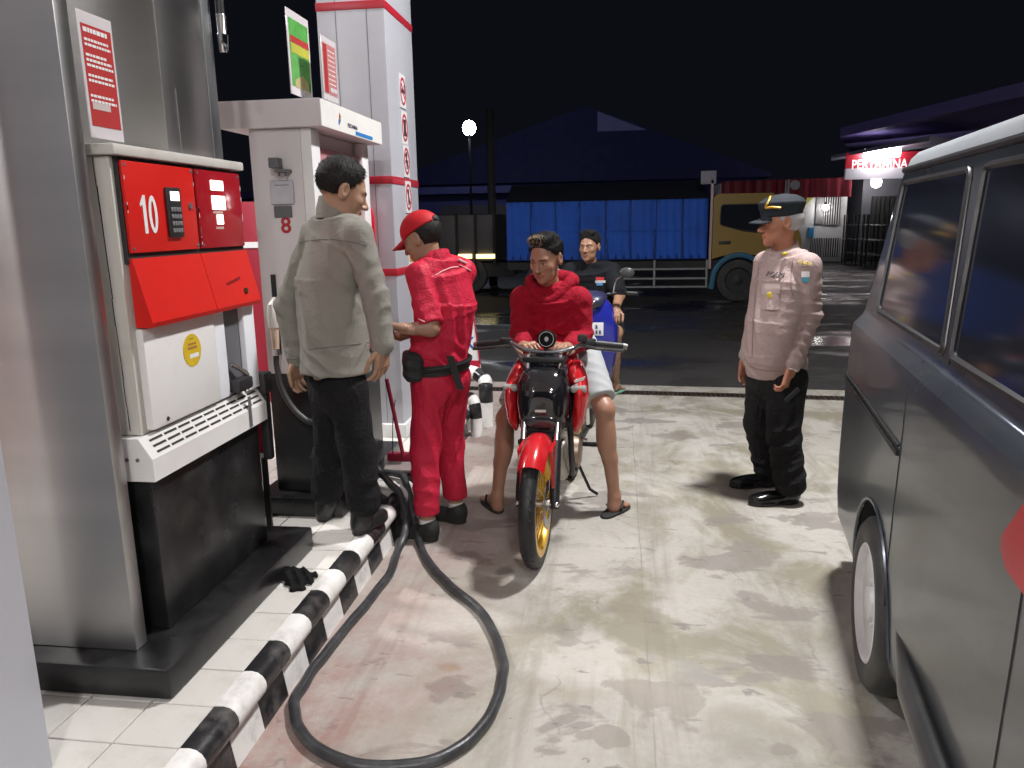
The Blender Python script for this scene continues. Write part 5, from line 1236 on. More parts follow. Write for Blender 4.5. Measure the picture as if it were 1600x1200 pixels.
# ================================================================ rider in the red hoodie, seated on the motorbike
hood = mat('dark red fleece', (.28, .006, .020), .92, 0, .1, 12, bump=.25, bscale=190, spec=.2, fold=.35, fscale=7)
f = unit((-.18, -.98, 0)); r = rightof(f)             # he faces the camera; r points to his right (left in the picture)
BK = npv((-.352, 3.30, 0)); bd = unit((.055, .998, 0))    # front contact patch of the bike and direction to its rear
hip = BK+bd*.90+Z*.86; chest = N_(863, 505, 4.06); nb = N_(860, 446, 4.04)
hc = N_(853, 405, 3.98); hd = frame((-.40, -.86, -.30)); HS = .98
shR, shL = nb+r*.155+V3(0, 0, -.075), nb-r*.155+V3(0, 0, -.075)
elR, wrR = N_(816, 530, 3.98), N_(816, 541, 3.76); elL, wrL = N_(908, 530, 4.0), N_(888, 543, 3.76)
tR, tL = npv(GP(762, 783, 0)), npv(GP(974, 792, 0))
knR, knL = N_(791, 655, 3.96), N_(944, 641, 3.93)
ankR, ankL = npv(GP(777, 775, .09)), npv(GP(960, 776, .09))
hjR, hjL = hip+r*.10, hip-r*.10
def bare_leg(hj, kn, an, toe):
    d = unit((npv(toe)-npv(an))*V3(1, 1, 0)); cf_ = kn+(an-kn)*.30
    g = union(.03, chain([hj, kn, kn+(an-kn)*.55, an], [.085, .050, .040, .031], .02), ell(cf_-d*.020, (.047, .050, .11)), ell(kn+d*.012, (.044, .044, .052)))
    ft = union(.02, cap(an, an-Z*.055-d*.015, .036, .030), cap(an-Z*.05, npv(toe)*V3(1, 1, 0)+Z*.03-d*.04, .034, .026))
    tos = [cap(npv(toe)*V3(1, 1, 0)+Z*.026-d*.035+np.cross(d, Z)*(i-2)*.0165, npv(toe)*V3(1, 1, 0)+Z*.022+d*(.014-.006*abs(i-1.2))+np.cross(d, Z)*(i-2)*.018, .011, .0085) for i in range(5)]
    return union(.02, g, ft), union(.005, *tos)
gR, toR = bare_leg(hjR, knR, ankR, tR); gL, toL = bare_leg(hjL, knL, ankL, tL)
core = union(.03, cap(hip, chest, .10, .11), cap(chest, nb-Z*.03, .08, .04), cap(nb, hc-Z*.06, .050, .050), chain([shR, elR, wrR], [.042, .04, .027]), chain([shL, elL, wrL], [.042, .04, .027]), gR, gL)
hR = hand_sdf(wrR, N_(838, 537, 3.62)-wrR, V3(.2, -.1, -.8), -1, .5); hL = hand_sdf(wrL, N_(866, 538, 3.62)-wrL, V3(-.2, -.1, -.8), 1, .6)
lo, hi = bounds([hc, tR, tL, wrR, wrL, shL, shR, hip], .13)
ext = [(toR, npv(tR)-.1, npv(tR)+.1, .0035), (toL, npv(tL)-.1, npv(tL)+.1, .0035)]
rid = build_person('person', (core, lo, hi), skin_mat('skin dark brown', (.33, .17, .11)), (hd, hc, HS, head_sdf(1.0, 1.12, 1.05, .002)), hands=[(hR, wrR), (hL, wrL)], extra=ext, label='young man in a red hoodie and pale shorts astride the red motorbike')
hmid = hip*.5+chest*.5
torso = loft([(hip-Z*.10-f*.02, .165, .145), (hip+Z*.06, .17, .15), (hmid+Z*.04, .17, .145), (chest, .168, .13), (nb-Z*.10, .155, .108), (nb-Z*.045, .11, .085), (nb+Z*.01, .062, .064)], r)
hoodie = union(.045, torso, cap(nb+r*.07-Z*.05, shR, .064, .066), cap(nb-r*.07-Z*.05, shL, .064, .066))
hoodie = union(.016, hoodie, chain([shR, elR, wrR+(elR-wrR)*.15], [.068, .064, .046], .02), chain([shL, elL, wrL+(elL-wrL)*.15], [.068, .064, .046], .02))
hoodie = wrinkle(hoodie, [(chest+f*.12, .24, r+Z*.25, .10, .010, 21), (hip+Z*.05+f*.1, .2, Z+r*.4, .07, .011, 22), (elR, .14, unit(elR-shR)+r*.4, .055, .010, 23), (elL, .14, unit(elL-shL)-r*.4, .055, .010, 24), (shR-Z*.1, .1, r+Z, .05, .007, 25), (shL-Z*.1, .1, r-Z, .05, .007, 26)])
# kangaroo pocket
hoodie = union(.012, hoodie, rbox(hip*.6+chest*.4+f*.125+Z*.0, (.12, .045, .075), .03, np.stack([r, f, Z], 1)))
lo, hi = bounds([hip-Z*.1, nb, wrR, wrL, shL, shR, elR, elL], .17); blob('hoodie', [(hoodie, lo, hi, .0062)], hood, rid)
# hood lying round the neck
hp = [nb+Z*(.020-.095*max(0, math.sin(a))**1.5)+r*.110*math.cos(a)*(1-.25*max(0, math.sin(a)))+f*(.092*math.sin(a)-.012) for a in [2*math.pi*k/28 for k in range(28)]]
hs_ = [cap(hp[i], hp[(i+1) % 28], .033+.020*max(0, -math.sin(2*math.pi*i/28))-.008*max(0, math.sin(2*math.pi*i/28)), .033+.020*max(0, -math.sin(2*math.pi*(i+1)/28))-.008*max(0, math.sin(2*math.pi*(i+1)/28))) for i in range(28)]
hoodf = wrinkle(union(.01, *hs_), [(nb, .2, r+Z*.6, .06, .005, 27)])
blob('hood', [(hoodf, nb-V3(.2, .2, .15), nb+V3(.2, .2, .13), .0055)], hood, rid)
for sg_ in (-1, 1):
    c0 = nb+f*.09-Z*.055+r*.035*sg_; MB().tube(smooth_path([on_back(858-12*sg_, 468, sdf=hoodie), on_back(858-12*sg_, 485, sdf=hoodie), on_back(859-11*sg_, 503, sdf=hoodie), on_back(859-12*sg_, 516, sdf=hoodie)]), .0035, 6).build('drawstring', hood, rid)
shm = mat('pale grey shorts cloth', (.40, .42, .43), .8, 0, .1, 10, bump=.12, bscale=160)
sho = union(.03, ell(hip-Z*.02, (.17, .15, .12), np.stack([r, f, Z], 1)), chain([hjR, hjR+(knR-hjR)*.80], [.11, .088]), chain([hjL, hjL+(knL-hjL)*.80], [.11, .088]))
for hj, kn in ((hjR, knR), (hjL, knL)): sho = cut(sho, (lambda a, b: lambda P: -((P-a-(b-a)*.82)@unit(b-a))*-1. if False else np.maximum(-((P-a-(b-a)*.84)@unit(b-a)), np.linalg.norm(P-b, axis=1)-.2))(hj, kn), .002)
sho = wrinkle(sho, [(hjL+(knL-hjL)*.5, .15, unit(knL-hjL)+r*.5, .06, .006, 28)])
lo, hi = bounds([hip, knR, knL], .16); blob('shorts', [(sho, lo, hi, .0065)], shm, rid)
flip = mat('black rubber sandal', (.016, .015, .015), .7, 0, .2, 20)
for toe, an in ((tR, ankR), (tL, ankL)):
    d = unit((npv(toe)-npv(an))*V3(1, 1, 0)); rr_ = np.cross(d, Z); c0 = npv(toe)*V3(1, 1, 0)-d*.085; Rm = np.stack([rr_, d, Z], 1)
    sole = inter(union(.05, ell(c0-d*.06, (.040, .075, .05), Rm), ell(c0+d*.045, (.052, .078, .05), Rm)), lambda P: np.maximum(P[:, 2]-.016, .001-P[:, 2]), .003)
    so = blob('sandal', [(sole, c0-V3(.2, .2, .03), c0+V3(.2, .2, .09), .0045)], flip, rid)
    th = npv(toe)*V3(1, 1, 0)-d*.02+Z*.018-rr_*0
    for sg_ in (-1, 1): MB().tube(smooth_path([th+Z*.004, th-d*.03+rr_*.024*sg_+Z*.036, th-d*.085+rr_*.046*sg_+Z*.014]), .0065, 8).build('sandal_strap', flip, so)
hf = cut(union(.02, ell((0, -.020, .045), (.081, .103, .088)), ell((0, .022, .112), (.062, .068, .030))), union(.01, lambda P: -((P[:, 1]-.062)+np.maximum(0, .085-P[:, 2])*.9), lambda P: -(-(P[:, 2]+.03)), cap((-.1, .028, -.01), (.1, .028, -.01), .042)), .006)
dye = mat('bleached hair', (.30, .22, .14), .5, 0, .4, 60); faded = hairk
hair_mesh('hair', hf, hd, hc, HS, hairk, rid, lambda p: V3(0, .7, .9) if p[2] > .08 else V3(0, -.2, -1), .022, 3000, 7, lift=.45, jit=.25, tipmat=dye, tipf=lambda q: q[2] > .088 and q[1] > .025 and q[0] > -.035 and random.random() < .75)

# ================================================================ second rider behind him in a black T-shirt
tee = mat('black cotton', (.010, .011, .014), .9, 0, .2, 12, bump=.15, bscale=180, spec=.2, fold=.3)
f = unit((-.12, -.99, 0)); r = rightof(f)
hip = npv((-.17, 6.55, .78)); chest = N_(928, 462, 6.36); nb = N_(924, 413, 6.33); hc = N_(921, 386, 6.28); hd = frame((-.35, -.93, -.05)); HS = .97
shR, shL = nb+r*.165-Z*.06, nb-r*.165-Z*.06
elL, wrL = N_(968, 462, 6.16), N_(962, 482, 5.98); elR, wrR = N_(880, 470, 6.16), N_(895, 490, 6.0)
hjR, hjL = hip+r*.09, hip-r*.09; knL, knR = N_(962, 520, 6.02), N_(900, 530, 6.12)
ankL = npv(GP(962, 596, .11)); tL = npv(GP(970, 605, .03)); ankR = npv((-.42, 6.62, .10)); tR = npv((-.44, 6.42, .03))
gR, toR = bare_leg(hjR, knR, ankR, tR); gL, toL = bare_leg(hjL, knL, ankL, tL)
core = union(.03, cap(hip, chest, .10, .11), cap(chest, nb-Z*.03, .08, .04), cap(nb, hc-Z*.06, .046, .048), chain([shR, elR, wrR], [.045, .04, .027]), chain([shL, elL, wrL], [.045, .042, .030]), gR, gL)
hL = hand_sdf(wrL, V3(-.05, -.75, -.55), V3(0, .5, -.8), 1, .85); hR = hand_sdf(wrR, V3(.05, -.75, -.55), V3(0, .5, -.8), -1, .85)
lo, hi = bounds([hc, tR, tL, wrR, wrL, shL, shR, hip, elL, elR], .13)
rd2 = build_person('person', (core, lo, hi), skin_mat('skin tan', (.34, .185, .115)), (hd, hc, HS, head_sdf(.95, 1.05, 1.05)), hands=[(hL, wrL), (hR, wrR)], extra=[(toL, npv(tL)-.1, npv(tL)+.1, .005)], label='man in a black T-shirt sitting on the blue scooter behind the red motorbike')
torso = loft([(hip-Z*.06, .19, .15), (hip+Z*.1, .185, .14), (chest, .195, .132), (nb-Z*.09, .18, .115), (nb-Z*.03, .13, .085), (nb+Z*.008, .062, .064)], r)
slL = shL+(elL-shL)*.8; slR = shR+(elR-shR)*.8
ts = union(.04, torso, chain([nb-r*.08-Z*.04, shL, slL], [.07, .074, .070]), chain([nb+r*.08-Z*.04, shR, slR], [.07, .074, .070]))
ts = wrinkle(ts, [(chest+f*.1, .24, r+Z*.4, .09, .008, 31), (hip+Z*.1, .2, Z, .07, .009, 32)])
lo, hi = bounds([hip-Z*.06, nb, slL, slR, shL, shR], .16); blob('t_shirt', [(ts, lo, hi, .0075)], tee, rd2)
def patch_on(sdf, px0, py0, px1, py1, m_, parent, name, nx=6, ny=4, off=.004):
    vv = []; ok = True
    for j in range(ny+1):
        for i in range(nx+1):
            p = on_back(px0+(px1-px0)*i/nx, py0+(py1-py0)*j/ny, sdf=sdf)
            if p is None: return None
            vv.append(p-pray(px0, py0)/np.linalg.norm(pray(px0, py0))*off)
    s_ = MB(); s_.add(vv, [(j*(nx+1)+i, j*(nx+1)+i+1, (j+1)*(nx+1)+i+1, (j+1)*(nx+1)+i) for j in range(ny) for i in range(nx)]); return s_.build(name, m_, parent)
patch_on(ts, 931, 433, 944, 438, mat('print red', (.5, .03, .04), .6), rd2, 'chest_print'); patch_on(ts, 930, 438.3, 946, 442, mwht, rd2, 'chest_print'); patch_on(ts, 932, 442.2, 942, 446, mat('print blue', (.08, .28, .55), .6), rd2, 'chest_print')
sho = union(.03, ell(hip-Z*.02, (.17, .15, .12)), chain([hjR, hjR+(knR-hjR)*.85], [.10, .082]), chain([hjL, hjL+(knL-hjL)*.85], [.10, .082]))
lo, hi = bounds([hip, knR, knL], .16); blob('shorts', [(sho, lo, hi, .008)], mat('dark shorts cloth', (.022, .025, .022), .85, 0, .2, 12), rd2)
d = unit((tL-ankL)*V3(1, 1, 0)); c0 = tL*V3(1, 1, 0)-d*.08; Rm = np.stack([np.cross(d, Z), d, Z], 1)
blob('sandal', [(inter(union(.05, ell(c0-d*.05, (.040, .075, .05), Rm), ell(c0+d*.04, (.052, .078, .05), Rm)), lambda P: np.maximum(P[:, 2]-.016, .001-P[:, 2]), .003), c0-V3(.2, .2, .03), c0+V3(.2, .2, .09), .006)], mat('green sandal', (.18, .38, .28), .6), rd2)
d = unit((tR-ankR)*V3(1, 1, 0)); c0 = tR*V3(1, 1, 0)-d*.08; Rm = np.stack([np.cross(d, Z), d, Z], 1)
blob('sandal', [(inter(union(.05, ell(c0-d*.05, (.040, .075, .05), Rm), ell(c0+d*.04, (.052, .078, .05), Rm)), lambda P: np.maximum(P[:, 2]-.016, .001-P[:, 2]), .003), c0-V3(.2, .2, .03), c0+V3(.2, .2, .09), .006)], mat('green sandal', (.18, .38, .28), .6), rd2)
hf = cut(union(.02, ell((0, -.020, .048), (.083, .104, .092)), ell((0, .04, .115), (.06, .055, .026))), union(.01, lambda P: -((P[:, 1]-.070)+np.maximum(0, .080-P[:, 2])*.9), lambda P: -(-(P[:, 2]+.04)), cap((-.1, .028, -.02), (.1, .028, -.02), .042)), .006)
hair_mesh('hair', hf, hd, hc, HS, hairk, rd2, V3(0, .6, .5), .020, 1800, 8, lift=.4, jit=.3, vox=.006)

# ================================================================ officer in the pale uniform shirt
shc = mat('pale mauve uniform cloth', (.37, .28, .265), .7, 0, .06, 10, bump=.12, bscale=240, spec=.3, fold=.25, fscale=9)
f = unit((-.86, -.50, 0)); r = rightof(f); lf = -r     # his left side is towards the camera
hip = N_(1213, 588, 4.36); chest = N_(1224, 455, 4.35); nb = N_(1229, 394, 4.37); hc = N_(1219, 349, 4.35); hd = frame((-.985, -.10, -.08)); HS = 1.02
shL, shR = nb+lf*.165-Z*.065, nb-lf*.160-Z*.065
elL, wrL = N_(1266, 492, 4.24), N_(1236, 578, 4.20); elR, wrR = N_(1182, 500, 4.55), N_(1166, 563, 4.52)
heelL, heelR = npv(GP(1246, 785, 0)), npv(GP(1212, 758, 0)); fd = unit((-.97, -.22, 0))
ankL, ankR = heelL+fd*.05+Z*.10, heelR+fd*.05+Z*.10; hjL, hjR = hip+lf*.085, hip-lf*.085
knL, knR = (hjL+ankL)/2+f*.035, (hjR+ankR)/2+f*.05
core = union(.03, cap(hip, chest, .10, .11), cap(chest, nb-Z*.03, .08, .04), cap(nb, hc-Z*.06, .054, .052), chain([shL, elL, wrL], [.045, .04, .028]), chain([shR, elR, wrR], [.045, .04, .028]), chain([hjL, knL, ankL], [.07, .05, .035]), chain([hjR, knR, ankR], [.07, .05, .035]))
hL = hand_sdf(wrL, N_(1224, 618, 4.17)-wrL, unit(-lf*.8+f*.3), 1, .75, 1.02); hR = hand_sdf(wrR, N_(1162, 600, 4.5)-wrR, unit(lf*.8+f*.3), -1, .5)
lo, hi = bounds([hc, heelL, heelR, wrR, wrL, shL, shR], .13)
pol = build_person('person', (core, lo, hi), skin_mat('skin ruddy', (.40, .17, .10)), (hd, hc, HS, head_sdf(1.08, 1.05, 1.1, .006)), hands=[(hL, wrL), (hR, wrR)], label='older officer in a dark cap, pale uniform shirt and black trousers standing in profile')
torso = loft([(hip+Z*.03, .165, .160), (hip+Z*.13+f*.02, .17, .172), (hip*.4+chest*.6+f*.02, .172, .165), (chest+Z*.02, .172, .14), (nb-Z*.10, .162, .115), (nb-Z*.035, .118, .088), (nb+Z*.014, .062, .066)], r)
shirt = union(.04, torso, cap(nb+lf*.07-Z*.045, shL, .064, .064), cap(nb-lf*.07-Z*.045, shR, .064, .064))
shirt = union(.012, shirt, chain([shL, elL, wrL+(elL-wrL)*.12], [.068, .060, .049], .02), chain([shR, elR, wrR+(elR-wrR)*.12], [.066, .058, .048], .02))
shirt = wrinkle(shirt, [(chest+f*.1-Z*.1, .22, lf+Z*.4, .085, .006, 41), (hip+Z*.1, (.25, .25, .1), Z+lf*.7, .07, .008, 42), (elL, .15, unit(wrL-shL), .055, .008, 43), (shL-Z*.1, .1, lf+Z, .05, .006, 44), (wrL+Z*.08, .1, unit(wrL-elL)+f*.5, .05, .007, 45)])
lo, hi = bounds([hip, nb, wrR, wrL, shL, shR, elL, elR], .17); blob('shirt', [(shirt, lo, hi, .0062)], shc, pol)
collar(nb+Z*.006+(hc-nb)*V3(.3, .3, 0), r, f, .062, .064, .028, shc, pol, .028)
tr_ = union(.04, ell(hip-Z*.01, (.16, .15, .13), np.stack([r, f, Z], 1)), chain([hjL, knL, ankL+Z*.02], [.108, .092, .088]), chain([hjR, knR, ankR+Z*.02], [.108, .092, .088]))
tr_ = wrinkle(tr_, [(knL-Z*.02, .2, Z+f*.3, .10, .012, 46), (knR-Z*.02, .2, Z-f*.3, .10, .012, 47), (ankL+Z*.12, .14, Z+f*.2, .07, .012, 48), (ankR+Z*.12, .14, Z, .07, .012, 49)])
lo, hi = bounds([hip+Z*.05, ankL, ankR], .17); blob('trousers', [(tr_, lo, hi, .0068)], black_tr, pol)
shinym = mat('polished black leather', (.010, .010, .011), .14, 0, .2, 10)
for hl in (heelL, heelR):
    g = union(.02, shoe_sdf(hl, fd, 1.1, .08), cap(hl+fd*.045+Z*.06, hl+fd*.05+Z*.13, .046, .05)); blob('shoe', [(g, hl-V3(.36, .2, .01), hl+V3(.16, .2, .2), .005)], shinym, pol)
# cap
navy = mat('navy cap cloth', (.018, .023, .030), .8, 0, .15, 10, bump=.12, bscale=220, spec=.3)
cp = inter(union(.02, ell((0, -.012, .098), (.090, .116, .052)), loft([(V3(0, -.008, .035), .083, .105), (V3(0, -.012, .105), .089, .115)], (1, 0, 0))), lambda P: -(P[:, 2]-.034), .006)
vis = lambda P: np.maximum(np.maximum(np.abs(P[:, 2]-.040+(P[:, 0]**2)*4.+(P[:, 1]-.08)*.30)-.0032, np.sqrt((P[:, 0]/.080)**2+((P[:, 1]-.08)/.082)**2)*.08-.08), .06-P[:, 1])
cp = wrinkle(union(.004, cp, vis), [((0, -.05, .08), .07, V3(.2, .5, 1), .04, .003, 50)])
head_child('cap', cp, navy, pol, hd, hc, HS)
gold = mat('gold braid', (.62, .36, .05), .4, .3, .15, 40)
capw = local(cp, hd, hc, HS)
stripe([(1196, 325), (1204, 324), (1212, 324), (1220, 325)], .0065, gold, pol, 'braid', capw); stripe([(1196, 324), (1199, 318), (1202, 312), (1204, 307)], .006, gold, pol, 'braid', capw)
ghair = mat('grey hair', (.36, .35, .35), .6, 0, .2, 60)
hf = cut(ell((0, -.020, .020), (.082, .106, .080)), union(.01, lambda P: .045-P[:, 2], lambda P: .022-P[:, 1], lambda P: -(-(P[:, 2]+.045-np.maximum(0, P[:, 1]+.06)*.35)), cap((-.1, .002, -.012), (.1, .002, -.012), .028)), .006)
hair_mesh('hair', hf, hd, hc, HS, ghair, pol, V3(0, -.5, -1), .012, 700, 9, lift=.1, jit=.2)
# badges, pocket, epaulette, lettering
patch_on(shirt, 1190, 458, 1217, 484, shc, pol, 'pocket', 8, 6, .006); patch_on(shirt, 1190, 443, 1219, 459, mat('pocket flap', (.44, .35, .33), .68, 0, .05, 10), pol, 'pocket_flap', 8, 5, .010)
pseam = mat('uniform seam shade', (.20, .14, .13), .8)
for sq in ([(1190, 459), (1200, 461), (1209, 462), (1219, 460)], [(1190, 460), (1191, 468), (1193, 477), (1197, 484)], [(1217, 461), (1217, 469), (1217, 477), (1216, 484)], [(1197, 484), (1204, 486), (1210, 486), (1216, 485)], [(1240, 402), (1237, 420), (1236, 440), (1238, 462)], [(1185, 420), (1181, 460), (1177, 500), (1175, 560)], [(1170, 572), (1185, 577), (1200, 579), (1220, 580)]):
    stripe(smooth_path([(x, y, 0) for x, y in sq], 4) and [(q.x, q.y) for q in smooth_path([(x, y, 0) for x, y in sq], 4)], .0018, pseam, pol, 'seam', shirt)
p = on_back(1203, 461, sdf=shirt); dv = -pray(1203, 461)/np.linalg.norm(pray(1203, 461))
fr_ = frame(-dv); Mb = Matrix([[fr_[i][0], fr_[i][2], -fr_[i][1], p[i]+dv[i]*.009] for i in range(3)]+[[0, 0, 0, 1]])
MB().lathe([(.017, 0), (.015, .003), (0, .004)], 18, Mb).build('round_badge', mat('badge yellow', (.60, .46, .04), .3, .3), pol)
p = on_back(1227, 394, sdf=union(.0, shirt)); 
q = on_back(1226, 397, sdf=shirt)
if q is not None: MB().ell(q+dv*.024, (.013, .013, .011), 10).build('collar_pin', mat('badge yellow', (.60, .46, .04), .3, .3), pol)
patch_on(shirt, 1247, 388, 1262, 408, mat('epaulette', (.66, .57, .53), .65), pol, 'epaulette', 4, 6, .008)
patch_on(shirt, 1249, 408, 1268, 416, mat('shoulder tab', (.45, .36, .28), .6, 0, .3, 90), pol, 'shoulder_tab', 5, 2, .008)
patch_on(shirt, 1252, 424, 1265, 433, mwht, pol, 'sleeve_badge', 4, 3, .005); patch_on(shirt, 1253, 433.2, 1264, 441, mat('badge blue', (.05, .30, .40), .5), pol, 'sleeve_badge', 4, 3, .005)
def cloth_text(txt, px, py, size, m_, sdf, parent, slope=0.):
    p = on_back(px, py, sdf=sdf); p1 = on_back(px+9, py+9*slope, sdf=sdf); p0 = on_back(px-9, py-9*slope, sdf=sdf); pu = on_back(px, py-6, sdf=sdf)
    if any(k is None for k in (p, p1, p0, pu)): return
    x = unit(p1-p0); u = unit(pu-p); n = unit(np.cross(x, u)); u = np.cross(n, x)
    Mt = Matrix([[x[i], u[i], n[i], p[i]+n[i]*.012] for i in range(3)]+[[0, 0, 0, 1]]); lettering(txt, size, Mt, m_, parent, bold=.0006, ext=.004)
cloth_text('POLRI', 1213, 431, .040, mat('thread dark', (.10, .08, .08), .6), shirt, pol, .12)
cloth_text('POLDA', 1258.5, 412, .022, mat('thread gold', (.55, .42, .15), .6), shirt, pol, .2)
MB().box((-.012, -.05, -.005), (.012, .05, .005), Matrix.Translation(Vector(N_(1238, 617, 4.14))) @ Matrix.Rotation(R_(50), 4, 'Y') @ Matrix.Rotation(R_(70), 4, 'X'), bev=.003).build('held_phone', mblk, None, label='small dark phone held in the hand of the officer', cat='phone')
MB().torus(.031, .006, 20, 8, Matrix.Translation(Vector(wrL+(elL-wrL)*.02)) @ Vector(wrL-elL).to_track_quat('Z', 'Y').to_matrix().to_4x4()).build('wristwatch', chrome, pol)
# ================================================================== motorbike (local frame: origin = front contact patch, y towards its rear)
bred = mat('motorbike red plastic', (.50, .012, .018), .24, 0, .06, 4, coat=.5)
bblk = mat('motorbike black gloss', (.010, .010, .012), .10, 0, .2, 4, coat=.6, rvar=.05)
alum = mat('cast aluminium', (.42, .39, .35), .45, .9, .15, 12, dirt=.4, dirtc=(.12, .09, .06), dscale=20)
gold_rim = mat('gold rim', (.66, .38, .04), .3, .35, .1, 5); btyre = mat('motorbike tyre', (.012, .012, .013), .5, 0, .3, 14)
frm = mat('frame black', (.02, .02, .022), .4, .2, .2, 9)
amb = mat('smoked indicator', (.32, .30, .28), .3, 0, .2, 30)
bk = thing('motorbike', Vector(BK), 'red naked motorbike with black headlight cowl and gold spoked wheel', 'motorbike', rz=-math.atan2(bd[0], bd[1]), local=True)
def wheel(parent, cy, cz, R, w, rim_m, disc=True, tilt=0.):
    Mw = Matrix.Translation((0, cy, cz)) @ Matrix.Rotation(R_(tilt), 4, 'Z') @ Matrix.Rotation(R_(90), 4, 'Y')
    rr = R-.058
    prof = [(rr, -w*.42), (rr+.02, -w*.5), (R-.022, -w*.47), (R-.006, -w*.30), (R, -w*.10), (R, w*.10), (R-.006, w*.30), (R-.022, w*.47), (rr+.02, w*.5), (rr, w*.42)]
    wt = MB().lathe(prof, 56, Mw).build('wheel', btyre, parent)
    # tread grooves
    g = MB()
    for k in range(40):
        a = 2*math.pi*k/40
        for sg_ in (-1, 1):
            p0 = Vector(((R+.0006)*math.cos(a), (R+.0006)*math.sin(a), sg_*w*.04)); p1 = Vector(((R-.006)*math.cos(a+.07), (R-.006)*math.sin(a+.07), sg_*w*.33))
            g.tube([Mw @ p0, Mw @ p1], .0022, 4, caps=False)
    g.build('tread', gap, wt, kind='stuff')
    MB().lathe([(rr+.006, -w*.44), (rr-.026, -w*.41), (rr-.034, -w*.22), (rr-.034, w*.22), (rr-.026, w*.41), (rr+.006, w*.44), (rr+.004, 0), (rr+.006, -w*.44)], 48, Mw).build('rim', rim_m, wt)
    MB().lathe([(0, -.06), (.026, -.06), (.028, -.045), (.018, -.04), (.018, .04), (.028, .045), (.026, .06), (0, .06)], 20, Mw).build('hub', alum, wt)
    s = MB()
    for k in range(36):
        a = 2*math.pi*k/36; b_ = a+(.5 if k % 2 else -.5)*.9; zz = .043 if (k//2) % 2 else -.043
        s.tube([Mw @ Vector((.026*math.cos(b_), .026*math.sin(b_), zz)), Mw @ Vector(((rr-.033)*math.cos(a), (rr-.033)*math.sin(a), zz*.1))], .0016, 4, caps=False)
    s.build('spokes', chrome, wt, kind='stuff')
    if disc:
        MB().lathe([(.065, .047), (.112, .047), (.112, .051), (.065, .051), (.065, .047)], 32, Mw).build('brake_disc', mat('brake disc steel', (.35, .35, .36), .3, 1.), wt)
    return wt
STR = -1.0
wheel(bk, 0, .29, .29, .074, gold_rim, True, STR); wheel(bk, 1.29, .29, .29, .11, gold_rim, False)
MB().cyl((-.085, 0, .29), (.085, 0, .29), .009, n=10).ell((.088, 0, .29), .014, 10).ell((-.088, 0, .29), .014, 10).build('front_axle', chrome, bk)
for sx_ in (-1, 1):
    MB().tube([(sx_*.078, .005, .27), (sx_*.078, .02, .33), (sx_*.078, .115, .56)], [.022, .025, .022], 14).build('fork_slider', frm, bk)
    MB().tube([(sx_*.078, .110, .55), (sx_*.078, .275, .93)], .0165, 14).build('fork_tube', chrome, bk)
MB().box((-.105, .15, .60), (.105, .215, .645), bev=.012).build('lower_yoke', frm, bk); MB().box((-.105, .235, .90), (.105, .31, .925), bev=.01).build('upper_yoke', frm, bk)
# front mudguard: an arched shell with side skirts
vv = []; ff = []; na, nx = 18, 8
for i in range(na+1):
    a = R_(48+100*i/na); Rr = .308+.006*math.sin(i/na*3.14)
    for j in range(nx+1):
        u = -1+2*j/nx; drop = .055*abs(u)**3; xw = .066*(1-.10*(2*i/na-1)**2)*u
        vv.append((xw, -(Rr-drop)*math.cos(a)+.0, .29+(Rr-drop)*math.sin(a)+.012))
for i in range(na):
    for j in range(nx): ff.append((i*(nx+1)+j, i*(nx+1)+j+1, (i+1)*(nx+1)+j+1, (i+1)*(nx+1)+j))
MB().add(vv, ff).build('mudguard', bred, bk, ang=70)
for sx_ in (-1, 1):
    s = MB(); s.prism([(-.06, .56), (.12, .565), (.13, .50), (.06, .33), (.03, .30), (.01, .36), (-.02, .47)], .0, .012, Matrix(((0, 0, sx_, sx_*.066), (1, 0, 0, 0), (0, 1, 0, 0), (0, 0, 0, 1)))); s.build('mudguard_skirt', bred, bk, ang=20)
# headlight cowl: faceted shield, screen, lamp slit
def shell(sections, m_, name, parent, nseg=14, ang=50):
    vv = []; ff = []; n = nseg
    for (y, z, wx, hz, pw_) in sections:
        for j in range(n):
            a = 2*math.pi*j/n; c, s_ = math.cos(a), math.sin(a)
            vv.append((wx*math.copysign(abs(c)**pw_, c), y, z+hz*math.copysign(abs(s_)**pw_, s_)))
    for i in range(len(sections)-1):
        for j in range(n): ff.append((i*n+j, i*n+(j+1) % n, (i+1)*n+(j+1) % n, (i+1)*n+j))
    ff.append(tuple(range(n))); ff.append(tuple((len(sections)-1)*n+j for j in range(n)))
    return MB().add(vv, ff).build(name, m_, parent, ang=ang)
cowl = [(.125, .69, .050, .07, .7), (.132, .705, .090, .100, .65), (.17, .725, .118, .135, .6), (.24, .74, .128, .15, .6), (.30, .75, .115, .14, .7)]
shell(cowl, bblk, 'headlight_cowl', bk)
s = MB(); vv = []
for j in range(9):
    for i in range(9):
        u, v = -1+i/4, j/8; wd = (.092+.030*math.sin(v*2.6))*(1-.35*v*v)
        vv.append((u*wd, .128+.16*v+.05*u*u, .765+.175*v))
s.add(vv, [(j*9+i, j*9+i+1, (j+1)*9+i+1, (j+1)*9+i) for j in range(8) for i in range(8)]); s.build('screen', mat('smoked screen', (.015, .02, .03), .07, 0, .3, 60, spec=.8, dirt=.25, dirtc=(.35, .38, .42), dscale=45, rvar=.05), bk, ang=80)  # pale speckles in the colour imitate reflections on the dark screen
MB().box((-.026, .118, .690), (.026, .128, .702), bev=.003).build('pilot_lamp', mat('pale lamp', (.55, .53, .48), .2), bk)
shell([(.120, .645, .055, .02, .9), (.128, .645, .078, .034, .9), (.17, .645, .085, .038, .9)], mat('headlight glass', (.03, .03, .035), .05, 0, .2, 9, spec=.8), 'headlight', bk)
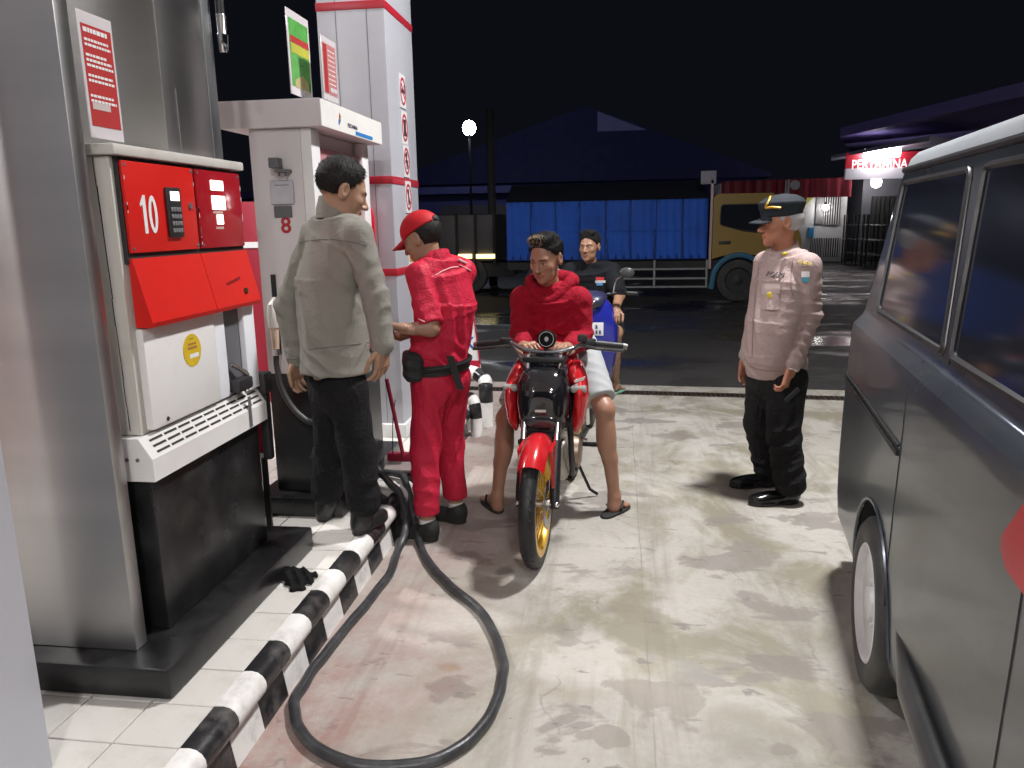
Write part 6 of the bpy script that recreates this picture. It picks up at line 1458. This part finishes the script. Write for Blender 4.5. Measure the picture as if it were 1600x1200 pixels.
for sx_ in (-1, 1):
    s = MB(); s.tube([(sx_*.098, .235, .66), (sx_*.095, .20, .74), (sx_*.092, .215, .80)], [.006, .013, .006], 8); s.build('cowl_trim', mat('silver trim', (.45, .45, .47), .25, .8), bk)
    MB().tube([(sx_*.085, .25, .775), (sx_*.13, .25, .775)], .010, 10).build('indicator_stalk', frm, bk)
    MB().tube([(sx_*.128, .25, .775), (sx_*.138, .25, .775), (sx_*.195, .255, .775), (sx_*.20, .255, .775)], [.012, .019, .018, .012], 14).build('indicator', amb, bk)
# instruments
MI = Matrix.Translation((.008, .29, 1.005)) @ Matrix.Rotation(R_(80), 4, 'X')
MB().lathe([(0, -.03), (.036, -.03), (.044, -.01), (.044, .012), (.040, .016), (.036, .012), (0, .012)], 28, MI).build('instrument', mat('dial black', (.010, .010, .011), .8, spec=.1), bk)
MB().lathe([(.036, .0165), (.036, .0175), (.033, .0175), (.033, .0165)], 28, MI).build('dial_ring', mat('pale dial', (.4, .4, .4), .5), bk)
MB().tube([(.0, .285, .93), (.008, .29, .99)], .012, 8).build('instrument_stem', frm, bk)
MB().ell((0, 0, .013), (.010, .012, .002), 12, MI).build('dial_mark', mat('pale dial', (.4, .4, .4), .5), bk)
# handlebar with grips, levers, switchgear
hb = smooth_path([(-.36, .42, .955), (-.20, .375, .975), (-.11, .30, .955), (0, .285, .945), (.11, .30, .955), (.20, .375, .975), (.36, .42, .955)])
MB().tube(hb, .011, 10).build('handlebar', mat('grey handlebar', (.25, .26, .27), .3, .8), bk)
for sx_ in (-1, 1):
    MB().tube([(sx_*.235, .385, .972), (sx_*.36, .42, .955)], [.0165, .0165], 14).build('grip', rub, bk)
    MB().tube([(sx_*.358, .4195, .955), (sx_*.378, .425, .952)], [.017, .014], 14).build('bar_end', alum, bk)
    MB().box((-.028, -.022, -.024), (.028, .022, .024), Matrix.Translation((sx_*.205, .372, .972)) @ Matrix.Rotation(R_(sx_*15), 4, 'Z'), bev=.007).build('switchgear', mblk, bk)
    MB().tube(smooth_path([(sx_*.18, .34, .965), (sx_*.25, .335, .955), (sx_*.33, .355, .945), (sx_*.37, .365, .943)]), [.008]*24+[.010], 8).build('lever', mat('black lever', (.05, .05, .05), .35, .5), bk)
    MB().tube(smooth_path([(sx_*.19, .34, .96), (sx_*.15, .24, .98), (sx_*.09, .20, .90), (sx_*.06, .26, .80)]), .005, 6).build('cable', mblk, bk)
MB().box((-.022, -.018, 0), (.022, .018, .035), Matrix.Translation((.17, .352, .985)), bev=.005).build('brake_reservoir', mblk, bk)
# tank, shrouds, seat, tail
tank = loft([(V3(0, .36, .80), .07, .05), (V3(0, .44, .83), .115, .085), (V3(0, .60, .85), .125, .095), (V3(0, .74, .82), .085, .07)], (1, 0, 0))
o_ = blob('tank', [(tank, V3(-.2, .3, .65), V3(.2, .8, 1.0), .007)], bred, None); o_.parent = bk; o_['_local'] = 1
for sx_ in (-1, 1):
    shr = union(.05, ell((sx_*.135, .39, .83), (.042, .12, .060)), ell((sx_*.168, .345, .745), (.036, .125, .075)), ell((sx_*.165, .31, .655), (.024, .085, .065)), ell((sx_*.148, .295, .595), (.012, .035, .045)))
    o_ = blob('tank_shroud', [(shr, V3(sx_*.15-.12, .12, .5), V3(sx_*.15+.12, .58, .92), .0065)], bred, None); o_.parent = bk
    MB().tube([(sx_*.09, .26, .60), (sx_*.10, .34, .66), (sx_*.10, .36, .80)], [.03, .035, .03], 10).build('radiator_cowl', frm, bk)
s = MB(); Wm = Matrix.Translation((.163, .262, .80)) @ Matrix.Rotation(R_(48), 4, 'Z') @ Matrix.Rotation(R_(90), 4, 'X')
for (pol_) in (((-.05, .03), (.04, .02), (.035, .008), (-.035, .012)), ((-.035, .006), (.034, .0), (.028, -.012), (-.018, -.008)), ((-.012, -.014), (.024, -.018), (.012, -.034), (0, -.026))): s.prism([(-x*.8, y) for x, y in pol_][::-1], 0, .003, Wm)
s.build('wing_mark', mat('mark silver', (.62, .50, .50), .35), bk, smooth=False)
seat = loft([(V3(0, .70, .78), .07, .05), (V3(0, .86, .77), .12, .045), (V3(0, 1.15, .80), .11, .045), (V3(0, 1.36, .84), .06, .035)], (1, 0, 0))
o_ = blob('seat', [(seat, V3(-.2, .65, .65), V3(.2, 1.42, .95), .009)], mat('seat vinyl', (.02, .02, .022), .5, 0, .2, 30), None); o_.parent = bk
shell([(1.10, .74, .10, .05, .8), (1.30, .78, .09, .05, .8), (1.50, .83, .05, .035, .8)], bred, 'tail_cowl', bk)
# frame, engine, exhaust, pegs
s = MB(); s.tube(smooth_path([(0, .29, .86), (0, .45, .78), (0, .75, .66), (0, .90, .45), (0, .95, .33)]), .022, 10); s.build('frame_spine', frm, bk)
for sx_ in (-1, 1): MB().tube(smooth_path([(sx_*.04, .30, .82), (sx_*.10, .38, .60), (sx_*.11, .42, .38), (sx_*.10, .60, .24), (sx_*.10, .9, .26)]), .015, 8).build('frame_tube', frm, bk)
s = MB(); s.box((-.085, .44, .24), (.085, .80, .46), bev=.04, seg=3); s.build('crankcase', alum, bk)
MB().lathe([(.09, 0), (.085, .045), (.06, .055), (0, .055)], 24, Matrix.Translation((.085, .62, .36)) @ Matrix.Rotation(R_(90), 4, 'Y')).build('engine_cover', mat('bronze cover', (.32, .25, .19), .4, .8, .15, 12), bk)
Mc = Matrix.Translation((0, .46, .45)) @ Matrix.Rotation(R_(-18), 4, 'X')
for k in range(8): MB().box((-.07, -.07, .02+k*.024), (.07, .07, .032+k*.024), Mc, bev=.006, seg=1).build('cooling_fin', alum, bk)
MB().cyl((0, 0, .0), (0, 0, .22), .052, n=16, M=Mc).build('cylinder', frm, bk)
MB().tube(smooth_path([(.03, .40, .56), (.07, .31, .50), (.08, .33, .30), (.10, .50, .18), (.13, .85, .20), (.16, 1.3, .36)]), [.020]*30+[.024]*8+[.045]*3, 12).build('exhaust', mat('exhaust steel', (.16, .15, .15), .35, .9, .2, 9), bk) if False else MB().tube(smooth_path([(-.03, .40, .56), (-.07, .31, .50), (-.08, .33, .30), (-.10, .50, .18), (-.13, .85, .20), (-.16, 1.3, .36)]), .022, 12).build('exhaust', mat('exhaust steel', (.16, .15, .15), .35, .9, .2, 9), bk)
for sx_ in (-1, 1):
    MB().tube([(sx_*.09, .82, .34), (sx_*.235, .80, .345)], .013, 10).build('foot_peg', frm, bk)
    MB().tube(smooth_path([(sx_*.12, .80, .33), (sx_*.13, .70, .38), (sx_*.13, .64, .42), (sx_*.17, .63, .42)]), .007, 8).build('pedal', chrome, bk)
    MB().tube([(sx_*.10, .90, .34), (sx_*.10, 1.29, .29)], [.022, .018], 10).build('swing_arm', frm, bk)
    MB().tube([(sx_*.11, 1.02, .74), (sx_*.11, 1.20, .36)], [.022, .022], 10).build('shock_absorber', chrome, bk)
MB().box((-.075, .22, .40), (.075, .255, .62), bev=.01).build('radiator', mat('grey mesh', (.05, .05, .052), .6, .3, .4, 80), bk)
MB().box((-.085, .165, .585), (.085, .185, .635), bev=.008).build('fork_cover', mat('grey plastic matt', (.055, .055, .058), .6), bk)
MB().tube([(.09, .84, .24), (.16, .90, .05), (.20, .93, .012)], .009, 8).build('side_stand', frm, bk)

# ================================================================== blue scooter of the second rider
SCO = npv((-.205, 5.78, 0)); blu = mat('scooter blue', (.018, .026, .30), .22, 0, .08, 4, coat=.5); navyp = mat('scooter navy', (.030, .034, .085), .3, 0, .1, 5)
sc = thing('scooter', Vector(SCO), 'blue scooter standing behind the red motorbike', 'scooter', rz=R_(-3), local=True)
wheel(sc, 0, .225, .225, .085, mat('dark rim', (.08, .08, .08), .4, .5), True); wheel(sc, 1.2, .225, .225, .09, mat('dark rim', (.08, .08, .08), .4, .5), False)
for sx_ in (-1, 1): MB().tube([(sx_*.07, 0, .225), (sx_*.06, .16, .62)], .018, 10).build('fork_leg', frm, sc)
shell([(-.17, .36, .05, .03, .9), (-.05, .46, .075, .045, .9), (.10, .46, .075, .04, .9), (.2, .38, .05, .03, .9)], navyp, 'front_mudguard', sc)
vv = []; rows = [(.06, 1.0, .075), (.03, .90, .15), (.035, .76, .19), (.07, .60, .19), (.12, .45, .165), (.20, .30, .13), (.26, .22, .10)]
for (y, z, wd) in rows:
    for k in range(11): u = -1+k/5; vv.append((u*wd, y+.10*u*u+.02, z))
o_ = MB().add(vv, [(i*11+k, i*11+k+1, (i+1)*11+k+1, (i+1)*11+k) for i in range(len(rows)-1) for k in range(10)]).build('leg_shield', blu, sc, ang=70)
md = o_.modifiers.new('thickness', 'SOLIDIFY'); md.thickness = .02; md.offset = 1
shell([(.0, .93, .05, .03, .8), (.03, .95, .10, .05, .8), (.12, .98, .125, .05, .8), (.20, .985, .09, .04, .8)], navyp, 'handlebar_cover', sc)
shell([(-.01, .93, .035, .02, .8), (.0, .935, .06, .035, .8), (.03, .94, .07, .04, .8)], mat('headlight glass', (.03, .03, .035), .05, 0, .2, 9, spec=.8), 'headlight', sc)
for sx_ in (-1, 1):
    MB().tube([(sx_*.12, .13, 1.0), (sx_*.22, .16, 1.01)], .012, 10).build('handlebar', frm, sc); MB().tube([(sx_*.21, .16, 1.01), (sx_*.34, .20, 1.0)], .017, 12).build('grip', rub, sc)
    MB().tube(smooth_path([(sx_*.17, .12, 1.02), (sx_*.19, .10, 1.11), (sx_*.25, .10, 1.15)]), .005, 6).build('mirror_stalk', chrome, sc)
    MB().ell((sx_*.27, .095, 1.165), (.056, .016, .040), 16).build('mirror', mat('mirror back', (.05, .055, .06), .35), sc)
    shell([(.16, .62, .02, .05, .8), (.20, .66, .03, .12, .8), (.26, .66, .02, .12, .8)], navyp, 'side_panel', sc).location.x = sx_*.17
MB().box((-.105, .005, .70), (.105, .011, .80), bev=.004).build('number_plate', mat('plate white', (.70, .70, .72), .4), sc)
s = MB()
for r_i, zz in enumerate((.765, .725)):
    for k in range(6 if r_i == 0 else 7):
        if random.random() < .85: s.box((-.085+k*.026, .003, zz-.013), (-.085+k*.026+.015, .0048, zz+.015))
s.build('plate_marks', mat('plate ink', (.05, .06, .18), .5), sc, smooth=False)
MB().box((-.11, .24, .25), (.11, .62, .29), bev=.02).build('floorboard', frm, sc)
sb_ = loft([(V3(0, .58, .55), .10, .25), (V3(0, .85, .60), .14, .20), (V3(0, 1.25, .66), .13, .16), (V3(0, 1.5, .72), .05, .06)], (1, 0, 0))
o_ = blob('rear_body', [(sb_, V3(-.22, .5, .2), V3(.22, 1.56, .95), .012)], blu, None); o_.parent = sc
o_ = blob('seat', [(loft([(V3(0, .58, .78), .09, .04), (V3(0, .9, .79), .14, .05), (V3(0, 1.4, .83), .10, .045)], (1, 0, 0)), V3(-.22, .5, .6), V3(.22, 1.46, .95), .012)], MATS['seat vinyl'], None); o_.parent = sc

# ================================================================== small things on and round the island
hosm = mat('fuel hose rubber', (.032, .034, .037), .38, 0, .35, 18, bump=.12, bscale=90, dirt=.5, dirtc=(.13, .13, .135), dscale=14)
hp_ = [(-1.33, 3.74, .42), (-1.24, 3.72, .30), (-1.15, 3.66, .232), (-1.075, 3.58, .20), (-1.02, 3.44, .08)]
hp_ += [tuple(GP(px, py, .019)) for px, py in ((622, 862), (606, 900), (560, 958), (505, 1025), (470, 1075), (460, 1112), (478, 1155), (540, 1190), (610, 1198), (680, 1187), (742, 1150), (775, 1098), (785, 1050), (778, 1003), (748, 953), (706, 917), (676, 886), (656, 850))]
hp_ += [(-1.03, 3.62, .09), (-1.09, 3.74, .215), (-1.16, 3.83, .23), (-1.26, 3.87, .225)]
hz_ = thing('fuel_hose', (-.7, 2.7, 0), 'thick black fuel hose looped over the kerb and across the concrete', 'hose')
hpp = smooth_path(hp_, 10); hrs = random.Random(5)
hpp = [p+Vector((hrs.gauss(0, .0018), hrs.gauss(0, .0018), 0)) for p in hpp]
MB().tube(smooth_path(hpp[::4]+[hpp[-1]], 5), .0185, 14).build('tube', hosm, hz_)
e0 = Vector((-1.26, 3.87, .225)); MB().tube([e0, e0+Vector((-.05, .012, .004)), e0+Vector((-.09, .02, .01))], [.022, .026, .02], 14).build('coupling', mblk, hz_)
# dustpan with a long red handle
dp = thing('dustpan', (-1.20, 3.98, IZ), 'grey dustpan with a long red handle standing on the island edge', 'dustpan')
b0 = GP(626, 762, IZ+.06); b0 = Vector((-1.155, 3.93, IZ))
MB().tube([b0+Vector((0, 0, .10)), Vector(AY(604, 592, 3.93))], .011, 10).build('handle', mat('dark red handle', (.22, .010, .03), .4), dp)
s = MB(); s.prism([(-.10, 0), (.10, 0), (.10, .03), (.085, .11), (-.085, .11), (-.10, .03)], -.006, .006, Matrix.Translation(b0+Vector((.0, -.04, .03))) @ Matrix.Rotation(R_(35), 4, 'X')); s.build('pan', mat('dusty grey plastic', (.26, .22, .21), .6, 0, .2, 30), dp, ang=20)
s = MB(); s.box((-.10, 0, 0), (.10, .05, .11), Matrix.Translation(b0+Vector((0, .005, .006))), bev=.02); s.build('hood', mat('dark red handle', (.22, .010, .03), .4), dp)
MB().tube(smooth_path([b0+Vector((-.06, 0, .11)), b0+Vector((-.05, .0, .30)), b0+Vector((-.03, 0, .42))]), .003, 6).build('wire', mblk, dp)
# black nozzle lying on the kerb by the hose
nl = thing('nozzle_grip', (-1.19, 3.66, IZ), 'black nozzle with grey trigger lying on the tiles beside the hose', 'nozzle')
q = GP(582, 772, IZ+.03)
s = MB(); s.tube(smooth_path([q+Vector((-.05, .06, .0)), q+Vector((0, .02, .01)), q+Vector((.05, -.04, .0)), q+Vector((.09, -.06, -.01))]), .022, 12); s.build('body', mblk, nl)
s = MB(); s.tube(smooth_path([q+Vector((-.02, -.02, -.005)), q+Vector((.02, -.055, -.008)), q+Vector((.07, -.06, -.01))]), .009, 8); s.build('trigger_guard', mat('grey plastic light', (.3, .3, .31), .4), nl)
# black rag on the kerb
rp = npv(GP(466, 905, IZ)); rag = wrinkle(inter(union(.03, ell(rp+V3(0, 0, .005), (.075, .06, .03)), ell(rp+V3(.03, -.05, .0), (.045, .06, .022)), ell(rp+V3(-.05, .03, 0), (.05, .05, .025))), lambda P: IZ+.001-P[:, 2], .003), [(rp, .12, V3(1, .5, .3), .035, .009, 61), (rp, .12, V3(-.4, 1, .2), .05, .008, 62)])
blob('crumpled_rag', [(rag, rp-V3(.17, .17, .03), rp+V3(.17, .17, .08), .0045)], mat('black cloth', (.010, .010, .011), .95, 0, .2, 40, bump=.3, bscale=150, spec=.15), label='crumpled black rag lying on the tiles by the striped kerb', cat='rag')
# sheet sign on thin red poles behind the attendant
ab = thing('sandwich_board', (-1.2, 6.05, 0), 'white sign board with blue lettering and red lower band on red poles behind the attendant', 'sign')
y = 6.05; tl_, br_ = AY(741, 488, y), AY(752, 577, y); x1_ = br_.x; x0_ = x1_-.42
s = MB(); s.prism([(x0_+.05, tl_.z), (tl_.x, tl_.z), (x1_, br_.z), (x0_, br_.z)], -y, -(y-.015), MY); s.build('board', mwht, ab, smooth=False)
s = MB(); s.prism([(x0_+.005, br_.z+.075), (x1_-.012, br_.z+.075), (x1_-.004, br_.z+.012), (x0_, br_.z+.012)], -(y-.0155), -(y-.018), MY); s.build('red_band', mat('band red', (.50, .02, .05), .4), ab, smooth=False)
q = AY(732, 536, y); lettering('X', .13, FY(q.x-.0, y-.016, q.z), mat('letter blue', (.02, .08, .50), .4), ab, bold=.003)
for xx in (x0_, x1_): MB().tube([(xx+(.0 if xx == x1_ else 0), y+.01, br_.z-.02), (xx+(.02 if xx == x1_ else -.02), y+.02, 0)], .008, 8).build('pole', mat('thin red pole', (.36, .012, .03), .4), ab)
MB().tube([(x1_-.005, y-.018, br_.z+.05), (tl_.x-.004, y-.018, tl_.z)], .006, 8).build('edge_pole', mat('thin red pole', (.36, .012, .03), .4), ab)
# striped guard pipe at the end of the island
gd = thing('guard_rail', (-1.07, 5.75, 0), 'bent guard pipe with black and white stripes at the end of the island', 'guard rail')
path = smooth_path([(-1.0, 5.72, 0), (-1.0, 5.72, .28), (-1.02, 5.76, .36), (-1.12, 5.82, .40), (-1.30, 5.86, .40), (-1.55, 5.88, .40), (-1.65, 5.88, .34), (-1.67, 5.88, 0)], 6); k0 = 0
for k in range(0, len(path)-1, 4):
    seg = path[k:k+5]; MB().tube(seg, .055, 16).build('pipe_stripe', kw if (k//4) % 2 == 0 else kb, gd)
gd2 = thing('guard_rail', (-1.2, 5.45, 0), 'shorter bent white pipe with a black ring standing before the guard pipe', 'guard rail')
path = smooth_path([(-1.02, 5.42, 0), (-1.03, 5.43, .20), (-1.06, 5.46, .27), (-1.16, 5.52, .28), (-1.30, 5.56, .26)], 6)
for k in range(0, len(path)-1, 4): MB().tube(path[k:k+5], .045, 16).build('pipe_stripe', kw if (k//4) % 2 == 0 else kb, gd2)
for o in bpy.data.objects:
    if '_local' in o: del o['_local']
